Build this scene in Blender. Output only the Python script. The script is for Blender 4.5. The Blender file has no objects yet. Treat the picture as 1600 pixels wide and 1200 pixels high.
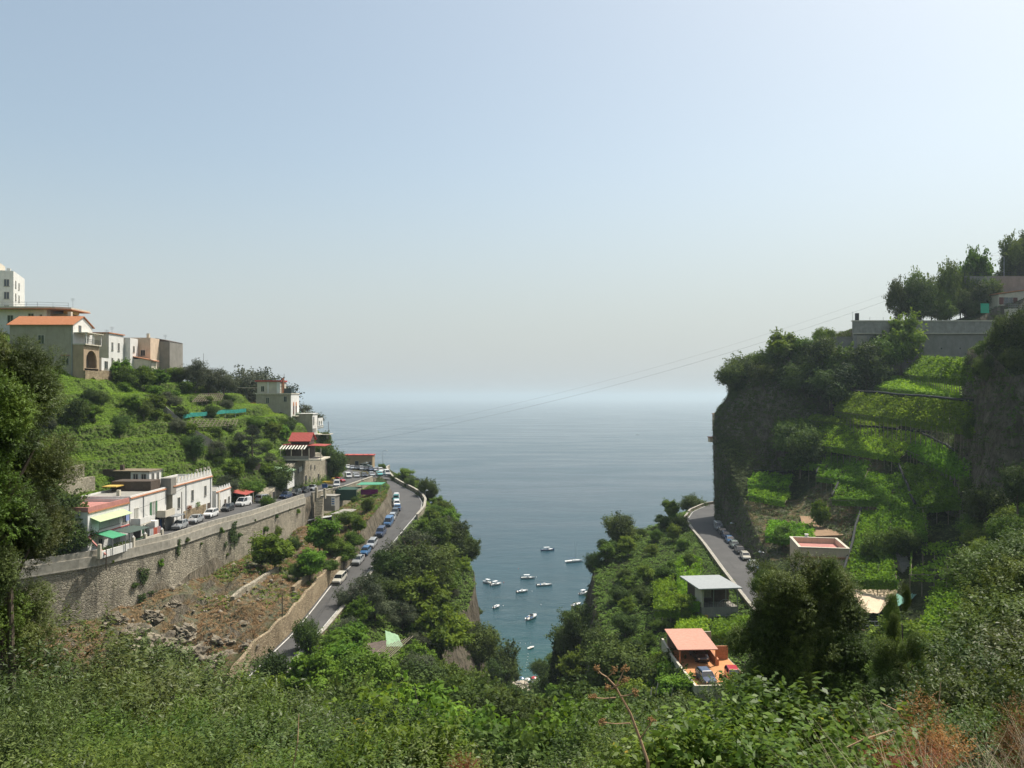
import bpy, bmesh, math, random
import numpy as np
from mathutils import Vector, Matrix

# ------------------------------------------------------------------ scene, camera, sky, sun
S = bpy.context.scene
COL = S.collection
R = math.radians
F_PX, HY = 1250.0, 620.0            # focal length in photo pixels, horizon row
SEA = -100.0                        # the camera is the origin; the sea lies 100 m below it
cd = bpy.data.cameras.new('camera'); cam = bpy.data.objects.new('camera', cd); COL.objects.link(cam)
cam.location = (0, 0, 0); cam.rotation_euler = (R(90), 0, 0)
cd.sensor_width = 36; cd.lens = F_PX / 1600 * 36; cd.shift_y = (HY - 600) / 1600
cd.clip_start = 0.05; cd.clip_end = 90000
S.camera = cam
SUN_EL, SUN_AZ = R(59), R(54)       # azimuth clockwise from straight ahead
w = bpy.data.worlds.new('World'); S.world = w; w.use_nodes = True
nt = w.node_tree; nt.nodes.clear()
sky = nt.nodes.new('ShaderNodeTexSky'); sky.sky_type = 'NISHITA'; sky.sun_disc = False
sky.sun_elevation = SUN_EL; sky.sun_rotation = SUN_AZ
sky.air_density = 1.0; sky.dust_density = 3.0; sky.ozone_density = 1.3; sky.altitude = 0
bg = nt.nodes.new('ShaderNodeBackground'); bg.inputs[1].default_value = 0.14
ow = nt.nodes.new('ShaderNodeOutputWorld')
tint = nt.nodes.new('ShaderNodeMix'); tint.data_type = 'RGBA'; tint.blend_type = 'MULTIPLY'; tint.inputs[0].default_value = 1
tint.inputs[7].default_value = (1.06, 1.02, .88, 1)
nt.links.new(sky.outputs[0], tint.inputs[6])
# sea air: the lowest few degrees of the sky are pale with moisture
tcw = nt.nodes.new('ShaderNodeTexCoord'); szw = nt.nodes.new('ShaderNodeSeparateXYZ'); nt.links.new(tcw.outputs['Generated'], szw.inputs[0])
rw_ = nt.nodes.new('ShaderNodeValToRGB'); rw_.color_ramp.interpolation = 'EASE'
rw_.color_ramp.elements[0].position = 0.0; rw_.color_ramp.elements[0].color = (.85, .85, .85, 1)
rw_.color_ramp.elements[1].position = 0.30; rw_.color_ramp.elements[1].color = (0, 0, 0, 1)
nt.links.new(szw.outputs['Z'], rw_.inputs[0])
air = nt.nodes.new('ShaderNodeMix'); air.data_type = 'RGBA'; nt.links.new(rw_.outputs[0], air.inputs[0])
air.inputs[7].default_value = (3.25, 3.5, 3.55, 1)
veil = nt.nodes.new('ShaderNodeMix'); veil.data_type = 'RGBA'; veil.inputs[0].default_value = .18
veil.inputs[7].default_value = (3.3, 3.95, 4.3, 1); nt.links.new(tint.outputs[2], veil.inputs[6])
nt.links.new(veil.outputs[2], air.inputs[6]); nt.links.new(air.outputs[2], bg.inputs[0]); nt.links.new(bg.outputs[0], ow.inputs[0])
sd = bpy.data.lights.new('sun', 'SUN'); sd.energy = 4.7; sd.angle = R(0.6); sd.color = (1, .95, .87)
sun = bpy.data.objects.new('sun', sd); COL.objects.link(sun)
sdir = Vector((math.sin(SUN_AZ) * math.cos(SUN_EL), math.cos(SUN_AZ) * math.cos(SUN_EL), math.sin(SUN_EL)))
sun.rotation_euler = sdir.to_track_quat('Z', 'Y').to_euler(); sun.location = (60, 40, 120)
S.view_settings.view_transform = 'Standard'; S.view_settings.look = 'None'
S.view_settings.exposure = 0.36; S.view_settings.gamma = 1; S.view_settings.use_curve_mapping = False
S.render.engine = 'CYCLES'
S.cycles.max_bounces = 6; S.cycles.diffuse_bounces = 3; S.cycles.glossy_bounces = 2
S.cycles.transmission_bounces = 3; S.cycles.transparent_max_bounces = 6; S.cycles.volume_bounces = 0
S.cycles.use_denoising = True
S.cycles.caustics_reflective = False; S.cycles.caustics_refractive = False

rnd = random.Random(11)
rng = np.random.default_rng(11)

def at(px, py, Y):
    "the point at depth Y metres seen at that photo pixel"
    return Vector(((px - 800) / F_PX * Y, Y, -(py - HY) / F_PX * Y))
def project(p):
    return (800 + p[0] / p[1] * F_PX, HY - p[2] / p[1] * F_PX)

# ------------------------------------------------------------------ materials
MATS = {}
def nodes(name):
    m = bpy.data.materials.new(name); m.use_nodes = True
    t = m.node_tree; b = t.nodes['Principled BSDF']; o = t.nodes['Material Output']
    return m, t, b, o
def ramp(t, fac, stops):
    r = t.nodes.new('ShaderNodeValToRGB'); e = r.color_ramp.elements
    while len(e) < len(stops): e.new(0.5)
    for k, (p, c) in enumerate(stops):
        e[k].position = p; e[k].color = (c[0], c[1], c[2], 1) if len(c) == 3 else c
    t.links.new(fac, r.inputs[0]); return r.outputs[0]
def noise(t, scale, detail=5, rough=.55, coord=None, dist=0.0, stretch=None):
    n = t.nodes.new('ShaderNodeTexNoise'); n.inputs['Scale'].default_value = scale
    n.inputs['Detail'].default_value = detail; n.inputs['Roughness'].default_value = rough
    n.inputs['Distortion'].default_value = dist
    if coord is None: coord = t.nodes.new('ShaderNodeTexCoord').outputs['Object']
    if stretch:
        mp = t.nodes.new('ShaderNodeMapping'); mp.inputs['Scale'].default_value = stretch
        t.links.new(coord, mp.inputs[0]); coord = mp.outputs[0]
    t.links.new(coord, n.inputs['Vector']); return n.outputs['Fac']
def mixc(t, a, b, fac, mode='MIX'):
    m = t.nodes.new('ShaderNodeMix'); m.data_type = 'RGBA'; m.blend_type = mode
    for v, i in ((fac, 0), (a, 6), (b, 7)):
        if hasattr(v, 'links'): t.links.new(v, m.inputs[i])
        elif i == 0: m.inputs[0].default_value = v
        else: m.inputs[i].default_value = (v[0], v[1], v[2], 1)
    return m.outputs[2]
def mth(t, op, a, b=0.0, clamp=False):
    m = t.nodes.new('ShaderNodeMath'); m.operation = op; m.use_clamp = clamp
    for v, i in ((a, 0), (b, 1)):
        if hasattr(v, 'links'): t.links.new(v, m.inputs[i])
        else: m.inputs[i].default_value = v
    return m.outputs[0]
def bump(t, b, h, strength=.5, dist=.1):
    n = t.nodes.new('ShaderNodeBump'); n.inputs['Strength'].default_value = strength
    n.inputs['Distance'].default_value = dist
    t.links.new(h, n.inputs['Height']); t.links.new(n.outputs[0], b.inputs['Normal'])

def plain(name, col, rough=.6, metal=0, var=.12, scale=1.5, spec=.4, dirt=None):
    "a paint, plaster or metal of one colour with soft irregular wear"
    if name in MATS: return MATS[name]
    m, t, b, o = nodes(name)
    n = noise(t, scale, 6, .6)
    c = ramp(t, n, [(.3, [x * (1 - var) for x in col]), (.7, [min(1, x * (1 + var * .5)) for x in col])])
    if dirt:
        n2 = noise(t, .8, 8, .75, stretch=(3, 3, .5))
        c = mixc(t, c, dirt, ramp(t, n2, [(.5, (0, 0, 0)), (.75, (.55, .55, .55))]))
    t.links.new(c, b.inputs['Base Color'])
    b.inputs['Roughness'].default_value = rough; b.inputs['Metallic'].default_value = metal
    b.inputs['Specular IOR Level'].default_value = spec
    MATS[name] = m; return m

def leafmat(name, dark, light, trans=.3, rough=.5, dry=None):
    m, t, b, o = nodes(name)
    at_ = t.nodes.new('ShaderNodeAttribute'); at_.attribute_name = 'tint'
    oi = t.nodes.new('ShaderNodeObjectInfo')
    stops = [(0, dark), (.75, light)]
    if dry: stops += [(.93, light), (.97, dry)]
    c = ramp(t, at_.outputs['Fac'], stops)
    hs = t.nodes.new('ShaderNodeHueSaturation')
    t.links.new(c, hs.inputs['Color'])
    mr = t.nodes.new('ShaderNodeMapRange'); mr.inputs[3].default_value = .478; mr.inputs[4].default_value = .518
    t.links.new(oi.outputs['Random'], mr.inputs[0]); t.links.new(mr.outputs[0], hs.inputs['Hue'])
    mr2 = t.nodes.new('ShaderNodeMapRange'); mr2.inputs[3].default_value = .72; mr2.inputs[4].default_value = 1.32
    r2 = mth(t, 'FRACT', mth(t, 'MULTIPLY', oi.outputs['Random'], 7.31))
    t.links.new(r2, mr2.inputs[0]); t.links.new(mr2.outputs[0], hs.inputs['Value'])
    b.inputs['Roughness'].default_value = rough + .12; b.inputs['Specular IOR Level'].default_value = .14
    t.links.new(hs.outputs[0], b.inputs['Base Color'])
    tr = t.nodes.new('ShaderNodeBsdfTranslucent')
    hs2 = t.nodes.new('ShaderNodeHueSaturation'); hs2.inputs['Hue'].default_value = .485
    hs2.inputs['Value'].default_value = 1.35; t.links.new(hs.outputs[0], hs2.inputs['Color'])
    t.links.new(hs2.outputs[0], tr.inputs['Color'])
    mx = t.nodes.new('ShaderNodeMixShader'); mx.inputs[0].default_value = trans
    t.links.new(b.outputs[0], mx.inputs[1]); t.links.new(tr.outputs[0], mx.inputs[2])
    t.links.new(mx.outputs[0], o.inputs['Surface'])
    MATS[name] = m; return m

# ------------------------------------------------------------------ naming and linking
def tag(o, label=None, cat=None, group=None, kind=None):
    if label: o['label'] = label
    if cat: o['category'] = cat
    if group: o['group'] = group
    if kind: o['kind'] = kind
    return o
def empty(name, loc, rz=0, label=None, cat=None, group=None):
    o = bpy.data.objects.new(name, None); COL.objects.link(o)
    o.location = loc; o.rotation_euler = (0, 0, rz); o.empty_display_size = .3
    return tag(o, label, cat, group)
def link(name, me, parent=None, mat=None):
    o = bpy.data.objects.new(name, me); COL.objects.link(o)
    if mat is not None and not me.materials: me.materials.append(mat)
    if parent is not None: o.parent = parent
    return o
def npmesh(name, V, Fc, mat=None, tint=None, smooth=False, uv=None):
    "mesh from numpy arrays; Fc is (n,3) or (n,4)"
    me = bpy.data.meshes.new(name); V = np.asarray(V, np.float32); Fc = np.asarray(Fc, np.int32)
    k = Fc.shape[1]
    me.vertices.add(len(V)); me.vertices.foreach_set('co', V.ravel())
    me.loops.add(Fc.size); me.loops.foreach_set('vertex_index', Fc.ravel())
    me.polygons.add(len(Fc)); me.polygons.foreach_set('loop_start', np.arange(0, Fc.size, k, dtype=np.int32))
    me.update(calc_edges=True)
    if smooth: me.polygons.foreach_set('use_smooth', np.ones(len(Fc), bool))
    if tint is not None:
        a = me.attributes.new('tint', 'FLOAT', 'FACE'); a.data.foreach_set('value', np.asarray(tint, np.float32))
    if mat: me.materials.append(mat)
    me.validate()
    return me

class MB:
    "collects boxes, bars, tubes and lofts into one mesh"
    def __init__(s): s.v = []; s.f = []
    def add(s, vs, fs):
        n = len(s.v); s.v += [tuple(v) for v in vs]; s.f += [[n + i for i in f] for f in fs]; return s
    def box(s, x0, x1, y0, y1, z0, z1):
        v = [(x, y, z) for z in (z0, z1) for x, y in ((x0, y0), (x1, y0), (x1, y1), (x0, y1))]
        return s.add(v, [(3, 2, 1, 0), (4, 5, 6, 7), (0, 1, 5, 4), (1, 2, 6, 5), (2, 3, 7, 6), (3, 0, 4, 7)])
    def prism(s, pts, z0, z1):
        n = len(pts)
        v = [(p[0], p[1], z0) for p in pts] + [(p[0], p[1], z1) for p in pts]
        return s.add(v, [list(range(n))[::-1], list(range(n, 2 * n))] + [(i, (i + 1) % n, n + (i + 1) % n, n + i) for i in range(n)])
    def extr(s, pts, axis, a, b):
        "outline pts (u, z) pushed along an axis: 'x' -> u is y, 'y' -> u is x"
        n = len(pts)
        f = (lambda p, t: (t, p[0], p[1])) if axis == 'x' else (lambda p, t: (p[0], t, p[1]))
        v = [f(p, a) for p in pts] + [f(p, b) for p in pts]
        return s.add(v, [list(range(n))[::-1], list(range(n, 2 * n))] + [(i, (i + 1) % n, n + (i + 1) % n, n + i) for i in range(n)])
    def tube(s, pts, r, n=6, r1=None):
        pts = [Vector(p) for p in pts]; m = len(pts); vs = []
        for i, p in enumerate(pts):
            d = (pts[min(i + 1, m - 1)] - pts[max(i - 1, 0)]).normalized()
            a = d.orthogonal().normalized() if abs(d.z) < .9 else Vector((1, 0, 0))
            a = (a - d * a.dot(d)).normalized(); b = d.cross(a)
            rr = r if r1 is None else r + (r1 - r) * i / (m - 1)
            vs += [p + (a * math.cos(2 * math.pi * k / n) + b * math.sin(2 * math.pi * k / n)) * rr for k in range(n)]
        fs = [(i * n + k, i * n + (k + 1) % n, (i + 1) * n + (k + 1) % n, (i + 1) * n + k) for i in range(m - 1) for k in range(n)]
        fs += [list(range(n))[::-1], list(range((m - 1) * n, m * n))]
        return s.add(vs, fs)
    def lathe(s, prof, n=12, c=(0, 0, 0), ax='z'):
        vs = []
        for r, z in prof:
            for k in range(n):
                a = 2 * math.pi * k / n; u, v_ = r * math.cos(a), r * math.sin(a)
                vs.append((c[0] + u, c[1] + v_, c[2] + z) if ax == 'z' else ((c[0] + z, c[1] + u, c[2] + v_) if ax == 'x' else (c[0] + u, c[1] + z, c[2] + v_)))
        m = len(prof)
        fs = [(i * n + k, i * n + (k + 1) % n, (i + 1) * n + (k + 1) % n, (i + 1) * n + k) for i in range(m - 1) for k in range(n)]
        fs += [list(range(n))[::-1], list(range((m - 1) * n, m * n))]
        return s.add(vs, fs)
    def sweep(s, path, prof):
        "profile [(offset to the right, up)] along a path of 3-D points (closed section)"
        path = [Vector(p) for p in path]; m = len(path); n = len(prof); vs = []
        for i, p in enumerate(path):
            d = path[min(i + 1, m - 1)] - path[max(i - 1, 0)]; d.z = 0; d.normalize()
            rt = Vector((d.y, -d.x, 0))
            vs += [p + rt * u + Vector((0, 0, h)) for u, h in prof]
        fs = [(i * n + k, i * n + (k + 1) % n, (i + 1) * n + (k + 1) % n, (i + 1) * n + k) for i in range(m - 1) for k in range(n)]
        fs += [list(range(n))[::-1], list(range((m - 1) * n, m * n))]
        return s.add(vs, fs)
    def mesh(s, name='mesh', mat=None, bevel=0, smooth=False):
        me = bpy.data.meshes.new(name); me.from_pydata(s.v, [], s.f)
        bm = bmesh.new(); bm.from_mesh(me)
        bmesh.ops.recalc_face_normals(bm, faces=bm.faces)
        if bevel:
            bmesh.ops.remove_doubles(bm, verts=bm.verts, dist=1e-4)
            ed = [e for e in bm.edges if e.is_manifold and e.calc_face_angle(0) > .6]
            bmesh.ops.bevel(bm, geom=ed, offset=bevel, segments=2, affect='EDGES', clamp_overlap=True)
        bm.to_mesh(me); bm.free()
        if smooth: me.shade_smooth()
        if mat: me.materials.append(mat)
        return me
    def build(s, name, mat, parent=None, bevel=0, smooth=False):
        return link(name, s.mesh(name, mat, bevel, smooth), parent)

# ------------------------------------------------------------------ numpy noise
def _hash(i, j, k, seed):
    h = (i * 374761393 + j * 668265263 + k * 2147483647 + seed * 974634777) & 0xffffffff
    h = ((h ^ (h >> 13)) * 1274126177) & 0xffffffff
    return ((h ^ (h >> 16)) & 0xffff) / 65535.0
def vnoise(P, seed=0):
    P = np.asarray(P, float); i = np.floor(P).astype(np.int64); f = P - i; f = f * f * (3 - 2 * f); out = 0
    for a in (0, 1):
        for b in (0, 1):
            for c in (0, 1):
                w_ = (f[..., 0] if a else 1 - f[..., 0]) * (f[..., 1] if b else 1 - f[..., 1]) * (f[..., 2] if c else 1 - f[..., 2])
                out = out + w_ * _hash(i[..., 0] + a, i[..., 1] + b, i[..., 2] + c, seed)
    return out * 2 - 1
def fbm(P, oct=4, seed=0):
    s_ = 0; a = 1; P = np.asarray(P, float)
    for o in range(oct): s_ = s_ + a * vnoise(P * 2 ** o, seed + o); a *= .5
    return s_ / 1.8
# ------------------------------------------------------------------ terrain: named feature lines (depth Y, x, z)
FEAT = {
 'A': [(106,-112,22),(140,-108,16),(170,-104,11),(200,-88,6.5),(215,-77,1.5),(235,-68,-4.5),(255,-62,-11),(270,-68,-18),(285,-72,-26),(304,-72,-27)],
 'B': [(106,-95,0),(130,-88,-3),(148,-80,-4),(158,-78,-3.5),(165,-78,-1.5),(185,-73,-4),(200,-69,-6),(215,-66,-5),(235,-61,-9),(255,-59,-15),(270,-65,-22),(285,-70,-26.1),(304,-70,-27)],
 'C': [(106,-80,-19),(130,-70.5,-18),(148,-68,-16.5),(158,-67.5,-16.5),(171,-66,-16.3),(180,-62.5,-16),(200,-58,-15.5),(215,-57,-16),(235,-56,-19),(255,-56,-22),(270,-62,-26),(285,-68,-26.1),(304,-68,-27)],
 'D': [(106,-73,-23),(118,-62.5,-23),(125,-61,-23),(132,-60,-23),(140,-60.2,-23),(160,-60.3,-23.2),(171,-60,-23.4),(180,-57.3,-23.6),(188,-55.2,-23.8),(205,-54.5,-24.2),(215,-54.3,-24.6),(240,-53.8,-25.3),(255,-54,-25.6),(270,-60,-25.9),(285,-66,-26),(304,-66,-27)],
 'E': [(106,-67.8,-23.1),(115,-60.7,-23.1),(129,-55.7,-23.1),(144,-54.1,-23.2),(157,-51.5,-23.3),(170,-50.3,-23.4),(188,-49.3,-23.8),(205,-46.5,-24.3),(215,-45,-24.7),(245,-43.6,-25.4),(262,-43.5,-25.8),(270,-52,-25.95),(285,-60,-26),(304,-60,-27)],
 'F': [(106,-67.4,-31.5),(115,-60.3,-32),(128,-55.3,-31.5),(150,-52.5,-31.5),(165,-50.2,-31.5),(175,-49.5,-30.5),(188,-48.9,-30),(205,-46.1,-30),(215,-44.6,-29),(245,-43.2,-27),(262,-43,-25.85),(270,-50,-25.95),(285,-57,-26),(304,-57,-27)],
 'G': [(106,-52,-40),(115,-48,-36.5),(122,-46,-33.5),(130,-44,-31.7),(150,-42,-31),(170,-41,-30.5),(190,-40,-29),(205,-38,-27),(220,-37,-26.2),(245,-41,-26.3),(262,-42.5,-25.9),(270,-49,-25.95),(285,-55,-26),(304,-55,-27)],
 'H': [(106,-37.1,-36.2),(112,-36.9,-35.2),(117,-35.8,-34.4),(125,-35,-33.8),(136,-34.8,-33),(150,-34.5,-32),(160,-33.2,-31.2),(178,-32.4,-28),(192,-31.8,-26.3),(205,-32,-25.5),(215,-33.6,-25.5),(230,-35.2,-26),(245,-39,-26.5),(262,-42,-26),(270,-48,-26),(285,-53,-26),(304,-53,-27)],
 'I': [(106,-36.6,-38.6),(110,-36.4,-38.3),(117,-35.3,-37.4),(125,-34.5,-36.9),(136,-34.3,-36.2),(150,-34,-35),(160,-32.6,-33.8),(178,-31.3,-31.8),(192,-30.4,-30.2),(205,-30.6,-29),(215,-32.4,-28.3),(230,-34.3,-27.6),(245,-38,-27),(262,-41.5,-26.5),(270,-47,-26.1),(285,-51,-26),(304,-51,-27)],
 'J': [(106,-31.3,-38.7),(117,-30.9,-37.5),(126,-29.7,-36.9),(151,-27.9,-35),(160,-27.4,-33.9),(173,-26,-32.5),(190,-24.2,-30.4),(205,-22.9,-29.1),(215,-23.6,-28.4),(224,-25.6,-28),(232,-28.5,-27.6),(245,-34.3,-27),(255,-38,-26.7),(262,-39.8,-26.5),(270,-42,-26.2),(285,-45,-26),(304,-47,-27)],
 'K': [(106,-21,-40.5),(115,-20,-39.5),(126,-20.5,-41),(150,-20,-41.5),(173,-19,-40),(190,-17.5,-36.5),(205,-17,-34),(220,-20,-32),(240,-27,-31),(262,-34,-29),(285,-38,-29),(304,-40,-32)],
 'L': [(106,-14,-47),(150,-13.5,-47.5),(170,-10.5,-47),(185,-8.7,-45),(200,-10.5,-42),(220,-16,-38),(240,-23,-36),(262,-32,-33),(285,-36,-33),(304,-38,-40)],
 'M': [(106,-7,-50),(150,-7,-63),(180,-4,-73),(200,-6,-76),(240,-6,-82),(255,-5,-88),(266,-14,-101),(304,-30,-104)],
 'N': [(106,0,-53),(130,1,-61),(150,2,-68),(180,3,-79),(220,4,-86),(250,4.5,-93.5),(261,4.5,-98.5),(275,4.5,-99.9),(290,4.5,-101.2),(304,5,-103)],
 'O': [(106,9,-53),(150,9,-66),(170,9.5,-73),(200,12,-76),(240,12.5,-80),(255,13,-88),(266,30,-101),(304,60,-104)],
 'P': [(106,16,-44),(140,16,-43),(165,17,-41),(180,18.5,-38),(195,28,-35),(210,37,-34),(225,46,-33.6),(240,56,-33.5),(260,75,-60),(304,90,-100)],
 'Q': [(106,26,-37),(120,27.5,-37),(135,29,-37.5),(155,32,-36.8),(180,35,-35.5),(200,38,-34.2),(215,43,-33.3),(225,48,-33),(240,57,-33),(260,76,-59),(304,92,-100)],
 'r': [(106,38.5,-36.6),(121,39.5,-35.9),(135,40.1,-35.2),(158,41.7,-34.4),(183,43.9,-33.7),(200,45,-33.3),(214,46.4,-32.9),(228,51,-32.8),(240,58,-32.6),(247,66,-32.6),(262,80,-60),(304,95,-100)],
 's': [(106,46.5,-36.6),(121,47.3,-35.9),(135,48,-35.2),(158,49.5,-34.4),(183,51.5,-33.7),(200,53,-33.3),(212,53.8,-32.9),(220,57,-32.8),(226,64,-32.8),(240,75,-32.6),(247,80,-32.6),(262,90,-60),(304,100,-100)],
 't': [(106,47,-35),(135,48.5,-33.2),(150,49.3,-32.4),(158,50.8,-31.6),(168,52,-29.8),(180,53.6,-27),(190,54.8,-24.5),(198,55,-20),(204,54,-14),(212,53.2,-9),(220,56,-4),(226,66,1),(235,77,7),(260,95,0),(304,110,-90)],
 'u': [(106,56,-34),(135,58,-32),(150,60,-31.5),(158,62,-30),(168,64,-27.2),(180,66,-26.4),(192,68,-24),(200,68,-20),(206,66,-9),(212,63,5),(218,64,9),(228,78,10),(260,100,6),(304,120,-80)],
 'v': [(106,64,-29),(118,67,-27),(125,70,-26),(135,76,-22),(146,79,-20),(153,78,-20),(170,80,-17),(185,85,-11),(205,90,-3.5),(213,94,2),(215.5,95,11.5),(216.2,96,19.6),(230,100,20),(260,120,12),(304,140,-60)],
 'w': [(106,80,-18),(118,84,-16),(125.5,83,-14),(128.5,80.5,3),(135,80,8),(146,83,9),(156,100,9),(165,110,5),(172,112,3),(185,113,2),(205,118,6),(213,120,10),(215.5,120,12),(216.2,121,20),(230,122,20.5),(260,140,16),(304,160,-20)],
}
ORDER = list('ABCDEFGHIJKLMNOPQrstuvw')
X80 = dict(zip(ORDER, [-112,-94,-83,-76,-68,-64,-51,-38,-36,-30,-20,-13,-8,0,8,15,25,37,44.5,45.5,56,66,84]))
BZ_Y = [-14, 0, 3, 6, 12, 25, 40, 60, 80]; BZ_Z = [-.6, -1.7, -2.3, -4.1, -8, -16, -25, -35, -45]
def near_z(x, Y):
    return np.interp(Y, BZ_Y, BZ_Z) + np.where(x < 0, .27, .36) * np.maximum(0, np.abs(x) - 8 - .05 * np.maximum(Y, 0))
for k in ORDER:
    pre = []
    for Y, sc in ((-14, .3), (3, .32), (6, .33), (12, .36), (25, .46), (40, .6), (60, .8), (80, 1.0)):
        x = X80[k] * sc; pre.append((Y, x, float(near_z(np.float64(x), Y))))
    FEAT[k] = pre + FEAT[k]
    lx, lz = FEAT[k][-1][1:]
    FEAT[k] += [(312, lx, -101 if k in 'ABCDEFGHIJK' else min(lz, -101)), (330, lx, -106)]
FA = {k: np.array(v, float) for k, v in FEAT.items()}
def fx(k, Y): return np.interp(Y, FA[k][:, 0], FA[k][:, 1])
def fz(k, Y): return np.interp(Y, FA[k][:, 0], FA[k][:, 2])
def fp(k, Y, dz=0): return Vector((float(fx(k, Y)), Y, float(fz(k, Y)) + dz))
def allx(Y):
    xs = [float(fx(k, Y)) for k in ORDER]; zs = [float(fz(k, Y)) for k in ORDER]
    return [xs[0] - 60] + xs + [xs[-1] + 70], [zs[0] + float(np.interp(Y, [150, 192, 215], [20, 16, -8]))] + zs + [zs[-1] + 25]
def ground(x, Y):
    xs, zs = allx(Y); return float(np.interp(x, xs, zs))

def hit(px, py, h=0.0, y0=100.0, y1=325.0):
    "where the ray of that photo pixel first meets the ground raised by h"
    a = (px - 800) / F_PX; c_ = -(py - HY) / F_PX; Y = y0
    while Y < y1:
        if c_ * Y <= ground(a * Y, Y) + h:
            lo, hi = max(y0, Y - 1.0), Y
            for _ in range(8):
                mid = (lo + hi) / 2
                if c_ * mid <= ground(a * mid, mid) + h: hi = mid
                else: lo = mid
            return Vector((a * hi, hi, c_ * hi))
        Y += 1.0
    return None
YS = np.concatenate([np.arange(-14, 20, 1.2), np.arange(20, 100, 2.0), np.arange(100, 331, 1.1)])
names = ['A0'] + ORDER + ['Z']
nsub = {'A0': 14, 'A': 14, 'B': 12, 'C': 8, 'D': 4, 'E': 2, 'F': 10, 'G': 8, 'H': 2, 'I': 4, 'J': 8, 'K': 8, 'L': 16, 'M': 8, 'N': 8, 'O': 14,
        'P': 10, 'Q': 10, 'r': 5, 's': 6, 't': 9, 'u': 12, 'v': 18, 'w': 14}
# noise strength on each strip (0 on roads and walls)
amp = {'A0': 1.2, 'A': .9, 'B': .5, 'C': .15, 'D': 0, 'E': 0, 'F': 1.7, 'G': 1.1, 'H': 0, 'I': 0, 'J': .7, 'K': 1.2, 'L': 2.2, 'M': 1.2, 'N': 1.0, 'O': 2.2,
       'P': 1.0, 'Q': .5, 'r': 0, 's': .8, 't': .35, 'u': .7, 'v': 1.6, 'w': 1.5}
# what grows or lies on each strip: (grass, dry earth, rock)
cols = []
for i, k in enumerate(names[:-1]):
    n = nsub[k]
    for j in range(n): cols.append((i, j / n, k))
cols.append((len(names) - 2, 1.0, 'w'))
NC, NR = len(cols), len(YS)
V = np.zeros((NR, NC, 3)); A = np.zeros(NC); fixed = set('DEHIJrst')
for r_, Y in enumerate(YS):
    xs, zs = allx(Y)
    for c_, (i, t, k) in enumerate(cols):
        V[r_, c_] = (xs[i] + (xs[i + 1] - xs[i]) * t, Y, zs[i] + (zs[i + 1] - zs[i]) * t)
for c_, (i, t, k) in enumerate(cols):
    e = math.sin(math.pi * t) ** .5 if 0 < t < 1 else 0
    nxt = names[i + 1] if i + 1 < len(names) else k
    A[c_] = amp[k] * (e if (k in fixed or nxt in fixed) else 1) if t > 0 or k not in fixed else 0
# terrace steps on the two cultivated hillsides
def terrace(z, h, sharp=.28):
    q = z / h; b = np.floor(q); f = q - b
    return h * (b + np.clip((f - (1 - sharp)) / sharp, 0, 1))
tl = np.array([1.0 if k in 'AB' else 0 for (_, _, k) in cols])[None, :] * ((YS > 112) & (YS < 250))[:, None]
wob = fbm(V * .06, 2, 5)
V[..., 2] = np.where(tl > 0, terrace(V[..., 2] + wob * .8, 2.9) * .85 + V[..., 2] * .15 + .3, V[..., 2])
nz = fbm(V * np.array([.16, .16, .16]), 4, 3)
nx = fbm(V * np.array([.2, .2, .1]), 4, 9)
near = np.clip((YS - 2) / 30, .08, 1)[:, None]
V[..., 2] += nz * A[None, :] * near
steep = np.array([1.0 if k in 'LOtuv' else .0 for (_, _, k) in cols])
V[..., 0] += nx * A[None, :] * .7 * steep[None, :]
V[..., 1] += fbm(V * np.array([.22, .1, .12]), 4, 21) * A[None, :] * .6 * steep[None, :]
idx = np.arange(NR * NC).reshape(NR, NC)
Fq = np.stack([idx[:-1, :-1], idx[:-1, 1:], idx[1:, 1:], idx[1:, :-1]], -1).reshape(-1, 4)
rug = fbm(V * np.array([.30, .30, .3]), 4, 77); rm = np.array([1.0 if k in 'FG' and 0 < t_ else 0 for (_, t_, k) in cols])[None, :] * ((YS > 99) & (YS < 160))[:, None]
rm = rm * np.array([math.sin(math.pi * t_) ** .5 if k in 'FG' else 0 for (_, t_, k) in cols])[None, :]
V[..., 2] += rm * (np.abs(rug) * 4.6 - 1.2) * np.clip((165 - YS) / 40, 0, 1)[:, None]
kk = np.array([names.index(k) for (_, _, k) in cols])
Yc = YS[:, None] * np.ones(NC)[None, :]
name_of = np.array(names)[kk][None, :].repeat(NR, 0)
isk = lambda s_: np.isin(name_of, list(s_))
grass = np.where(isk('ABC') | (name_of == 'A0'), .9, 0.) ; grass = np.where(isk('C'), .45, grass)
dry = np.where(isk('FG') & (Yc > 98) & (Yc < 205), 1., 0.)
dry = np.where(isk('tu') & (Yc > 155) & (Yc < 190), .8, dry)
dry = np.where((Yc > 262) & isk('CDEFGHI'), .5, dry)
dry = np.where((Yc < 9), .6, dry)
zone = np.stack([grass, dry, np.where(isk('LO'), .7, 0.), np.ones_like(grass)], -1)
me = npmesh('hillside', V.reshape(-1, 3), Fq, smooth=False)
za = me.attributes.new('zone', 'FLOAT_COLOR', 'POINT'); za.data.foreach_set('color', zone.reshape(-1, 4).astype(np.float32).ravel())
m, t, b, o = nodes('hillside_ground')
an = t.nodes.new('ShaderNodeAttribute'); an.attribute_name = 'zone'
sp = t.nodes.new('ShaderNodeSeparateColor'); t.links.new(an.outputs['Color'], sp.inputs[0])
ge = t.nodes.new('ShaderNodeNewGeometry'); sx = t.nodes.new('ShaderNodeSeparateXYZ'); t.links.new(ge.outputs['True Normal'], sx.inputs[0])
n1 = noise(t, .35, 8, .65); n2 = noise(t, 1.7, 8, .7); n3 = noise(t, 9, 6, .7)
under = ramp(t, n2, [(.3, (.022, .03, .010)), (.55, (.045, .06, .02)), (.75, (.10, .085, .045))])
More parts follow.
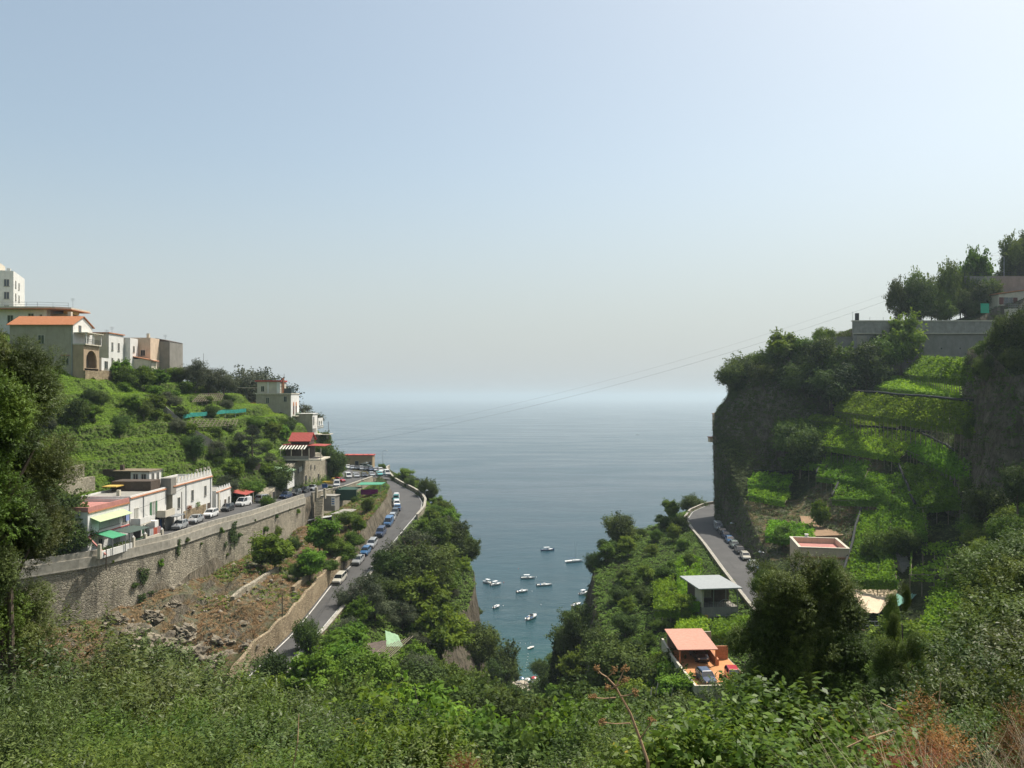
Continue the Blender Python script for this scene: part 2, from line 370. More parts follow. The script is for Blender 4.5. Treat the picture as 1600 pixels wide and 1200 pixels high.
gr = ramp(t, n2, [(.25, (.06, .10, .012)), (.5, (.10, .17, .018)), (.75, (.15, .21, .035))])
dr = mixc(t, ramp(t, n2, [(.28, (.08, .085, .035)), (.42, (.16, .11, .06)), (.6, (.25, .17, .09)), (.75, (.32, .26, .17))]), ramp(t, n2, [(.3, (.07, .10, .03)), (.7, (.24, .22, .17))]), ramp(t, n1, [(.44, (0, 0, 0)), (.58, (1, 1, 1))]))
nr = noise(t, .5, 9, .7, stretch=(1.6, 1.6, .55)); nr2 = noise(t, 2.2, 8, .7, stretch=(1.5, 1.5, .6))
rk = ramp(t, nr, [(.3, (.045, .040, .032)), (.45, (.13, .11, .082)), (.6, (.21, .18, .135)), (.75, (.28, .25, .21))])
rk = mixc(t, rk, (.05, .055, .03), ramp(t, nr2, [(.48, (0, 0, 0)), (.66, (.8, .8, .8))]))
c = mixc(t, under, gr, mth(t, 'MULTIPLY', sp.outputs[0], ramp(t, n1, [(.25, (.35, .35, .35)), (.5, (1, 1, 1))])))
c = mixc(t, c, dr, mth(t, 'MULTIPLY', sp.outputs[1], ramp(t, n1, [(.3, (.5, .5, .5)), (.5, (1, 1, 1))])))
st = mth(t, 'ADD', sx.outputs['Z'], mth(t, 'MULTIPLY', mth(t, 'SUBTRACT', n2, .5), .5))
isr = mth(t, 'MULTIPLY', ramp(t, st, [(.50, (1, 1, 1)), (.66, (0, 0, 0))]), mth(t, 'SUBTRACT', 1.0, mth(t, 'MULTIPLY', sp.outputs[0], .75)))
c = mixc(t, c, rk, isr)
t.links.new(c, b.inputs['Base Color']); b.inputs['Roughness'].default_value = .95; b.inputs['Specular IOR Level'].default_value = .1
hh = mth(t, 'ADD', mth(t, 'ADD', mth(t, 'MULTIPLY', nr, 1.2), mth(t, 'MULTIPLY', nr2, .6)), mth(t, 'MULTIPLY', n3, .25))
bump(t, b, hh, 1.0, .8)
me.materials.append(m)
hill = link('hillside', me); tag(hill, kind='structure')

# ------------------------------------------------------------------ sea
m, t, b, o = nodes('sea_water')
tc = t.nodes.new('ShaderNodeTexCoord').outputs['Object']
sep = t.nodes.new('ShaderNodeSeparateXYZ'); t.links.new(tc, sep.inputs[0])
nn = noise(t, .012, 3, .5, tc)
dist_ = mth(t, 'ADD', mth(t, 'DIVIDE', mth(t, 'SUBTRACT', sep.outputs['Y'], 280), 700), mth(t, 'MULTIPLY', mth(t, 'SUBTRACT', nn, .5), .12), clamp=True)
wc = ramp(t, dist_, [(0, (.07, .11, .07)), (.03, (.012, .062, .052)), (.12, (.004, .036, .042)), (.35, (.002, .024, .036)), (1, (.003, .018, .034))])
wn = noise(t, .004, 4, .6, tc, .8, (1, 3.5, 1)); wn2 = noise(t, .02, 4, .65, tc, .5, (1, 2.5, 1))
wc = mixc(t, wc, (.006, .045, .06), ramp(t, mth(t, 'ADD', mth(t, 'MULTIPLY', wn, .6), mth(t, 'MULTIPLY', wn2, .4)), [(.42, (0, 0, 0)), (.58, (.6, .6, .6))]))
t.links.new(wc, b.inputs['Base Color'])
rgh = ramp(t, wn, [(.38, (.12, .12, .12)), (.62, (.24, .24, .24))]); t.links.new(rgh, b.inputs['Roughness'])
b.inputs['IOR'].default_value = 1.33; b.inputs['Specular IOR Level'].default_value = .34
w1 = noise(t, .35, 4, .6, tc, .4, (1, 1.6, 1)); w2 = noise(t, .05, 3, .55, tc, .3, (1, 1.5, 1)); w3 = noise(t, 1.6, 3, .6, tc, .2)
hgt = mth(t, 'ADD', mth(t, 'ADD', mth(t, 'MULTIPLY', w1, .6), mth(t, 'MULTIPLY', w2, 2.2)), mth(t, 'MULTIPLY', w3, .12))
bump(t, b, hgt, .55, .8)
ys = np.concatenate([np.arange(255, 700, 15), np.geomspace(700, 60000, 40)])
xs_ = np.linspace(-1, 1, 41)
Vs = np.array([(x * (150 + y * .95), y, SEA) for y in ys for x in xs_])
ii = np.arange(len(ys) * 41).reshape(len(ys), 41)
Fs = np.stack([ii[:-1, :-1], ii[:-1, 1:], ii[1:, 1:], ii[1:, :-1]], -1).reshape(-1, 4)
tag(link('sea', npmesh('sea', Vs, Fs, m)), kind='structure')
# sea bed and inland base so that nothing is open below
tag(MB().box(-400, 400, 240, 330, -108, -107).build('sea_bed', plain('wet_sand', (.3, .27, .2), .8)), kind='structure')

# ------------------------------------------------------------------ haze: one closed box of thin even air
hz = MB().box(-62000, 62000, -60, 60500, -109, 70).build('haze', None)
tag(hz, kind='stuff')
m, t, b, o = nodes('haze_air'); t.nodes.remove(b)
pv = t.nodes.new('ShaderNodeVolumePrincipled'); pv.inputs['Color'].default_value = (.70, .84, .92, 1)
pv.inputs['Density'].default_value = .00015; pv.inputs['Anisotropy'].default_value = .3
t.links.new(pv.outputs[0], o.inputs['Volume']); hz.data.materials.append(m)
# ------------------------------------------------------------------ roads, kerbs and walls
def stone(name, c1, c2, mortar, sc=2.6, stain=.6, green=.3):
    m, t, b, o = nodes(name)
    tc = t.nodes.new('ShaderNodeTexCoord').outputs['Object']
    nz_ = noise(t, 3, 3, .5, tc)
    v = t.nodes.new('ShaderNodeTexVoronoi'); v.inputs['Scale'].default_value = sc; v.inputs['Randomness'].default_value = .9
    v.feature = 'DISTANCE_TO_EDGE'; v2 = t.nodes.new('ShaderNodeTexVoronoi'); v2.inputs['Scale'].default_value = sc; v2.inputs['Randomness'].default_value = .9
    mp = t.nodes.new('ShaderNodeMapping'); mp.inputs['Scale'].default_value = (1, 1, 1.7); t.links.new(tc, mp.inputs[0])
    t.links.new(mp.outputs[0], v.inputs['Vector']); t.links.new(mp.outputs[0], v2.inputs['Vector'])
    sc_ = t.nodes.new('ShaderNodeSeparateColor'); t.links.new(v2.outputs['Color'], sc_.inputs[0])
    c = ramp(t, sc_.outputs[0], [(0, c1), (1, c2)])
    c = mixc(t, c, mortar, ramp(t, v.outputs['Distance'], [(.02, (1, 1, 1)), (.1, (0, 0, 0))]))
    n1 = noise(t, .25, 8, .7, tc); n2 = noise(t, .35, 8, .7, tc, 0, (1, 1, .3)); n3 = noise(t, .5, 9, .75, tc)
    c = mixc(t, c, [x * .35 for x in c1], mth(t, 'MULTIPLY', ramp(t, n2, [(.50, (0, 0, 0)), (.68, (1, 1, 1))]), stain))
    c = mixc(t, c, [min(1, x * 1.25) for x in c2], ramp(t, n1, [(.52, (0, 0, 0)), (.7, (.6, .6, .6))]))
    c = mixc(t, c, (.07, .085, .03), mth(t, 'MULTIPLY', ramp(t, n3, [(.56, (0, 0, 0)), (.68, (1, 1, 1))]), green))
    t.links.new(c, b.inputs['Base Color']); b.inputs['Roughness'].default_value = .92; b.inputs['Specular IOR Level'].default_value = .15
    bump(t, b, mth(t, 'ADD', ramp(t, v.outputs['Distance'], [(0, (0, 0, 0)), (.12, (1, 1, 1))]), nz_), .8, .12)
    MATS[name] = m; return m
wallstone = stone('grey_wall_stone', (.24, .215, .165), (.38, .34, .26), (.25, .225, .175), 1.7, .8, .5)
paleston = stone('pale_wall_stone', (.26, .23, .17), (.46, .41, .31), (.30, .27, .21), 2.6, .5, .4)
ochre = stone('ochre_wall_stone', (.24, .18, .11), (.42, .34, .22), (.24, .19, .13), 2.4, .6, .5)
coping = plain('worn_coping', (.36, .335, .28), .9, 0, .3, 1.2, .1, (.12, .11, .09))
m, t, b, o = nodes('asphalt')
n1 = noise(t, .18, 7, .7); n2 = noise(t, 2.2, 8, .7)
c = ramp(t, n1, [(.3, (.050, .049, .047)), (.55, (.066, .064, .061)), (.75, (.088, .085, .080))])
c = mixc(t, c, (.036, .035, .034), ramp(t, noise(t, .5, 3, .5, None, 0, (1, .18, 1)), [(.58, (0, 0, 0)), (.66, (.45, .45, .45))]))
c = mixc(t, c, (.115, .11, .10), ramp(t, n2, [(.55, (0, 0, 0)), (.8, (.4, .4, .4))]))
t.links.new(c, b.inputs['Base Color']); b.inputs['Roughness'].default_value = .88; bump(t, b, noise(t, 25, 3, .6), .25, .02)
ASPH = m
WHITE_LINE = plain('road_paint', (.55, .54, .50), .7, 0, .35, 2.5)

def strip(name, ka, kb, Y0, Y1, dz, mat, oa=0.0, ob=0.0, step=1.1, kind='structure'):
    Ys = [y for y in YS if Y0 <= y <= Y1]; Vs = []; Fs = []
    for i, Y in enumerate(Ys):
        a, c_ = fp(ka, Y), fp(kb, Y)
        for k in range(5):
            q = a.lerp(c_, k / 4)
            if k == 0: q.x += oa
            if k == 4: q.x += ob
            Vs.append((q.x, q.y, q.z + dz))
        if i:
            n = 5 * i
            Fs += [(n - 5 + k, n - 4 + k, n + 1 + k, n + k) for k in range(4)]
    return tag(link(name, npmesh(name, Vs, Fs, mat)), kind=kind)
def line(name, k, off, wd, Y0, Y1, dz, ka=None):
    Ys = [y for y in YS if Y0 <= y <= Y1]; Vs = []; Fs = []
    for i, Y in enumerate(Ys):
        p = fp(k, Y)
        Vs += [(p.x + off, Y, p.z + dz), (p.x + off + wd, Y, p.z + dz)]
        if i: n = 2 * i; Fs.append((n - 2, n - 1, n + 1, n))
    return tag(link(name, npmesh(name, Vs, Fs, WHITE_LINE)), kind='structure')
strip('street', 'D', 'E', 110, 260, .04, ASPH)
strip('road', 'I', 'J', 100, 256, .045, ASPH)
# the open tarmac where both roads meet and the cars are parked
Vs = []; Fs = []
for i, Y in enumerate([y for y in YS if 255 <= y <= 303]):
    a, c_ = fp('D', Y), fp('J', Y)
    for k in range(7):
        x = a.x + (c_.x - a.x) * k / 6; Vs.append((x, Y, max(float(np.interp(x, *allx(Y))), -26.6) + .07))
    if i: n = 7 * i; Fs += [(n - 7 + k, n - 6 + k, n + 1 + k, n + k) for k in range(6)]
tag(link('car_park', npmesh('car_park', Vs, Fs, ASPH)), kind='structure')
strip('coast_road', 'r', 's', 122, 247, .04, ASPH)
line('edge_line', 'I', .35, .2, 100, 200, .065); line('edge_line', 'J', -.6, .16, 100, 250, .065)
line('edge_line', 'r', .45, .16, 122, 244, .06)

def wallthing(name, label, path, top, bot, thick, mat, cap=None, caph=.12, part='masonry', cat='wall', group=None, side=1):
    "a wall along path [(x,y)], its top and foot heights given per point; side: which way it thickens"
    n = len(path); root = empty(name, (path[0][0], path[0][1], bot[0]), 0, label, cat, group); inv = Vector(root.location)
    P3 = [Vector((p[0], p[1], 0)) for p in path]; vs = []; cv = []
    for i, p in enumerate(P3):
        d = (P3[min(i + 1, n - 1)] - P3[max(i - 1, 0)]).normalized(); rt = Vector((d.y, -d.x, 0)) * side
        a, c_ = p, p + rt * thick
        vs += [(a.x - inv.x, a.y - inv.y, bot[i] - inv.z), (a.x - inv.x, a.y - inv.y, top[i] - inv.z),
               (c_.x - inv.x, c_.y - inv.y, top[i] - inv.z), (c_.x - inv.x, c_.y - inv.y, bot[i] - inv.z)]
        a2, c2 = p - rt * .07, p + rt * (thick + .09)
        cv += [(q.x - inv.x, q.y - inv.y, z - inv.z) for q, z in ((a2, top[i] + .01), (a2, top[i] + caph), (c2, top[i] + caph), (c2, top[i] + .01))]
    fs = [(i * 4 + k, i * 4 + (k + 1) % 4, (i + 1) * 4 + (k + 1) % 4, (i + 1) * 4 + k) for i in range(n - 1) for k in range(4)]
    fs += [(3, 2, 1, 0), (n * 4 - 4, n * 4 - 3, n * 4 - 2, n * 4 - 1)]
    MB().add(vs, fs).build(part, mat, root)
    if cap: MB().add(cv, fs).build('coping', cap, root)
    return root
def along(k, Y0, Y1, step=2.2, off=0):
    Ys = np.arange(Y0, Y1 + .01, step); return [(float(fx(k, Y)) + off, float(Y)) for Y in Ys], Ys
# great retaining wall under the upper street
path, Ys = along('E', 96, 190)
rw = wallthing('retaining_wall', 'long high rough stone retaining wall with stained face under the upper street', path,
    [float(fz('E', Y)) + .15 for Y in Ys], [float(fz('F', Y)) - 2 for Y in Ys], .55, wallstone)
prof = [(0, .15), (0, .95), (.32, .95), (.32, .15)]
par = MB().sweep([Vector((x, Y, float(fz('E', Y)))) - rw.location for (x, Y) in path], prof).build('parapet', coping, rw)
MB().sweep([Vector((x, Y, float(fz('E', Y)))) - rw.location for (x, Y) in path], [(.3, -1.15), (.3, .14), (.68, .14), (.68, -1.15)]).build('upper_band', coping, rw)
MB().sweep([Vector((x, Y, float(fz('E', Y)))) - rw.location for (x, Y) in path], [(.5, -1.32), (.5, -1.16), (.76, -1.16), (.76, -1.32)]).build('string_course', coping, rw)
path, Ys = along('E', 193, 250)
rw2 = wallthing('retaining_wall', 'lower stone terrace wall below the street end beside the stone steps', path,
    [float(fz('E', Y)) + .8 for Y in Ys], [float(fz('F', Y)) - 1 for Y in Ys], .5, paleston, coping)
# wall beside the lower road
path, Ys = along('H', 104, 158, 2.2, .0)
wallthing('retaining_wall', 'weathered stone wall with ivy holding the dry slope beside the lower road', path,
    [float(fz('H', Y)) + .35 + .25 * math.sin(Y * .9) for Y in Ys], [float(fz('I', Y)) - 1 for Y in Ys], .5, ochre, None)
# curved parapet on the sea side of the hairpin, then round the car park
bp = [(p[0], p[1]) for p in along('J', 196, 304, 2.0, .15)[0]]
zs_ = [float(fz('J', y)) for _, y in bp]
wallthing('parapet_wall', 'curved pale stone parapet on the sea side of the hairpin bend', bp, [z + 1.0 for z in zs_], [z - 3 for z in zs_], .45, paleston, coping)
bp = [(p[0], p[1]) for p in along('J', 100, 158, 2.0, .1)[0]]
zs_ = [float(fz('J', y)) for _, y in bp]
wallthing('parapet_wall', 'low ochre stone kerb wall on the outer edge of the lower road', bp, [z + .45 for z in zs_], [z - 3 for z in zs_], .4, ochre, coping)
# right road parapets
bp = [(p[0], p[1]) for p in along('r', 118, 222, 2.0, -.05)[0]]
zs_ = [float(fz('r', y)) for _, y in bp]
wallthing('parapet_wall', 'long low stone parapet on the gorge side of the right hand coast road', bp, [z + .65 for z in zs_], [z - 3.2 for z in zs_], .4, ochre, coping, side=-1)
bp = [(p[0], p[1]) for p in along('r', 224, 245, 1.5, -.05)[0]]
zs_ = [float(fz('r', y)) for _, y in bp]
wallthing('parapet_wall', 'short curved pale parapet where the coast road rounds the cliff', bp, [z + .7 for z in zs_], [z - 2 for z in zs_], .4, paleston, coping, side=-1)
# beach at the head of the inlet
tag(MB().add([(-9, 262, -98.6), (20, 262, -98.6), (20, 283, -100.05), (-9, 283, -100.05), (-9, 262, -104), (20, 262, -104), (20, 283, -104), (-9, 283, -104)],
    [(0, 1, 2, 3), (0, 4, 5, 1), (1, 5, 6, 2), (2, 6, 7, 3), (3, 7, 4, 0)]).build('beach', plain('pebble_beach', (.40, .35, .27), .9, 0, .3, 3)), kind='structure')
# ------------------------------------------------------------------ leaves, crowns, trees
def unit(n, g=rng):
    v = g.normal(size=(n, 3)); return v / np.linalg.norm(v, axis=1, keepdims=True)
def leaves(P, N, ln, wd, g=rng, droop=.0):
    "one pointed leaf quad at each point, facing N; returns verts, faces"
    n = len(P); N = N / (np.linalg.norm(N, axis=1, keepdims=True) + 1e-9)
    T = unit(n, g); T[:, 2] -= droop; T -= N * (T * N).sum(1, keepdims=True); T /= (np.linalg.norm(T, axis=1, keepdims=True) + 1e-9)
    B = np.cross(N, T); ln = np.broadcast_to(ln, n)[:, None] * g.uniform(.65, 1.3, (n, 1)); wd = np.broadcast_to(wd, n)[:, None] * g.uniform(.7, 1.2, (n, 1))
    V = np.stack([P - T * ln * .5, P + B * wd * .5 - T * ln * .05, P + T * ln * .5 - N * ln * .12, P - B * wd * .5 - T * ln * .05], 1).reshape(-1, 3)
    return V, np.arange(n * 4).reshape(n, 4)
def crown(seed, rad, nb, nl, ln, wd, mat, zc, br=(.26, .46), up=.35, flat=1.0, name='crown', squash=.8, hollow=.62):
    "foliage as many leaf clumps spread through an uneven ellipsoid"
    g = np.random.default_rng(seed); rx, ry, rz = rad
    d = unit(nb, g); rr = g.uniform(hollow, 1.0, (nb, 1)) ** .8
    d[:, 2] = d[:, 2] * .9 + .08
    C = d * rr * np.array([rx, ry, rz]) * (1 - .5 * np.mean(br)) ; C[: max(2, nb // 6)] *= .35
    C[:, 2] += zc
    B = g.uniform(br[0], br[1], nb) * (rx + ry + rz) / 3
    wts = B ** 2 / (B ** 2).sum(); k = g.choice(nb, nl, p=wts)
    dd = unit(nl, g); sh = np.clip(g.normal(.86, .17, (nl, 1)), .2, 1.35)
    lump = 1 + .42 * fbm(dd * 1.7 + C[k] * 3, 2, seed)[:, None]
    P = C[k] + dd * sh * B[k][:, None] * lump * np.array([1, 1, squash])
    # sprays that break the outline of each clump
    ns = nb * 8; sd_ = unit(ns, g); sd_[:, 2] = sd_[:, 2] * .8 + .15; q_ = g.uniform(0, 1, nl) < .30; j = g.integers(0, ns, nl)
    P2 = C[j // 8] + sd_[j] * (B[j // 8] * g.uniform(.75, 1.5, nl))[:, None] + g.normal(size=(nl, 3)) * .13
    P = np.where(q_[:, None], P2, P); k = np.where(q_, j // 8, k)
    N = dd + unit(nl, g) * .75; N[:, 2] += up
    Vv, Ff = leaves(P, N, ln, wd, g)
    tb = g.uniform(0, 1, nb)
    tint = np.clip(.62 * tb[k] + .38 * g.uniform(0, 1, nl), 0, 1)
    return npmesh(name, Vv, Ff, mat, tint)
def twiggy(seed, rad, ntw, per, tl, ln, wd, mat, zc, name='crown', up=.3, hollow=.62, nb=17):
    "near foliage: twigs that leave uneven clumps, each carrying its own row of leaves"
    g = np.random.default_rng(seed); rx, ry, rz = rad
    d = unit(nb, g); d[:, 2] = d[:, 2] * .9 + .1
    C = d * g.uniform(.45, .8, (nb, 1)) * np.array([rx, ry, rz]); C[:3] *= .3; Bz = g.uniform(.24, .42, nb) * (rx + ry + rz) / 3
    k = g.integers(0, nb, ntw); dd = unit(ntw, g)
    S0 = C[k] + dd * Bz[k][:, None] * g.uniform(hollow, 1.0, (ntw, 1))
    D = dd + unit(ntw, g) * .6; D[:, 2] += up + .25; D /= np.linalg.norm(D, axis=1, keepdims=True)
    L = tl * g.uniform(.6, 1.3, (ntw, 1)); tb = g.uniform(0, 1, ntw); pts = []; nrm = []; tn = []
    for j in range(per):
        f = (j + .6) / per; p = S0 + D * L * f; p[:, 2] -= (L[:, 0] * f) ** 2 * .15
        side = unit(ntw, g); side -= D * (side * D).sum(1, keepdims=True)
        pts.append(p + side * ln * .45); nrm.append(side * .4 + D * .5 + unit(ntw, g) * .5 + np.array([0, 0, .55])); tn.append(.35 * tb + .40 * (.5 + .5 * np.sin(k * 2.4)) + .25 * g.uniform(0, 1, ntw))
    P = np.concatenate(pts); N = np.concatenate(nrm); P[:, 2] += zc
    Vv, Ff = leaves(P, N, ln, wd, g); return npmesh(name, Vv, Ff, mat, np.concatenate(tn))
bark = plain('bark', (.13, .10, .07), .9, 0, .35, 4)
def trunkmesh(h, r, spread, seed, nl=5, zs=.35):
    g = random.Random(seed); mb = MB()
    top = Vector((g.uniform(-.2, .2) * spread, g.uniform(-.2, .2) * spread, h))
    mid = Vector((g.uniform(-.1, .1) * spread, g.uniform(-.1, .1) * spread, h * .5))
    mb.tube([(0, 0, -.8), (0, 0, .1), mid, top], r, 7, r * .25)
    for i in range(nl):
        a = 6.28 * i / nl + g.uniform(-.4, .4); z0 = h * g.uniform(zs, .7)
        s0 = Vector((0, 0, z0)); e = Vector((math.cos(a) * spread * .7, math.sin(a) * spread * .7, z0 + h * .35))
        mb.tube([s0, s0.lerp(e, .5) + Vector((0, 0, -.1 * h * .3)), e], r * .5, 5, r * .12)
    return mb.mesh('trunk', bark)

M_MID = leafmat('leaf_mid_green', (.032, .066, .007), (.120, .190, .022))
M_DARK = leafmat('leaf_dark_green', (.024, .046, .010), (.085, .135, .026), .32)
M_OLIVE = leafmat('leaf_grey_olive', (.038, .050, .026), (.105, .125, .066), .2)
M_LIGHT = leafmat('leaf_light_green', (.048, .098, .008), (.140, .232, .022), .38)
M_VINE = leafmat('leaf_vine', (.046, .112, .006), (.165, .31, .02), .4)
M_GRASS = leafmat('leaf_grass', (.085, .15, .014), (.19, .31, .03), .3)
M_DRY = leafmat('leaf_dry', (.11, .075, .03), (.32, .22, .10), .2)
M_LAUREL = leafmat('leaf_laurel', (.022, .036, .010), (.075, .098, .034), .22, .38)
M_BUSH = leafmat('leaf_bush', (.030, .065, .006), (.13, .20, .022), .36, .3, dry=(.50, .30, .03))
M_RED = leafmat('leaf_red', (.10, .035, .012), (.29, .125, .04), .25)

PROTO = {}
def proto(kind, n, fn): PROTO[kind] = [fn(s) for s in range(n)]
# each proto: (crown mesh, trunk mesh, nominal height, nominal radius)
proto('mid', 4, lambda s: (crown(10 + s, (3, 2.8, 2.7), 30, 12500, .29, .20, M_MID, 3.4), trunkmesh(4, .2, 2.2, s), 7.2, 3))
proto('dark', 4, lambda s: (crown(30 + s, (2.8, 3, 2.8), 26, 12500, .27, .18, M_DARK, 3.3, (.3, .5)), trunkmesh(4, .22, 2.2, s + 9), 5.6, 3))
proto('olive', 3, lambda s: (crown(50 + s, (2.9, 2.9, 2.7), 26, 12000, .26, .10, M_OLIVE, 2.9, (.22, .42), .2), trunkmesh(4.6, .24, 2.3, s + 19, 6, .2), 5.3, 2.9))
proto('light', 4, lambda s: (crown(70 + s, (2.8, 2.8, 2.6), 30, 9500, .36, .22, M_LIGHT, 3.4, (.2, .36), .8, 1, 'crown', .55, .45), trunkmesh(5, .16, 2.2, s + 29), 5.5, 2.9))
def conemesh(s):
    g = np.random.default_rng(900 + s); n = 5200
    z = g.uniform(0, 1, n) ** 1.25; a = g.uniform(0, 6.283, n); lay = np.abs(np.sin(z * 26 + s)) * .35 + .65
    r = (1 - z) ** .8 * 1.9 * lay * g.uniform(.35, 1.05, n)
    P = np.stack([r * np.cos(a), r * np.sin(a), 1.4 + z * 7.6], 1); N = np.stack([np.cos(a), np.sin(a), np.full(n, .8)], 1) + unit(n, g) * .6
    Vv, Ff = leaves(P, N, .34, .15, g, .4); return npmesh('crown', Vv, Ff, M_DARK, g.uniform(0, 1, n))
proto('conifer', 2, lambda s: (conemesh(s), trunkmesh(8, .16, .9, s + 40, 6, .2), 9, 1.9))
proto('bushy', 4, lambda s: (crown(90 + s, (1.5, 1.5, 1.1), 12, 2600, .26, .18, [M_MID, M_LIGHT, M_DARK, M_OLIVE][s], .95, (.3, .5)), None, 2.1, 1.5))

LOOK = {'mid': 'mid green round crowned tree', 'dark': 'dark evergreen tree', 'olive': 'grey green olive tree', 'light': 'bright green loose crowned tree',
        'conifer': 'pointed dark conifer'}
NAMEOF = {'mid': 'broadleaf_tree', 'dark': 'evergreen_tree', 'olive': 'olive_tree', 'light': 'broadleaf_tree', 'conifer': 'conifer_tree', 'bushy': 'shrub'}
TREES = []
def plant(kind, x, Y, h=None, z=None, group=None, place=None, var=None, wide=1.0, label=None, look=None):
    ps = PROTO[kind]; i = rnd.randrange(len(ps)) if var is None else var; cm, tm, H, Rr = ps[i]
    s_ = (h or H) / H
    z = ground(x, Y) - .15 if z is None else z
    root = empty(NAMEOF[kind], (x, Y, z), rnd.uniform(0, 6.28), None, 'shrub' if kind == 'bushy' else 'tree', group)
    root.scale = (s_ * wide * rnd.uniform(.9, 1.12), s_ * wide * rnd.uniform(.9, 1.12), s_)
    o = bpy.data.objects.new('crown', cm); COL.objects.link(o); o.parent = root
    if tm: o = bpy.data.objects.new('trunk', tm); COL.objects.link(o); o.parent = root
    if label: root['label'] = label
    else: TREES.append((root, look or (LOOK.get(kind) or ['rounded mid green bush', 'bright green bush', 'dark green bush', 'grey green bush'][i]), place))
    return root
def top_at(kind, px, py, Y, base=None, **kw):
    "plant so that its top shows at that pixel; its foot stands on the ground"
    p = at(px, py, Y); z = ground(p.x, Y) if base is None else base
    return plant(kind, p.x, Y, max(1.0, p.z - z + .15), z - .15, **kw)

def clear(x, Y):
    xs = {k: float(fx(k, Y)) for k in 'CDEFGHIJrstu'}
    if Y < 262:
        if xs['I'] - 1.4 < x < xs['J'] + 1.6 and Y > 96: return False
    if Y > 262 and x < xs['J'] + 1: return False
    if 104 < Y < 250 and xs['r'] - 1.2 < x < xs['s'] + 1: return False
    return True
def scatter(n, x0k, x1k, Y0, Y1, kinds, hr, sp, group, place, avoid=(), seed=0, keep=None):
    g = random.Random(seed + 77); pts = []; tries = 0
    while len(pts) < n and tries < n * 40:
        tries += 1; Y = g.uniform(Y0, Y1); a = float(fx(x0k, Y)); c_ = float(fx(x1k, Y)); x = g.uniform(a, c_)
        if not clear(x, Y): continue
        if any((x - q[0]) ** 2 + (Y - q[1]) ** 2 < sp * sp for q in pts): continue
        p = project((x, Y, ground(x, Y) + 3))
        if p[0] < -60 or p[0] > 1660: continue
        if any(u0 < p[0] < u1 and v0 < p[1] < v1 for u0, v0, u1, v1 in avoid): continue
        if keep and not keep(x, Y, p): continue
        pts.append((x, Y)); plant(g.choice(kinds), x, Y, g.uniform(*hr), group=group, place=place, wide=g.uniform(.95, 1.2))
AV = [(705, 890, 765, 1000), (900, 870, 960, 975), (560, 960, 650, 1075), (1075, 960, 1185, 1115), (1080, 870, 1170, 975), (455, 960, 480, 1000), (425, 1000, 470, 1060)]
# the wooded gorge, the shelves either side of it
scatter(92, 'K', 'P', 44, 200, ['mid', 'dark', 'mid', 'light', 'dark'], (6, 9.5), 4.2, 'trees of the wooded gorge', 'in the gorge wood', seed=1, avoid=[(700, 880, 765, 1000), (900, 850, 1010, 975), (545, 950, 660, 1090)])
scatter(26, 'L', 'P', 200, 257, ['mid', 'dark', 'dark'], (5, 7.5), 3.6, 'trees at the mouth of the gorge', 'in the mouth of the gorge', seed=11)
scatter(62, 'J', 'L', 108, 258, ['mid', 'light', 'dark', 'mid', 'olive', 'light'], (3.6, 6.2), 3.7, 'trees between the lower road and the left cliff', 'between the lower road and the left cliff edge', AV, seed=2,
        keep=lambda x, Y, p: x > fx('J', Y) + (2.2 if Y > 158 else 3.5))
scatter(34, 'P', 'r', 112, 238, ['mid', 'dark', 'light', 'mid'], (2.6, 4.6), 3.6, 'trees between the right cliff and the coast road', 'between the right cliff edge and the coast road', AV, seed=3,
        keep=lambda x, Y, p: x < fx('r', Y) - 3.0)
scatter(26, 'H', 'L', 58, 104, ['mid', 'dark', 'light', 'mid'], (5, 8), 4.2, 'trees below the lower road', 'below the near end of the lower road', AV, seed=4, keep=lambda x, Y, p: p[1] > 1010)
scatter(22, 'P', 'r', 55, 108, ['mid', 'dark', 'light'], (5, 7.5), 4.4, 'trees below the garage roof', 'in the thicket below the garage yard', AV, seed=5, keep=lambda x, Y, p: p[1] > 1090)
scatter(46, 's', 'w', 62, 150, ['mid', 'dark', 'mid', 'dark', 'light'], (5, 8.5), 4.4, 'trees on the right hand hillside', 'on the near right hand hillside', [(1230, 700, 1520, 1010)], seed=6,
        keep=lambda x, Y, p: p[0] > 1370 and p[1] > 815)

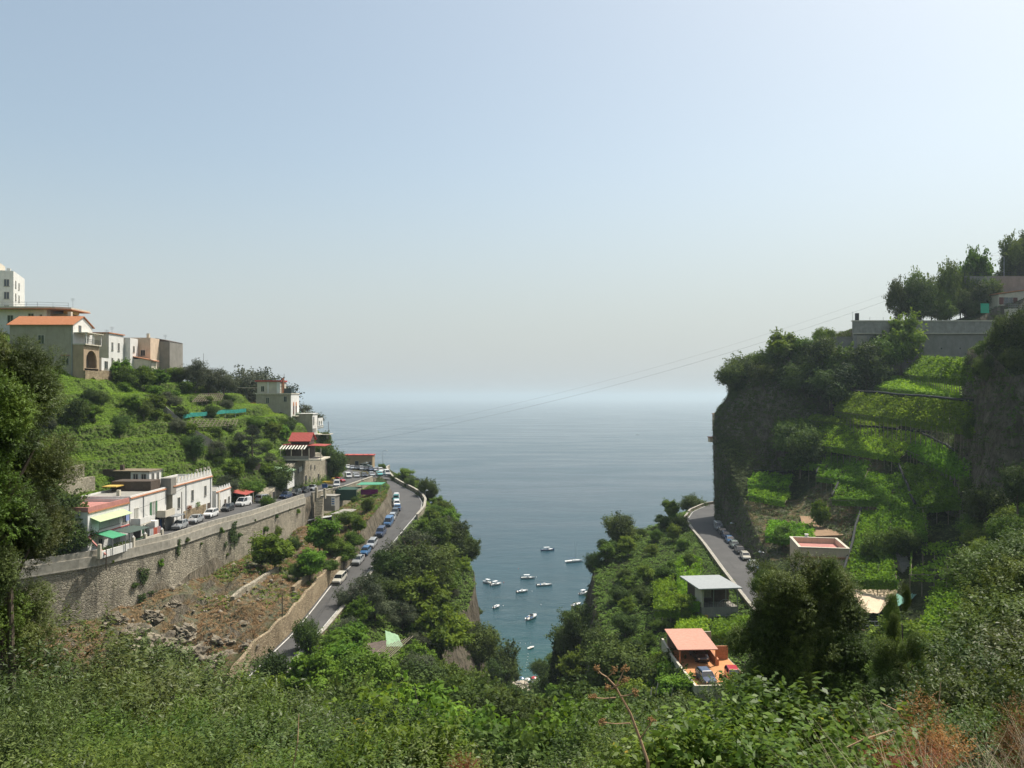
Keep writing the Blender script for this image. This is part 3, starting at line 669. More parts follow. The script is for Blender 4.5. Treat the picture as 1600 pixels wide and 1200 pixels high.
# ------------------------------------------------------------------ ground cover nobody could count
Vg = V.reshape(NR, NC, 3); C4 = (Vg[:-1, :-1] + Vg[1:, 1:] + Vg[:-1, 1:] + Vg[1:, :-1]) / 4
E1 = Vg[:-1, 1:] - Vg[:-1, :-1]; E2 = Vg[1:, :-1] - Vg[:-1, :-1]
NRM = np.cross(E1, E2); AR = np.linalg.norm(NRM, axis=2); NRM = NRM / (AR[..., None] + 1e-9); NRM[NRM[..., 2] < 0] *= -1
nmf = name_of[:-1, :-1]; Yf = C4[..., 1]
PXf = 800 + C4[..., 0] / np.maximum(Yf, .5) * F_PX
inview = (PXf > -60) & (PXf < 1660)
def cover(name, mask, dens, per, ln, wd, mat, rad, up, seed, lift=.1, patch=None, nrmw=.7, label=None):
    g = np.random.default_rng(seed); d_ = mask * AR * dens * inview
    if patch is not None: d_ = d_ * np.clip((fbm(C4 * patch[0], 3, seed) - patch[1]) * 4, 0, 1)
    n = g.poisson(d_); ii_, jj_ = np.nonzero(n); rep = n[ii_, jj_]; ii_ = np.repeat(ii_, rep); jj_ = np.repeat(jj_, rep); m_ = len(ii_)
    u = g.uniform(0, 1, (m_, 1)); v_ = g.uniform(0, 1, (m_, 1))
    P = Vg[ii_, jj_] * (1 - u) * (1 - v_) + Vg[ii_, jj_ + 1] * u * (1 - v_) + Vg[ii_ + 1, jj_] * (1 - u) * v_ + Vg[ii_ + 1, jj_ + 1] * u * v_
    Nn = NRM[ii_, jj_]; tb = g.uniform(0, 1, m_) * .5 + .5 * (fbm(P * .3, 3, seed + 3) * .9 + .5)
    # keep off the roads and yards
    pts = np.repeat(P, per, 0); nn_ = np.repeat(Nn, per, 0); t_ = np.repeat(tb, per)
    off = unit(m_ * per, g) * rad * g.uniform(.2, 1, (m_ * per, 1)); off[:, 2] = np.abs(off[:, 2]) * .8
    pts = pts + off + nn_ * lift
    N_ = nn_ * nrmw + unit(m_ * per, g) * .6; N_[:, 2] += up
    sc_ = np.repeat(g.uniform(.7, 1.35, m_), per)
    Vv, Ff = leaves(pts, N_, ln * sc_, wd * sc_, g)
    return tag(link(name, npmesh(name, Vv, Ff, mat, np.clip(t_ * .7 + .3 * g.uniform(0, 1, m_ * per), 0, 1))), kind='stuff', label=label)
isn = lambda s_: np.isin(nmf, list(s_))
flat_ = NRM[..., 2] > .62
cover('undergrowth', isn('JKM') & (Yf > 84) & (Yf < 262) | (isn('N') & (Yf > 84) & (Yf < 255)), 2.6, 9, .36, .25, M_MID, .75, .6, 201)
cover('undergrowth', isn('PQ') & (Yf > 84) & (Yf < 250), 2.4, 9, .34, .24, M_MID, .7, .6, 202)
cover('undergrowth', isn('stuvw') & (Yf > 60) & (Yf < 250), 1.3, 8, .36, .25, M_DARK, .7, .5, 203, patch=(.09, -.35))
cover('undergrowth', isn('r') & (Yf > 84) & (Yf < 122), 2.4, 9, .36, .25, M_MID, .9, .6, 222)
cover('undergrowth', (Yf > 26) & (Yf < 90) & ~isn('A'), 1.6, 9, .30, .2, M_MID, .7, .6, 204)
cover('ivy', isn('LO') & (Yf > 90) & (Yf < 290), 2.0, 8, .38, .28, M_DARK, .6, .3, 205, patch=(.10, .04), nrmw=1.2)
cover('ivy', isn('uvts') & ~flat_ & (Yf > 100), 1.2, 7, .34, .25, M_DARK, .5, .3, 206, patch=(.12, -.05), nrmw=1.2)
cover('long_grass', (isn('AB') | (nmf == 'A0')) & flat_ & (Yf > 108) & (Yf < 275), 6.0, 4, .36, .10, M_GRASS, .35, .5, 207)
cover('undergrowth', (isn('ABC') | (nmf == 'A0')) & ~flat_ & (Yf > 108) & (Yf < 275), 4.5, 9, .32, .22, M_MID, .6, .5, 208, patch=(.12, -.75))
cover('undergrowth', (isn('ABC') | (nmf == 'A0')) & (Yf > 108) & (Yf < 275), 1.6, 9, .34, .24, M_LIGHT, .7, .5, 209, patch=(.08, .02))
cover('dry_weeds', isn('FG') & (Yf > 100) & (Yf < 222), 3.2, 8, .34, .09, M_DRY, .45, .5, 210, patch=(.16, -.25))
cover('weeds', isn('FG') & (Yf > 100) & (Yf < 145), 1.3, 8, .30, .2, M_MID, .5, .5, 211, patch=(.15, .08))
cover('weeds', isn('FG') & (Yf >= 138) & (Yf < 240), 2.0, 9, .32, .22, M_MID, .6, .6, 212, patch=(.10, -.22))
cover('weeds', isn('FG') & (Yf >= 100) & (Yf < 240), 1.2, 8, .28, .2, M_LIGHT, .5, .5, 213, patch=(.2, .2))
cover('ivy', isn('uts') & (Yf > 190) & (Yf < 232), 3.0, 8, .34, .25, M_DARK, .6, .3, 214, patch=(.10, -.3), nrmw=1.2)

# ------------------------------------------------------------------ trees and bushes the photograph shows one by one
def T(kind, px, py, Y, label, hmin=3.0, wide=1.0, base=None, name_grp=None, hmax=30, sink=1.0):
    p = at(px, py, Y); gz = ground(p.x, Y); z = gz if base is None else base; h_ = max(hmin, min(hmax, p.z - z + .15))
    return plant(kind, p.x, Y, h_, max(p.z - h_, (gz if base is None else min(base, gz)) - sink), label=label, group=name_grp, wide=wide)
def TB(kind, px, top, bot, wpx, label, name_grp=None):
    "a tree whose foot, top and width are read off the photograph and stood on the ground where its foot is seen"
    q = hit(px, bot); h_ = (bot - top) / F_PX * q.y; i = rnd.randrange(len(PROTO[kind])); H, Rr = PROTO[kind][i][2:]
    return plant(kind, q.x, q.y, h_, q.z - .2, label=label, group=name_grp, wide=(wpx / 2 / F_PX * q.y) / Rr / (h_ / H), var=i)
g_ = 'trees on the ridge of the left hillside'

for kd, px, top, bot, wd_, lb in [('olive', 305, 564, 612, 44, 'leftmost grey olive tree on the ridge beside the grey block house'), ('olive', 326, 572, 616, 40, 'grey olive tree in the middle of the ridge clump'), ('olive', 350, 575, 618, 46, 'rounded grey olive tree at the right of the ridge clump'),
    ('mid', 275, 568, 592, 28, 'small dark green tree right under the grey block house')]: TB(kd, px, top, bot, wd_, lb, g_)
T('olive', 385, 584, 252, 'olive tree rising behind the awnings of the promontory villa', 9, 1.1, name_grp=g_, sink=6); T('olive', 412, 586, 256, 'olive tree behind the upper storey of the promontory villa', 9, 1.1, name_grp=g_, sink=6)
T('olive', 480, 632, 250, 'grey tree behind the east corner of the promontory villa', 9, 1.1, name_grp=g_, sink=6)
g_ = 'trees among the left terraces'
T('light', 188, 566, 178, 'green tree right of the arched loggia', 5, 1.1, name_grp=g_, sink=2); T('mid', 195, 566, 176, 'green tree below the cream ridge house', 5, name_grp=g_); T('light', 225, 573, 182, 'bright tree below the peach ridge house', 5, name_grp=g_); 
T('mid', 88, 604, 155, 'green tree under the big dim wall of the arcaded house', 4, name_grp=g_, sink=3); T('light', 250, 580, 190, 'bright green tree below the grey block house', 5, name_grp=g_)
T('dark', 118, 645, 146, 'dark rounded tree alone on the grass terraces', 5.5, .8, name_grp=g_); T('dark', 303, 692, 172, 'dark green tree at the end of the lowest grass terrace', 5, .95, name_grp=g_)
T('olive', 340, 698, 178, 'greyish bare looking shrub tree right of the lowest grass terrace', 5, .8, name_grp=g_); T('dark', 435, 728, 190, 'dark tree leaning over the shed with the green roof', 7, .9, name_grp=g_)
T('mid', 440, 656, 222, 'green tree below the promontory villa', 5, name_grp=g_, sink=3); T('light', 445, 668, 214, 'bright green tree above the restaurant roof', 4.5, 1.1, name_grp=g_); T('light', 425, 672, 208, 'bright green tree left of the restaurant roof', 4.5, 1.1, name_grp=g_)
T('mid', 400, 655, 205, 'mid green tree between the trellis and the villa', 5, name_grp=g_); T('dark', 330, 640, 190, 'dark bush tree above the grey field wall', 3.5, name_grp=g_); T('mid', 505, 668, 245, 'green tree at the promontory edge', 4, .9, name_grp=g_)
T('dark', 515, 695, 238, 'tall dark green tree right of the restaurant terrace', 8, .9, name_grp=g_); T('mid', 522, 712, 242, 'green tree above the car park wall', 7, .9, name_grp=g_); T('mid', 500, 700, 236, 'green tree hugging the restaurant terrace', 6, .9, name_grp=g_)
T('light', 365, 722, 178, 'bright green tree in the gardens above the carport', 4.5, 1.1, name_grp=g_); T('mid', 395, 745, 180, 'mid green tree above the carport end', 5, 1.1, name_grp=g_); T('mid', 378, 760, 176, 'rusty green bush tree over the carport wall', 3.5, 1.1, name_grp=g_)
T('olive', 355, 742, 172, 'blue grey shrub tree behind the small white house', 4, .9, name_grp=g_)
T('mid', 418, 766, 172, 'climbing green tree hanging over the parapet of the great wall', 5, .75, base=-25.5, name_grp=g_)
T('mid', 424, 800, 170, 'ivy like tree against the great wall below the parapet', 6, .7, base=-31.5, name_grp=g_)
g_ = 'trees on the dry slope under the great wall'

for kd, px, top, bot, wd_, lb in [('light', 429, 833, 892, 74, 'large round bright green tree against the great retaining wall'), ('light', 500, 808, 866, 64, 'bright green tree below the canopy and the concrete store'),
    ('mid', 520, 828, 868, 40, 'green tree right below the canopy'), ('light', 484, 862, 908, 56, 'leafy green tree above the lower road wall'), ('mid', 538, 842, 880, 44, 'small green tree above the tight trio of cars'),
    ('mid', 408, 850, 884, 34, 'green bush tree left of the large round one'), ('mid', 512, 868, 898, 34, 'small leafy tree at the end of the lower road wall'), ('dark', 465, 880, 905, 30, 'small dark tree beside the grassy ledge'),
    ('mid', 552, 822, 860, 34, 'green tree under the brown earth bank'), ('dark', 455, 838, 866, 30, 'dark small tree right of the large round one'), ('mid', 545, 792, 824, 40, 'green tree in the lower corner of the vegetable garden'),
    ('light', 560, 806, 838, 26, 'little bright tree on the earth bank'), ('mid', 575, 772, 800, 26, 'little tree beside the green net pavilion')]: TB(kd, px, top, bot, wd_, lb, g_)
T('mid', 515, 775, 205, 'green bush tree beside the netted shelter', 3, .8, name_grp=g_); T('dark', 556, 790, 206, 'dark tree in the vegetable garden', 3, .7, name_grp=g_)
g_ = 'dark trees at the left edge'
for k, (px, py, Y, h_) in enumerate([(28, 768, 115, 8), (64, 764, 116, 7), (88, 774, 117, 6), (0, 790, 112, 8), (50, 800, 112.5, 6), (104, 806, 114.5, 4)]):
    T('dark', px, py, Y, ['dark tree tallest in the clump left of the pink roofed house', 'dark tree in the middle of the clump left of the pink roofed house', 'dark tree touching the pink roofed house', 'dark tree at the far left of the clump by the house', 'dark tree low in front of the clump by the house', 'small dark tree beside the pink buttress'][k], h_, .95, base=-23.4, name_grp=g_)
# roadside trees on the outer edge of the lower road
g_ = 'trees standing along the outer edge of the lower road'
T('olive', 562, 928, 138, 'big grey green olive tree above the torn net', 8, .95, name_grp=g_); T('dark', 612, 862, 158, 'large dark evergreen beside the lower road', 7.5, .95, name_grp=g_); T('dark', 660, 860, 160, 'dark evergreen right of the large roadside one', 7, 1.2, name_grp=g_)
T('olive', 640, 830, 168, 'grey green evergreen above the road bend', 6, 1.2, name_grp=g_); T('mid', 680, 800, 190, 'green tree below the hairpin bend', 6, 1.2, name_grp=g_); T('dark', 705, 815, 196, 'dark tree on the left cliff edge', 6, 1.1, name_grp=g_)
T('dark', 722, 842, 194, 'outermost dark tree hanging from the left cliff', 7, 1.1, name_grp=g_); T('dark', 668, 752, 226, 'dark tree outside the hairpin parapet', 5, 1.0, name_grp=g_); T('dark', 640, 748, 240, 'dark tree right of the parapet pillar', 4, .9, name_grp=g_)
T('mid', 690, 775, 215, 'mid green tree outside the hairpin parapet', 5, 1.0, name_grp=g_); T('dark', 618, 752, 254, 'small dark tree beyond the upper parapet', 3, .8, name_grp=g_); T('mid', 597, 728, 285, 'green tree beyond the car park parapet', 4, .9, name_grp=g_)
T('dark', 478, 985, 118, 'dark tree leaning over the outer edge of the lower road', 5.5, .65, name_grp=g_); T('dark', 425, 1028, 100, 'round dark green bush hiding the foot of the lower road', 5, .7, name_grp=g_); T('light', 655, 905, 150, 'bright green tree in the hollow behind the olive tree', 5, 1.1, name_grp=g_)
T('light', 690, 950, 145, 'bright green tree above the bare cliff face', 5, 1.1, name_grp=g_); T('dark', 770, 1005, 205, 'solitary dark tree standing out above the beach', 9, .75, name_grp=g_); T('mid', 560, 1000, 104, 'dense green tree below the torn net', 6, 1.1, name_grp=g_)
T('conifer', 880, 985, 178, 'pointed conifer on the slope under the right cliff', 11, .8); T('conifer', 868, 1000, 172, 'second pointed conifer lower under the right cliff', 10, .8)
# right cliff top and terraces
g_ = 'trees on top of the right cliff'
for k, (kd, px, py, Y, h_, w_) in enumerate([('dark', 1152, 562, 216, 7, .9), ('mid', 1175, 548, 217, 7, 1), ('mid', 1200, 540, 217, 7.5, 1), ('light', 1225, 532, 217, 8, 1), ('mid', 1250, 530, 217, 8, 1), ('dark', 1275, 535, 214, 8, 1), ('mid', 1288, 506, 216, 6, .7),
        ('mid', 1310, 530, 212, 8, 1), ('dark', 1335, 545, 211, 8, 1), ('mid', 1378, 508, 212.5, 9, .8), ('light', 1408, 505, 212.5, 9, .7), ('dark', 1355, 560, 209, 6, 1), ('dark', 1300, 575, 207, 6, 1), ('dark', 1240, 575, 212, 6, 1),
        ('dark', 1190, 585, 213, 6, .9), ('dark', 1155, 600, 214, 4, .7), ('mid', 1240, 642, 202, 5, .9), ('dark', 1250, 670, 196, 5, .9), ('dark', 1122, 705, 213, 3.5, .6), ('dark', 1140, 720, 208, 4, .7)]):
    T(kd, px, py - 4, Y, ['dark tree first at the seaward end of the cliff top', 'green tree second from the seaward end of the cliff top', 'green tree third from the seaward end of the cliff top', 'bright tree where the cliff top begins to rise', 'round green tree left of the planted roof', 'dark tree below the planted roof',
        'small tree poking up left of the planted roof', 'green tree in front of the low outbuildings', 'dark tree below the left end of the long terrace building', 'left of two trees standing against the long terrace building', 'right of two trees standing against the long terrace building', 'dark tree left of the highest pergola',
        'dark tree in the shade below the cliff top trees', 'dark tree above the bare rock of the cliff', 'dark tree on the brow of the shaded rock', 'low dark tree at the lip of the seaward cliff', 'pale green round tree left of the middle pergolas', 'dark tree under the pale round one by the pergolas', 'small dark tree hanging on the seaward cliff', 'dark tree in a cleft of the seaward cliff'][k], h_ + (3 if k < 16 else 0), w_ * 1.05, name_grp=g_, sink=6)
g_ = 'big trees behind the long terrace building'
for k, (kd, px, py, Y, w_) in enumerate([('dark', 1405, 440, 222, .55), ('mid', 1430, 408, 224, .55), ('mid', 1455, 418, 226, .5), ('dark', 1480, 420, 224, .5), ('mid', 1500, 405, 228, .5), ('light', 1522, 394, 230, .5), ('dark', 1520, 450, 222, .6), ('dark', 1440, 460, 220, .65), ('mid', 1475, 465, 220, .65)]):
    T(kd, px, py, Y, ['dark tree at the left of the clump behind the long building', 'tall tree with a pointed top behind the long building', 'green tree in the middle of the clump behind the long building', 'dark tree right of the middle of the clump behind the long building', 'green tree before the tallest of the clump behind the long building',
        'bright tree highest of the clump behind the long building', 'dark tree over the vivid green sheet', 'low dark tree in front of the clump, left', 'low green tree in front of the clump, right'][k], 12, w_, base=20, name_grp=g_)
T('dark', 1592, 366, 232, 'tall tree at the top right corner beside the lane lamp', 14, .5, base=30); T('olive', 1608, 400, 228, 'grey tree under the tall one at the top right corner', 10, .6, base=30)
T('dark', 1566, 428, 238, 'dark hedge tree along the lane wall', 8, 1.0, base=26); T('dark', 1600, 424, 240, 'dark hedge tree over the cream house roof', 8, 1.0, base=26); T('dark', 1545, 442, 224, 'dark hedge tree left end of the lane wall', 8, 1.0, base=25)
g_ = 'trees on the rock buttress'

for k, (kd, px, py, Y, h_, w_) in enumerate([('dark', 1602, 490, 132, 8, .75), ('dark', 1572, 496, 134, 7, .7), ('mid', 1542, 520, 137, 6, .7), ('dark', 1538, 556, 134, 4, .7), ('dark', 1585, 548, 130, 5, .8), ('dark', 1520, 655, 136, 4, .7), ('mid', 1515, 742, 134, 5, .8), ('dark', 1590, 730, 112, 5, .8), ('dark', 1540, 765, 122, 5, .9), ('mid', 1575, 790, 104, 6, .9), ('mid', 1530, 830, 106, 6, .9)]):
    T(kd, px, py, Y, ['dark tree crowning the buttress at the right edge', 'dark tree second on the crown of the buttress', 'green tree at the left shoulder of the buttress', 'dark tree under the left shoulder of the buttress', 'dark tree in the upper face of the buttress', 'small dark tree on the left flank of the buttress',
        'green tree at the foot of the buttress by the sloping pergola', 'dark tree at the foot of the buttress, right edge', 'dark tree between the buttress and the grey poles', 'green tree right of the grey pole pergola, upper', 'green tree right of the grey pole pergola, lower'][k], h_, w_, name_grp=g_, sink=3, hmax=h_ + 1)
T('light', 1281, 782, 166, 'small single tree on the bare soil plot', 4.2, .62); T('mid', 1225, 812, 160, 'leafy bush tree under the soil plot wall', 3, .9); T('light', 1050, 780, 215, 'bright tree at the outer side of the right hand bend', 3.5, .9)
T('mid', 1000, 822, 198, 'green tree on the brow of the right gorge cliff', 4, 1); T('dark', 950, 845, 186, 'dark tree at the tip of the right gorge cliff', 4.5, 1); T('dark', 928, 868, 181, 'lowest dark tree at the tip of the right gorge cliff', 4, .9)
T('mid', 1375, 815, 136, 'round leafy tree beside the half bare pergola', 4, .9); T('mid', 1412, 812, 134, 'leafy tree above the garden steps', 4.5, .9)
# tall dark pine with layered branches beside the restaurant garden
def pinecrown(seed):
    g = np.random.default_rng(seed); n = 15000; nl = 34; zc = g.uniform(3.0, 11.5, nl); a = g.uniform(0, 6.28, nl); rr = (1 - np.abs((zc - 6.2) / 6.5)) * 3.6 * g.uniform(.35, 1.0, nl)
    k = g.integers(0, nl, n); C = np.stack([rr * np.cos(a), rr * np.sin(a), zc], 1); P = C[k] + unit(n, g) * g.uniform(.2, 1, (n, 1)) * np.array([1.25, 1.25, .5])
    N = unit(n, g) * .7 + np.array([0, 0, .6]); Vv, Ff = leaves(P, N, .30, .08, g); return npmesh('crown', Vv, Ff, M_PINE, g.uniform(0, 1, n))
M_PINE = leafmat('needle_dark', (.014, .026, .014), (.045, .062, .034), .12)
q = at(394, 737, 186); pr = empty('pine_tree', (q.x, q.y, q.z - 1), 0, 'tall dark pine with layered boughs in front of the terraces', 'tree')
link('crown', pinecrown(5), pr); tm = MB().tube([(0, 0, -1), (.1, 0, 4), (-.1, 0, 8), (0, 0, 11.6)], .3, 8, .06)
for k in range(12): aa = k * 2.4; z_ = 2.4 + k * .7; tm.tube([(0, 0, z_), (math.cos(aa) * 1.6, math.sin(aa) * 1.6, z_ + .2), (math.cos(aa) * 2.6, math.sin(aa) * 2.6, z_ + .7)], .09, 5, .03)
link('trunk', tm.mesh('trunk', bark), pr)

# fallen stones on the dry slope, too many to count
g = np.random.default_rng(42); mb_v = []; mb_f = []; ico = [Vector(v) for v in ((0, 0, 1), (.9, 0, .4), (.28, .85, .4), (-.72, .53, .4), (-.72, -.53, .4), (.28, -.85, .4), (.72, .53, -.4), (-.28, .85, -.4), (-.9, 0, -.4), (-.28, -.85, -.4), (.72, -.53, -.4), (0, 0, -1))]
icf = [(0, 1, 2), (0, 2, 3), (0, 3, 4), (0, 4, 5), (0, 5, 1), (1, 6, 2), (2, 7, 3), (3, 8, 4), (4, 9, 5), (5, 10, 1), (6, 7, 2), (7, 8, 3), (8, 9, 4), (9, 10, 5), (10, 6, 1), (11, 7, 6), (11, 8, 7), (11, 9, 8), (11, 10, 9), (11, 6, 10)]
ci = [c_ for c_, (i, t_, k) in enumerate(cols) if k in 'FG']
for n_ in range(620):
    r_ = int(g.integers(int(np.searchsorted(YS, 101)), int(np.searchsorted(YS, 210)))); c_ = int(g.choice(ci)); p = V[r_, c_] + g.uniform(-.8, .8, 3) * np.array([1, 1, 0])
    if YS[r_] > 150 and g.uniform() < .6: continue
    sc3 = g.uniform(.1, .32) * (2.2 if g.uniform() < .07 else 1) * g.uniform(.6, 1.3, 3); b0 = len(mb_v)
    mb_v += [(p[0] + v.x * sc3[0] * g.uniform(.75, 1.2), p[1] + v.y * sc3[1] * g.uniform(.75, 1.2), p[2] + v.z * sc3[2]) for v in ico]; mb_f += [(a + b0, b_ + b0, c2 + b0) for a, b_, c2 in icf]
tag(link('rubble', npmesh('rubble', mb_v, mb_f, plain('rubble_stone', (.26, .225, .17), .9, 0, .35, 1.2))), kind='stuff')
# plants rooted in the great wall
g_ = 'plants rooted in the great retaining wall'
for k, (Y, dz) in enumerate([(118, -1.5), (127, -3.8), (134, -1.2), (139, -2.6), (146, -1.6), (152, -3.4), (158, -1.3), (163, -4.2), (169, -2.2), (177, -1.6), (183, -3.0), (122, -6.0), (148, -6.2)]):
    plant('bushy', float(fx('E', Y)) + .6, Y, .5 + .3 * ((k * 5) % 3), float(fz('E', Y)) + dz, g_, var=k % 3, wide=1.1, look='small tuft of leaves growing from the great wall')

# bushes and small trees scattered over the cultivated left hillside
g_ = random.Random(5); pts = []
AVL = [(60, 685, 335, 745), (90, 480, 175, 600), (280, 640, 390, 672), (365, 585, 500, 660), (435, 675, 515, 735), (90, 735, 410, 870), (290, 605, 350, 632)]
for n_ in range(900):
    px, py = g_.uniform(60, 500), g_.uniform(585, 770)
    if any(a < px < c2 and b_ < py < d_ for a, b_, c2, d_ in AVL) or any(abs(px - u) < 13 and abs(py - v_) < 8 for u, v_ in pts): continue
    q = hit(px, py)
    if q is None or q.y > 262 or q.x > float(fx('D', q.y)) - 1.5: continue
    if px < 250 and py > 610 and g_.random() < .6: continue
    pts.append((px, py)); kd = g_.choice(['bushy', 'bushy', 'mid', 'light', 'bushy', 'olive', 'dark'])
    plant(kd, q.x, q.y, g_.uniform(1.6, 2.8) if kd == 'bushy' else g_.uniform(2.6, 4.2), q.z - .5, 'bushes and small trees of the left hillside', 'on the left hillside', wide=1.35 if kd == 'bushy' else 1.15)
    if len(pts) > 46: break

# creepers and dead growth hanging on the great wall
g = np.random.default_rng(61); n = 60000; Yw = g.uniform(100, 188, n); fz_ = np.interp(Yw, FA['F'][:, 0], FA['F'][:, 2]); ez = np.interp(Yw, FA['E'][:, 0], FA['E'][:, 2]); t_ = g.uniform(0, 1, n); zw = ez - .2 + (fz_ - ez + .2) * t_
xw = np.interp(Yw, FA['E'][:, 0], FA['E'][:, 1]) + .62; Pw = np.stack([xw, Yw, zw], 1)
kp = fbm(Pw * np.array([0, .16, .11]), 4, 31) + .25 * (t_ > .85) - .12 * t_ > .47; Pw = Pw[kp][:4000]; m_ = len(Pw); Pw[:, 0] += g.uniform(0, .35, m_)
link('creeper', npmesh('creeper', *leaves(Pw, unit(m_, g) * .6 + np.array([.8, -.2, .5]), .30, .17, g), M_DARK, g.uniform(0, 1, m_)))['kind'] = 'stuff'
# crags that break through the dry slope
crag = bpy.data.materials['hillside_ground']; ORDc = ['first', 'second', 'third', 'fourth', 'fifth', 'sixth', 'seventh', 'eighth', 'ninth', 'tenth', 'eleventh', 'twelfth']
CRAG = sorted([(175, 965, 2.0), (205, 985, 2.6), (238, 960, 1.6), (252, 1000, 2.8), (290, 985, 2.2), (300, 1020, 3.0), (335, 1000, 2.0), (345, 1030, 2.4), (372, 975, 1.5), (270, 945, 1.3), (225, 1015, 2.8), (390, 1005, 1.4)])
for i, (px, py, r_) in enumerate(CRAG):
    q = hit(px, py); bm = bmesh.new(); bmesh.ops.create_icosphere(bm, subdivisions=4, radius=1); P_ = np.array([v.co[:] for v in bm.verts])
    d_ = 1 + .55 * np.abs(fbm(P_ * 1.6 + i * 3.1, 5, i)) * 2 - .35 + .15 * fbm(P_ * 5 + i, 3, i)
    P_ = P_ * d_[:, None] * np.array([1.25, 1.0, .62]) * r_
    for v, c2 in zip(bm.verts, P_): v.co = c2
    me_ = bpy.data.meshes.new('rock_outcrop'); bm.to_mesh(me_); bm.free(); o = link('rock_outcrop', me_, None, MATS['crag_rock'] if 'crag_rock' in MATS else stone('crag_rock', (.12, .105, .08), (.30, .26, .19), (.17, .14, .10), .9, .7, .8))
    o.location = (q.x, q.y, q.z - r_ * .25); o.rotation_euler.z = i * 1.9; tag(o, f'craggy grey brown rock on the dry slope under the wall, {ORDc[i]} from left', 'rock', 'crags on the dry slope')

g_ = 'crowns in the foot of the wooded gorge'
WL = [('dark', 585, 1098, 62), ('mid', 632, 1092, 74), ('light', 665, 1085, 58), ('dark', 705, 1072, 70), ('mid', 742, 1098, 60), ('mid', 690, 1120, 48), ('light', 745, 1140, 46), ('dark', 790, 1105, 66), ('mid', 822, 1128, 54), ('dark', 858, 1098, 70), ('light', 880, 1132, 50),
      ('mid', 915, 1102, 62), ('dark', 948, 1086, 66), ('mid', 640, 1130, 42), ('light', 590, 1112, 44), ('dark', 795, 1160, 42), ('mid', 850, 1168, 40), ('light', 930, 1150, 42), ('mid', 985, 1072, 64), ('dark', 540, 1092, 56)]
for i, (kd, px, py, Y) in enumerate(sorted(WL, key=lambda a: a[1])):
    T(kd, px, py, Y, None, 4, 1.0, None, g_, 8.5)
# ------------------------------------------------------------------ building kit
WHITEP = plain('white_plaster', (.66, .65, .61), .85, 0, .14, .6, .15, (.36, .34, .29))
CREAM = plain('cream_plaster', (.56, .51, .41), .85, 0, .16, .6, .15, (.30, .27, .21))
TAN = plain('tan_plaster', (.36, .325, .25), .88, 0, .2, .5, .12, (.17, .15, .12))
GREYP = plain('bare_grey_render', (.25, .235, .205), .9, 0, .2, .6, .1, (.13, .12, .10))
PEACH = plain('peach_plaster', (.62, .48, .35), .85, 0, .15, .7, .15, (.3, .22, .16))
PINKP = plain('pink_roof_paint', (.44, .20, .17), .8, 0, .2, .8, .2, (.27, .14, .12))
REDP = plain('red_roof_paint', (.40, .075, .06), .75, 0, .25, .8, .2)
CONC = plain('bare_concrete', (.30, .285, .25), .9, 0, .25, .9, .1, (.14, .13, .11))
BROWNW = plain('brown_boards', (.085, .062, .045), .8, 0, .3, 2)
DARKIN = plain('dark_opening', (.018, .018, .018), .9)
GLASS = plain('window_glass', (.03, .04, .05), .08, 0, .2, 1, .8)
FRAMEW = plain('frame_paint', (.50, .47, .40), .6)
GREENP = plain('green_shutter', (.05, .15, .07), .6)
BLUEP = plain('blue_shutter', (.03, .12, .34), .5)
METAL = plain('galvanised_metal', (.34, .36, .37), .45, .6, .2, 2)
IRON = plain('dark_iron', (.04, .04, .042), .6, .4)
CURT = plain('pale_curtain', (.42, .42, .38), .9, 0, .35, 6)
TERRA = plain('terracotta_edge', (.46, .20, .10), .8, 0, .25, 3)
def tilemat(name, c1, c2, ax='y', sc=4.5):
    m, t, b, o = nodes(name); tc = t.nodes.new('ShaderNodeTexCoord').outputs['Object']
    sp_ = t.nodes.new('ShaderNodeSeparateXYZ'); t.links.new(tc, sp_.inputs[0])
    w1 = mth(t, 'SINE', mth(t, 'MULTIPLY', sp_.outputs[ax.upper()], sc * 6.283)); n = noise(t, 2.5, 5, .7, tc)
    c = ramp(t, n, [(.3, c1), (.7, c2)]); c = mixc(t, c, [x * .45 for x in c1], mth(t, 'MULTIPLY', ramp(t, w1, [(0, (1, 1, 1)), (.35, (0, 0, 0))]), .6))
    t.links.new(c, b.inputs['Base Color']); b.inputs['Roughness'].default_value = .85; b.inputs['Specular IOR Level'].default_value = .2
    bump(t, b, w1, .6, .06); MATS[name] = m; return m
ORTILE = tilemat('orange_roof_tiles', (.46, .17, .07), (.62, .27, .13), 'x')
PKTILE = tilemat('pink_roof_tiles', (.62, .30, .22), (.74, .42, .32), 'y')
RDTILE = tilemat('red_ribbed_roof', (.36, .07, .055), (.46, .11, .09), 'x', 3)

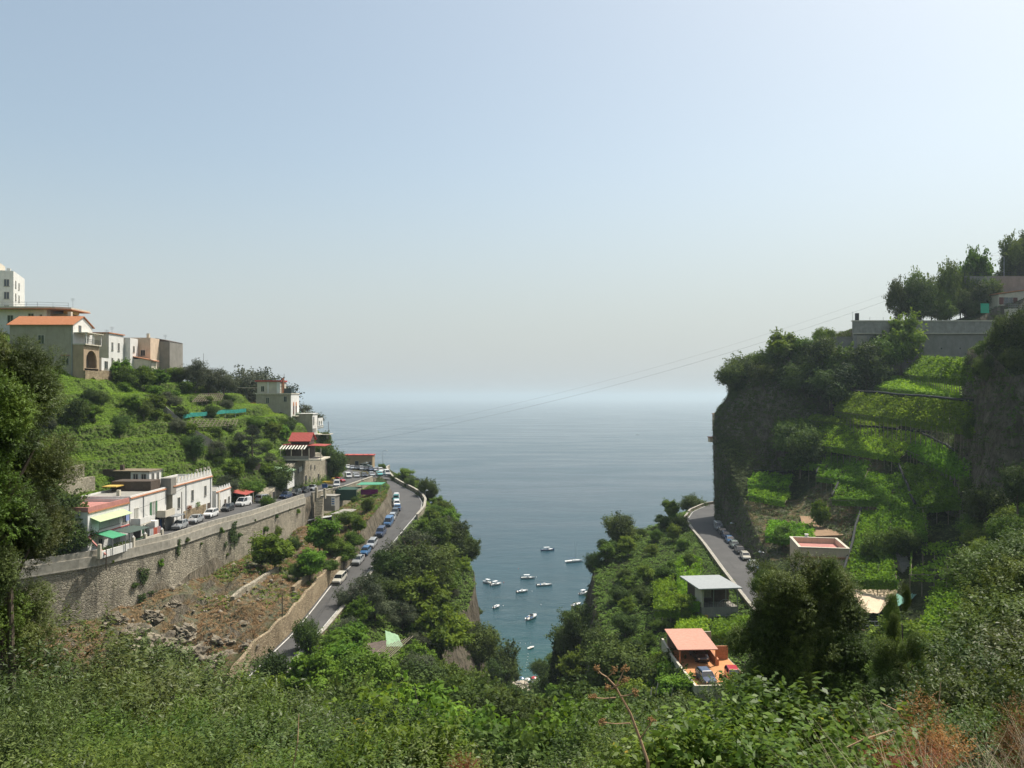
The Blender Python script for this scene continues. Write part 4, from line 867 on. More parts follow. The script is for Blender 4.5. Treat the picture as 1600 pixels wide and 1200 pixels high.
class B:
    "a building: local x runs right, y runs away from the camera, origin at its near right corner at ground level"
    def __init__(s, name, label, cat, x, Y, z, rz=0, group=None):
        s.r = empty(name, (x, Y, z), R(rz), label, cat, group)
    def box(s, name, x0, x1, y0, y1, z0, z1, mat, parent=None, bevel=0, label=None):
        return tag(MB().box(x0, x1, y0, y1, z0, z1).build(name, mat, parent or s.r, bevel), label)
    def walls(s, x0, x1, y0, y1, z0, z1, mat, name='wall', parapet=0, pt=.22, floor=None, label=None):
        "solid body; with a parapet the roof floor lies sunk inside the rim"
        mb = MB().box(x0, x1, y0, y1, z0, z1)
        if parapet:
            for a in ((x0, x1, y0, y0 + pt), (x0, x1, y1 - pt, y1), (x0, x0 + pt, y0 + pt, y1 - pt), (x1 - pt, x1, y0 + pt, y1 - pt)):
                mb.box(*a, z1 + .002, z1 + parapet)
        w_ = tag(mb.build(name, mat, s.r), label)
        if floor: s.box('roof', x0 + pt, x1 - pt, y0 + pt, y1 - pt, z1 + .01, z1 + .06, floor)
        return w_
    def rim(s, x0, x1, y0, y1, z, mat, o=.1, h=.14, wd=.3, name='cornice'):
        mb = MB()
        for a in ((x0 - o, x1 + o, y0 - o, y0 + wd), (x0 - o, x1 + o, y1 - wd, y1 + o), (x0 - o, x0 + wd, y0 + wd, y1 - wd), (x1 - wd, x1 + o, y0 + wd, y1 - wd)): mb.box(*a, z, z + h)
        return mb.build(name, mat, s.r)
    def win(s, face, pos, u, z, w_, h, shut=None, name='window', pane=None, frame=None, sill=True, mull=True, open_=True):
        "face 'E' looks along +x at x=pos (u is y); face 'S' looks along -y at y=pos (u is x); z is the sill height"
        def bx(mb, u0, u1, z0, z1, d0, d1):
            if face == 'E': mb.box(pos + d0, pos + d1, u0, u1, z0, z1)
            elif face == 'W': mb.box(pos - d1, pos - d0, u0, u1, z0, z1)
            else: mb.box(u0, u1, pos - d1, pos - d0, z0, z1)
            return mb
        a, b_ = u - w_ / 2, u + w_ / 2; f = MB(); q = .07
        for r_ in ((a - q, a, z, z + h), (b_, b_ + q, z, z + h), (a - q, b_ + q, z + h, z + h + q)): bx(f, *r_, -.05, .07)
        if mull: bx(f, u - .03, u + .03, z, z + h, .03, .06)
        fr = f.build(name, frame or FRAMEW, s.r)
        bx(MB(), a, b_, z, z + h, -.05, .02).build('pane', pane or GLASS, fr)
        if sill: bx(MB(), a - .15, b_ + .15, z - .1, z - .003, -.05, .14).build('sill', CONC, fr)
        if shut:
            sw = w_ / 2
            for u0, u1 in ((a - q - sw, a - q - .01), (b_ + q + .01, b_ + q + sw)): bx(MB(), u0, u1, z, z + h, .01, .055).build('shutter', shut, fr)
        return fr
    def door(s, face, pos, u, z, w_, h, mat):
        d = s.win(face, pos, u, z, w_, h, None, 'door', mat, None, False, False); return d
def rail(mb, pts, h, step=.5, r=.025, base=0):
    "a railing of posts and two bars along 3-D points"
    for a, c_ in zip(pts[:-1], pts[1:]):
        a, c_ = Vector(a), Vector(c_); L = (c_ - a).length; n = max(1, int(L / step))
        for k in range(n + 1):
            p = a.lerp(c_, k / n); mb.tube([p + Vector((0, 0, base)), p + Vector((0, 0, h))], r, 4)
        for f in (1.0, .5): mb.tube([a + Vector((0, 0, h * f)), c_ + Vector((0, 0, h * f))], r, 4)
    return mb
def archwall(mb, x0, x1, z0, z1, y0, y1, arches, axis='S'):
    "wall slab in the plane of one face with arched openings [(centre, half width, foot z, spring z)]"
    def pr(pts): mb.extr(pts, 'y' if axis == 'S' else 'x', y0, y1)
    cur = x0
    for c_, hw, fz_, sz in sorted(arches):
        pr([(cur, z0), (c_ - hw, z0), (c_ - hw, z1), (cur, z1)])
        if fz_ > z0: pr([(c_ - hw, z0), (c_ + hw, z0), (c_ + hw, fz_), (c_ - hw, fz_)])
        n = 8; P = [(c_ - hw * math.cos(math.pi * k / n), sz + hw * math.sin(math.pi * k / n)) for k in range(n + 1)]
        for k in range(n): pr([P[k], P[k + 1], (P[k + 1][0], z1), (P[k][0], z1)])
        cur = c_ + hw
    pr([(cur, z0), (x1, z0), (x1, z1), (cur, z1)])
    return mb
def antenna(x, Y, z, h, label, arms=4):
    mb = MB().tube([(0, 0, 0), (0, 0, h)], .035, 5)
    for k in range(arms): mb.tube([(-.5 + .02 * k, -.1 + k * .02, h - .12 - k * .16), (.5 - .06 * k, .1, h - .12 - k * .16)], .018, 4)
    o = mb.build('antenna', METAL); o.location = (x, Y, z); return tag(o, label, 'antenna', 'rooftop antennas')

# ------------------------------------------------------------------ the row of houses on the upper street
h = B('terraced_house', 'white two storey house with pink roof terrace and pale green awning', 'house', -61.3, 115.6, -23.3, -3)
h.walls(-8, 0, 0, 11.2, 0, 6.6, WHITEP, parapet=.55, floor=PINKP)
h.box('roof_parapet', -.2, .06, -.05, 11.2, 6.62, 7.3, PINKP); h.box('roof_parapet', -8.05, -.21, -.06, .2, 6.62, 7.3, PINKP)
h.box('cornice', .0, .16, 0, 11.2, 6.42, 6.6, TERRA)
h.win('E', 0, 5.6, 3.7, 5.2, 1.5, None, 'window', CURT); h.win('E', 0, 9.7, 3.6, 1.0, 1.7, None, 'window')
h.box('blue_towel', .18, .24, 9.9, 10.9, 3.8, 5.4, plain('blue_cloth', (.24, .30, .50), .9))
a = MB(); a.extr([(.02, 5.75), (1.5, 5.15), (1.5, 5.10), (.02, 5.70)], 'y', .6, 9.6); a.build('awning', plain('pale_green_canvas', (.38, .46, .26), .85), h.r)
h.box('string_course', 0, .12, 0, 11.2, 3.0, 3.14, REDP)
a = MB(); a.extr([(0, 3.0), (.25, 3.0), (2.9, .5), (2.6, .5)], 'y', -.25, .05); a.build('buttress', PINKP, h.r)
h.win('E', 0, 3.2, .2, 1.0, 2.0, None, 'door', GLASS, None, False); h.win('E', 0, 7.6, .8, 1.6, 1.2, None, 'window', CURT)
h.box('chimney', -7.4, -6.8, 2.4, 3.0, 6.6, 7.7, CONC)

h = B('terraced_house', 'white middle house with balconies and blue door shutters', 'house', -60.6, 127.0, -23.3, 0)
h.walls(-8, 0, 0, 13.2, 0, 7.2, WHITEP, parapet=.3, floor=CONC)
h.box('cornice', 0, .15, 0, 13.2, 7.05, 7.25, TERRA)
h.win('E', 0, 2.0, 3.4, 1.1, 1.9, None, 'window', CURT); h.win('E', 0, 8.2, 3.4, 1.3, 2.2, GREENP, 'balcony_door', CURT, sill=False)
h.box('drainpipe', .02, .14, 4.4, 4.52, 0, 7.0, METAL)
bl = h.box('balcony', 0, 1.5, .2, 4.0, 2.75, 2.95, CREAM); MB().box(1.38, 1.5, .2, 4.0, 2.952, 3.9).box(0, 1.37, .2, .32, 2.952, 3.9).build('balcony_wall', WHITEP, bl)
bl = h.box('balcony', 0, 1.6, 9.2, 13.0, 2.75, 2.95, CREAM); MB().box(1.48, 1.6, 9.2, 13.0, 2.952, 3.9).box(0, 1.47, 9.2, 9.32, 2.952, 3.9).build('balcony_wall', CREAM, bl)
h.box('porch', 0, 1.4, 5.6, 7.0, 0, 2.7, WHITEP)
fr = h.win('E', 0, 9.6, .2, 1.7, 2.0, BLUEP, 'door', DARKIN, None, False, False)
m_ = MB(); m_.lathe([(.85, -.04), (.85, .04)], 16, (.03, 9.6, 2.2), 'x'); m_.build('fanlight', DARKIN, h.r)
h.box('doorway', -.02, .04, 1.0, 3.6, .1, 2.3, DARKIN)
h.win('E', 0, 4.9, .9, .8, 1.2, GREENP)
h.box('pergola_screen', -7.6, -.9, 9.2, 13.0, 7.26, 8.9, BROWNW); h.box('tarpaulin', -7.8, -5.4, 6.4, 9.15, 8.2, 8.35, plain('yellow_tarp', (.55, .36, .08), .7))
h.box('chimney', -3.4, -2.9, 2.4, 2.9, 7.3, 8.2, CREAM)

h = B('crenellated_house', 'tall white house with row of pointed merlons and stone base', 'house', -59.9, 141.2, -23.4, 0)
h.walls(-7, 0, 0, 18.6, 0, 7.6, WHITEP, parapet=.35, floor=CONC)
h.box('cornice', 0, .2, 0, 18.6, 7.45, 7.62, TERRA)
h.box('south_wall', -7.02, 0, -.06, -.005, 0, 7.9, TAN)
h.box('corner_tower', -1.7, .1, -.9, 1.3, 6.2, 9.1, GREYP)
mb = MB()
for k in range(11):
    y = 2.0 + k * 1.5; mb.extr([(y, 7.98), (y + 1.3, 7.98), (y + .65, 9.15)], 'x', -.16, .02)
mb.build('merlons', WHITEP, h.r)
MB().box(-.62, -.5, 1.6, 18.5, 7.96, 8.75).build('terrace_screen', CREAM, h.r)
for yy in (11.2, 12.9, 15.1, 16.9):
    h.box('urn', -.38, -.02, yy, yy + .34, 9.16, 9.55, CREAM)
for u, z_ in ((2.6, 3.4), (8.7, 4.0), (15.0, 4.1)): h.win('E', 0, u, z_, .95, 1.9)
h.box('stone_base', 0, .12, 4.6, 15.2, 0, 2.5, ochre)
h.box('drainpipe', .02, .14, 5.6, 5.72, 0, 7.4, METAL); h.box('drainpipe', .02, .14, 17.6, 17.72, 0, 7.4, METAL)
h.door('E', 0, 16.7, .05, 1.5, 2.4, BROWNW)
fl = leaves(rng.uniform((.1, 6.0, 2.6), (.55, 7.6, 3.3), (160, 3)), unit(160), .2, .13); link('flower_basket', npmesh('flower_basket', *fl, M_RED, rng.uniform(0, 1, 160)), h.r)
fl = leaves(rng.uniform((.1, 10.2, 2.6), (.5, 11.6, 3.4), (160, 3)), unit(160), .2, .13); link('flower_basket', npmesh('flower_basket', *fl, M_MID, rng.uniform(0, 1, 160)), h.r)
h = B('garden_shed', 'dark flat awning shed between the balcony house and the merlon house', 'shed', -57.6, 137.6, -23.2)
MB().box(-2.2, 0, 0, 3.4, 2.5, 2.62).build('roof', METAL, h.r); h.box('wall', -2.2, -1.9, .1, 3.3, 0, 2.49, GREYP)
for y in (.1, 3.2): h.box('post', -.15, -.05, y, y + .1, 0, 2.49, IRON)

h = B('small_house', 'small low white house with battlements right of the crenellated house', 'house', -59.4, 160.6, -23.5, 2)
h.walls(-6, 0, 0, 9.5, 0, 4.3, WHITEP, parapet=.3, floor=CONC); h.box('cornice', 0, .14, 0, 9.5, 4.2, 4.36, TERRA)
mb = MB()
for k in range(6): mb.extr([(.4 + k * 1.5, 4.62), (1.5 + k * 1.5, 4.62), (.95 + k * 1.5, 5.3)], 'x', -.16, .02)
mb.build('merlons', WHITEP, h.r)
h.win('E', 0, 2.0, 1.2, .9, 1.3); h.door('E', 0, 5.6, 0, 1.1, 2.2, BROWNW); h.win('E', 0, 8.0, 1.2, .9, 1.3)
h.box('side_wall', .02, .2, 1.0, 1.8, 0, 4.2, CREAM)
h = B('carport', 'low carport with long red tiled roof beside the street', 'carport', -57.4, 171.5, -23.6, 3)
mb = MB(); mb.extr([(-3.8, 3.3), (.4, 2.6), (.4, 2.5), (-3.8, 3.2)], 'y', 0, 13); mb.build('roof', RDTILE, h.r)
h.box('wall', -3.9, -3.6, 0, 13, 0, 3.1, TAN)
for y in (.2, 3.2, 6.4, 9.6, 12.7): h.box('post', .05, .25, y, y + .2, 0, 2.5, CREAM)

# hut on the terrace behind the row
h = B('stone_hut', 'small white hut with brown lean-to on the terrace above the row', 'hut', -64.2, 141.6, -15.6, -4)
h.walls(-3.4, 0, 0, 4.2, 0, 2.3, WHITEP); h.box('roof', -6.6, .2, -.25, 4.4, 2.32, 2.5, plain('brown_roof', (.20, .155, .10), .9, 0, .3))
h.box('lean_to', -6.4, -3.42, .1, 4.0, 0, 2.3, BROWNW)
h.box('fence_panel', -8.8, -6.45, .3, .5, .4, 2.7, BROWNW); h.box('chimney', -6.0, -5.4, 1, 1.6, 2.51, 3.4, BROWNW)
for u in (1.2, 2.9): h.win('E', 0, u, .7, .75, 1.3)
h.win('S', 0, -1.0, .6, .8, 1.3); h.win('S', 0, -2.5, .6, .8, 1.3)

# street side garden of the first two houses
gd = empty('garden_wall', (-59.2, 114.5, -23.2), R(-9), 'low white garden wall with gate posts beside the parapet', 'wall')
MB().box(0, .25, .3, 7.4, 0, 1.0).build('wall_panel', WHITEP, gd); MB().box(-.1, .35, -.1, .28, 0, 2.1).build('gate_post', CREAM, gd)
for y in (7.6, 10.6, 15.0):
    pst = MB().box(-.05, .35, y, y + .4, 0, 1.75).build('gate_post', CREAM, gd)
    MB().lathe([(.28, 0), (.02, .32)], 4, (.15, y + .2, 1.76)).build('lamp_hood', WHITEP, pst)
MB().box(.05, .2, 11.05, 14.95, 0, 1.2).build('wall_panel', CREAM, gd)
mb = MB(); rail(mb, [(.12, 8.05, 0), (.12, 10.55, 0)], 1.3, .25); mb.build('gate', GREENP, gd)
hv = rng.uniform((-.5, .4, .2), (0.1, 7.3, 1.5), (900, 3)); hl = leaves(hv, unit(900) + np.array([0, 0, .5]), .2, .14)
tag(link('hedge', npmesh('hedge', *hl, M_MID, rng.uniform(0, 1, 900))), 'clipped green hedge behind the low white garden wall', 'hedge').matrix_world = gd.matrix_basis
aw = empty('awning', (-59.6, 117.0, -21.0), R(-9), 'bright green canvas awning in the garden of the pink roofed house', 'awning')
MB().extr([(-1.6, 1.0), (1.3, .35), (1.3, .28), (-1.6, .93)], 'y', 0, 3.2).build('canvas', plain('bright_green_canvas', (.05, .26, .13), .8), aw)
for y in (.1, 3.05): MB().box(1.15, 1.25, y, y + .1, -2.2, .3).build('pole', METAL, aw)
aw = empty('awning', (-59.4, 121.2, -20.9), R(-6), 'dark grey green shade net over the garden tables', 'awning')
MB().extr([(-1.2, .55), (1.6, .3), (1.6, .24), (-1.2, .49)], 'y', 0, 5.6).build('net', plain('dark_shade_net', (.06, .085, .07), .9), aw)
for y in (.1, 5.4): MB().box(1.45, 1.55, y, y + .1, -2.2, .25).build('pole', METAL, aw)
for i, (y, cname, c_, lb) in enumerate(((127.6, 'white_cloth', (.6, .6, .58), 'white sheets on the washing line of the middle house'), (129.0, 'coral_cloth', (.6, .16, .10), 'coral red cloth on the washing line'), (130.2, 'pink_cloth', (.55, .35, .33), 'pale pink cloth on the washing line'))):
    n = 7; vs = [(.15 * math.sin(k * 1.3), k * .2, z_) for z_ in (0, -1.1) for k in range(n)]
    o = MB().add(vs + [(x + .03, y_, z_) for x, y_, z_ in vs], [(k, k + 1, n + k + 1, n + k) for k in range(n - 1)] + [(2 * n + k, 3 * n + k, 3 * n + k + 1, 2 * n + k + 1) for k in range(n - 1)]).build('laundry', plain(cname, c_, .9))
    o.location = (-57.9, y, -21.2); tag(o, lb, 'laundry')
antenna(-61.6, 141.0, -14.2, 1.6, 'thin antenna on the grey corner tower of the crenellated house')

# ------------------------------------------------------------------ houses on the left skyline
h = B('apartment_block', 'tall white block highest on the left skyline', 'building', -118.4, 190, 18, 22)
h.walls(-14, 0, 0, 14, -3, 11.5, WHITEP, parapet=.4); h.walls(-14, -3.5, 1, 10, 11.9, 14.2, CREAM, 'upper_storey')
h.box('chimney', -1.6, -.8, 1, 1.8, 11.5, 12.6, WHITEP)
for k, u in enumerate((-1.4, -3.6, -5.8)):
    for z_ in (2, 5.2, 8.2): h.win('S', 0, u, z_, 1.0, 1.6, None, 'window')
for u in (2.5, 6.5):
    for z_ in (2, 5.2, 8.2): h.win('E', 0, u, z_, 1.0, 1.6, None, 'window')
h = B('villa', 'beige house under a wide curved flat roof with roof fence', 'house', -103.6, 178, 12)
h.walls(-14, 0, 0, 8, -3, 7.6, WHITEP); h.walls(.02, 4.2, 1.5, 8, -3, 6.6, ochre, 'annexe', label='brown stone annexe')
mb = MB(); mb.prism([(-15, -1), (-8, -1.6), (-1, -1.5), (2.5, -1), (5.2, .6), (5.2, 8.5), (-15, 8.5)], 7.62, 7.95); mb.build('roof', CREAM, h.r)
mb = MB(); mb.prism([(-15.05, -1.08), (-8, -1.68), (-1, -1.58), (2.5, -1.08), (5.3, .5), (5.3, 8.6), (-15.05, 8.6)], 7.4, 7.6); mb.build('fascia', TERRA, h.r)
MB().box(2.7, 4.6, 2, 5, 6.62, 7.38).build('shutter_panel', plain('mustard_paint', (.48, .30, .07), .7), h.r)
mb = rail(MB(), [(-14, 0, 7.96), (-2, 0, 7.96), (4, 1.6, 7.96)], 1.1, 2.2, .04); mb.build('roof_fence', METAL, h.r)
h.win('S', 0, -3.4, 4.3, 1.2, 2.2); h.win('S', 0, -1.2, 4.3, .5, 2.0); h.win('S', 0, -8, 4.3, 1.2, 1.8)
antenna(-98.8, 180, 20, 2.2, 'television antenna at the end of the curved roof')
h = B('arcaded_house', 'orange roofed house with tall arched loggia facing the gorge', 'house', -90.6, 165, 2.0)
h.walls(-13, 0, 0, 7.6, -4, 12.9, TAN)
mb = MB(); mb.extr([(-.05, 12.92), (7.65, 12.92), (3.8, 14.8)], 'x', -13, -.12); mb.build('gable', TAN, h.r)
MB().extr([(0, 8.9), (7.6, 8.9), (7.6, 12.9), (3.8, 14.75), (0, 12.9)], 'x', .005, .06).build('gable_wall', WHITEP, h.r)
for s_, nm in ((-1, 'a'), (1, 'b')):
    y0, y1 = (3.8, -.55) if s_ < 0 else (3.8, 8.15)
    MB().extr([(y0, 15.02), (y1, 12.85), (y1, 12.72), (y0, 14.86)], 'x', -13.4, .35).build('roof_slope', ORTILE, h.r)
h.box('chimney', -3.4, -2.7, 4.2, 4.9, 14.2, 16.0, CREAM)
h.win('E', .05, 2.6, 11.4, 1.0, 1.5, None, 'window')
h.win('S', 0, -1.5, 4.6, 1.35, 1.8, None, 'window', sill=True); h.box('lintel', -2.4, -.6, -.2, -.003, 6.5, 6.65, PINKP)
h.win('S', 0, -6.5, 4.6, 1.2, 1.7); h.win('S', 0, -6.5, 9.0, 1.2, 1.7)
mb = archwall(MB(), 0, 6.2, 1.0, 8.4, 1.9, 2.25, [(3.1, 2.1, 4.0, 5.6)], 'E'); mb.box(.065, 1.89, 0, .3, -3, 8.4).box(.065, 1.89, 5.9, 6.2, 4, 8.4).box(.065, 2.25, .31, 5.89, 3.5, 3.9).box(.065, 2.25, 0, 6.2, 8.41, 8.75)
mb.build('loggia', plain('loggia_plaster', (.40, .30, .20), .88, 0, .2, .7, .1, (.2, .15, .1)), h.r)
mb = archwall(MB(), -.1, 11.2, -3, 3.45, 2.3, 2.65, [(2.9, 1.9, -3, .2), (8.3, 1.7, -3, .2)], 'E'); mb.box(.065, 2.29, 10.9, 11.2, -3, 3.45).box(.065, 2.65, 6.3, 11.2, 3.46, 3.7)
mb.build('arcade', ochre, h.r)
h.box('veranda_slab', .065, 2.7, -.05, 6.3, 8.76, 8.98, CREAM); h.box('veranda_roof', .065, 3.0, .2, 6.6, 11.2, 11.36, CREAM)
rail(MB(), [(2.6, .1, 8.98), (2.6, 6.2, 8.98)], 1.0, .35, .03).build('railing', IRON, h.r)
for y in (.3, 3.2, 6.2): h.box('veranda_post', 2.5, 2.66, y, y + .16, 8.98, 11.2, WHITEP)
h.walls(.1, 2.4, 6.9, 10.9, 3.71, 6.4, WHITEP, 'roof_room'); h.win('E', 2.4, 8.8, 4.1, 1.3, 1.6, None, 'window')
h.box('drainpipe', -.2, -.08, -.12, -.01, -2, 12.5, METAL)
antenna(-86.6, 171, 11, 3.4, 'tall mast beside the orange roofed house', 3)
h = B('house', 'cream flat roofed house behind the arcaded house', 'house', -92.8, 184, 6.0)
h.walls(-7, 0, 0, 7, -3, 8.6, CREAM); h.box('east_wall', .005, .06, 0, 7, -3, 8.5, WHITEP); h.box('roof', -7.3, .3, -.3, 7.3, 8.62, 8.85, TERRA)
for u in (1.6, 4.6): h.win('E', .06, u, 4.8, .7, 1.8); h.win('E', .06, u, 1.4, .7, 1.6)
h = B('house', 'narrow white house beside the cream house on the ridge', 'house', -91.4, 191.5, 6.0)
h.walls(-3, 0, 0, 4, -3, 7.8, WHITEP, parapet=.3); h.win('E', 0, 1.8, 4.8, .7, 1.4)
h = B('house', 'peach house with one dark window on the ridge', 'house', -88.6, 196, 5.5)
h.walls(-7.4, 0, 0, 7, -4, 8.6, PEACH, parapet=.4); h.win('S', 0, -1.8, 4.6, 1.0, 1.3, None, 'window', DARKIN); h.box('chimney', -1.4, -.8, 1, 1.6, 8.6, 10.1, CREAM)
h.box('lean_to', -5.5, 1.6, -3.0, -.01, -3, 3.6, CREAM); MB().extr([(-5.8, 4.9), (2.2, 3.3), (2.2, 3.1), (-5.8, 4.7)], 'y', -3.2, -.02).build('lean_to_roof', TERRA, h.r)
h = B('house', 'plain grey block house at the right end of the ridge row', 'house', -86.0, 201, 5.0)
h.walls(-7.2, 0, 0, 8, -4, 8.9, GREYP); MB().extr([(-7.3, 8.92), (.1, 8.92), (-.5, 9.1), (-3.5, 9.75)], 'y', .1, 7.8).build('roof', BROWNW, h.r)
h.box('side_wall', -8.6, -7.22, .4, 6, -4, 7.4, TAN)
antenna(-88, 203, 14, 1.8, 'antenna on the grey block house'); antenna(-93, 186, 14.8, 1.5, 'antenna on the cream house')

# ------------------------------------------------------------------ villa on the promontory
h = B('villa', 'white and grey promontory villa with roof terrace and dark red roof', 'house', -65.0, 235, -8.8)
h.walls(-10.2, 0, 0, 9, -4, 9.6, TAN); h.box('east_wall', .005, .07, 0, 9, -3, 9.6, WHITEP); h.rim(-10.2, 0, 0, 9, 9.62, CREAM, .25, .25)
mb = MB()
for k in range(20): mb.box(-10 + k * .5, -9.75 + k * .5, -.2, -.005, 9.35, 9.6)
mb.build('dentils', CREAM, h.r)
h.walls(-10.0, -3.2, .5, 6.5, 9.88, 13.2, CREAM, 'upper_storey'); h.box('roof', -10.6, -2.9, .1, 6.8, 13.22, 13.7, REDP)
h.box('bay_wall', -7.0, -6.6, .3, .495, 9.88, 13.2, WHITEP); h.box('bay_wall', -4.2, -3.2, .3, .495, 9.88, 13.2, WHITEP)
h.walls(-15.4, -10.25, 1.5, 6.5, -3, 6.8, GREYP, 'west_wing'); h.box('wing_roof', -16, -10.25, .8, 6.5, 6.82, 7.0, REDP); h.box('canopy', -15.8, -10.7, .2, 5.6, 11.4, 11.55, CREAM)
for x in (-15.5, -13.2): h.box('canopy_post', x, x + .12, .4, .52, 7.0, 11.4, IRON)
for x, z_ in ((-8.4, 10.4), (-3.7, 10.4), (-6.8, 7.0), (-2.8, 2.8), (-1.6, 7.4)): h.win('S', .5 if z_ > 10 else 0, x, z_, .85, 1.5)
h.win('S', 0, -3.1, .2, 1.2, 1.4)
for u in (2.8, 5.6):
    h.win('E', .07, u, 3.6, 1.2, 3.0, None, 'window', None, TERRA); MB().lathe([(.66, 0), (.66, .05)], 14, (.08, u, 6.7), 'x').build('arch_head', TERRA, h.r)
bl = h.box('balcony', .07, 1.2, 1.2, 7.4, 3.0, 3.2, CREAM); rail(MB(), [(1.1, 1.3, 3.2), (1.1, 7.3, 3.2)], 1.0, .4, .03).build('railing', GREENP, bl)
rail(MB(), [(-4, .4, 9.88), (-.3, .4, 9.88), (-.3, 8.6, 9.88)], 1.9, 1.3, .035).build('roof_railing', IRON, h.r)
h.box('water_tank', -3, -.6, 3, 6, 9.9, 11.3, plain('dark_tank', (.03, .06, .06), .5)); h.box('chimney', -3.0, -2.5, 1.5, 2, 9.9, 14.4, TERRA)
h = B('small_house', 'small white terrace house below the promontory villa', 'house', -59.9, 240, -9.6)
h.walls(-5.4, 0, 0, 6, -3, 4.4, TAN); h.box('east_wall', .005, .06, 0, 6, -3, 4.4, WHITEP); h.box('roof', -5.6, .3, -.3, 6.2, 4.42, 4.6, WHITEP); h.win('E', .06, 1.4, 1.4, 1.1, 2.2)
mb = archwall(MB(), 0, 6, 0, 3.2, 1.6, 1.75, [(1.6, .8, 0, 1.6), (4.2, .8, 0, 1.6)], 'E'); mb.build('porch_arch', WHITEP, h.r)
rail(MB(), [(1.9, -1, 0), (1.9, 6, 0)], 1.0, .7, .07).build('balustrade', WHITEP, h.r)
h = B('terrace_house', 'pale stepped terrace house low on the promontory edge', 'house', -57.0, 243, -15.2)
h.walls(-6, 0, 0, 7, -4, 2.2, GREYP, parapet=.3); h.box('slab', -6.4, 1.2, -.5, 6.5, 3.6, 3.8, CREAM); h.box('upper_wall', -6, -1.5, 1, 6.4, 2.52, 3.59, TAN)
for x in (-5, -2, .8): h.box('post', x, x + .15, -.3, -.15, 2.5, 3.6, CREAM)

# ------------------------------------------------------------------ red roofed restaurant on its stone basement
h = B('restaurant', 'red roofed restaurant with striped awning over an open veranda', 'restaurant', -48.6, 203, -15.8)
h.walls(-9.8, -3.5, 3.4, 9, 0, 3.2, BROWNW); h.box('floor_slab', -10.4, .4, -.6, 9.2, -.35, -.02, CREAM)
MB().extr([(-10.2, 3.55), (.6, 3.25), (.6, 3.1), (-10.2, 3.4)], 'y', 1.6, 9.5).build('roof', RDTILE, h.r)
h.walls(-8.3, -3.6, 3, 8.4, 3.58, 4.5, BROWNW, 'upper_storey')
MB().extr([(2.4, 4.4), (6.0, 6.5), (6.0, 6.35), (2.4, 4.25)], 'x', -8.9, -3.2).build('upper_roof', RDTILE, h.r)
MB().extr([(6.0, 6.5), (9.3, 4.5), (9.3, 4.35), (6.0, 6.35)], 'x', -8.9, -3.2).build('upper_roof', RDTILE, h.r)
MB().extr([(3.2, 4.45), (8.4, 4.45), (6, 6.3)], 'x', -3.6, -3.5).build('gable', BROWNW, h.r)
for k in range(9):
    MB().extr([(-1.0, 2.6), (1.7, 3.42), (1.7, 3.36), (-1.0, 2.54)], 'x', -10.2 + k * .76, -9.85 + k * .76).build('awning_stripe', plain('cream_canvas', (.62, .60, .52), .8), h.r)
for x in (-10.1, -7.4, -4.7, -2.9, .1): h.box('post', x, x + .15, -.45, -.3, -.01, 2.7, CREAM)
h.box('parapet', -10.3, -3.0, -.5, -.35, -.01, .8, GREYP)
h = B('stone_building', 'old rough stone building with arched doorways holding up the restaurant', 'building', -55.2, 181, -24.2, -1.0)
pts = [(0, -1), (54, -1.8), (54, 5.0), (46, 8.4), (27, 8.2), (20, 7.3), (13, 5.2), (8, 3.6), (0, 2.2)]
MB().extr(pts, 'x', -6.5, 0).build('wall', paleston, h.r)
for u, z_, w_, hh_ in ((4, 0, 1.6, 2.3), (12, 0, 2.2, 3.0), (20, 0, 2.4, 3.8), (31, 0, 2.0, 3.4), (44, 0, 1.6, 2.6)): h.win('E', 0, u, z_, w_, hh_, None, 'doorway', DARKIN, CREAM, False, False)
for u, z_ in ((9, 1.9), (16, 3.8), (24, 4.6), (28, 5.4), (36, 4.6), (35, 1.6), (40, 4.2)): h.win('E', 0, u, z_, .9, 1.1, None, 'window', DARKIN, GREYP)
h.box('banner', .02, .1, 24.5, 27.2, 4.9, 6.1, WHITEP)
h = B('shed', 'small shed with pale green roof beside the restaurant', 'shed', -53.6, 191, -20.0, 0)
h.walls(-4.0, 0, 0, 6, -2, 2.0, WHITEP); MB().extr([(-4.3, 3.1), (.4, 2.1), (.4, 2.0), (-4.3, 3.0)], 'y', -.3, 6.3).build('roof', plain('pale_green_roof', (.24, .36, .20), .8), h.r)
for u in (1.6, 4.2): h.win('E', 0, u, .6, .8, 1.0)
h = B('cottage', 'low tan cottage with red roof edge at the tip of the car park', 'cottage', -51.9, 297.5, -26.2)
h.walls(-10.8, 0, 0, 5, -3, 4.3, plain('ochre_plaster', (.33, .24, .13), .9, 0, .2, .7)); h.box('roof', -11, .3, -.3, 5.2, 4.32, 4.6, REDP)
h.win('S', 0, -5.8, 0, 1.3, 2.3, None, 'door', DARKIN, None, False, False); h.win('S', 0, -.9, .8, .8, 1.3, None, 'window', DARKIN); h.box('blue_gate', -11.6, -10.9, -.6, -.1, 0, 2.6, plain('blue_gate', (.08, .11, .16), .6))
for x in (-9.5, -7, -3.5, -1.5): h.box('ball_finial', x, x + .3, -.1, .2, 4.61, 4.9, TERRA)
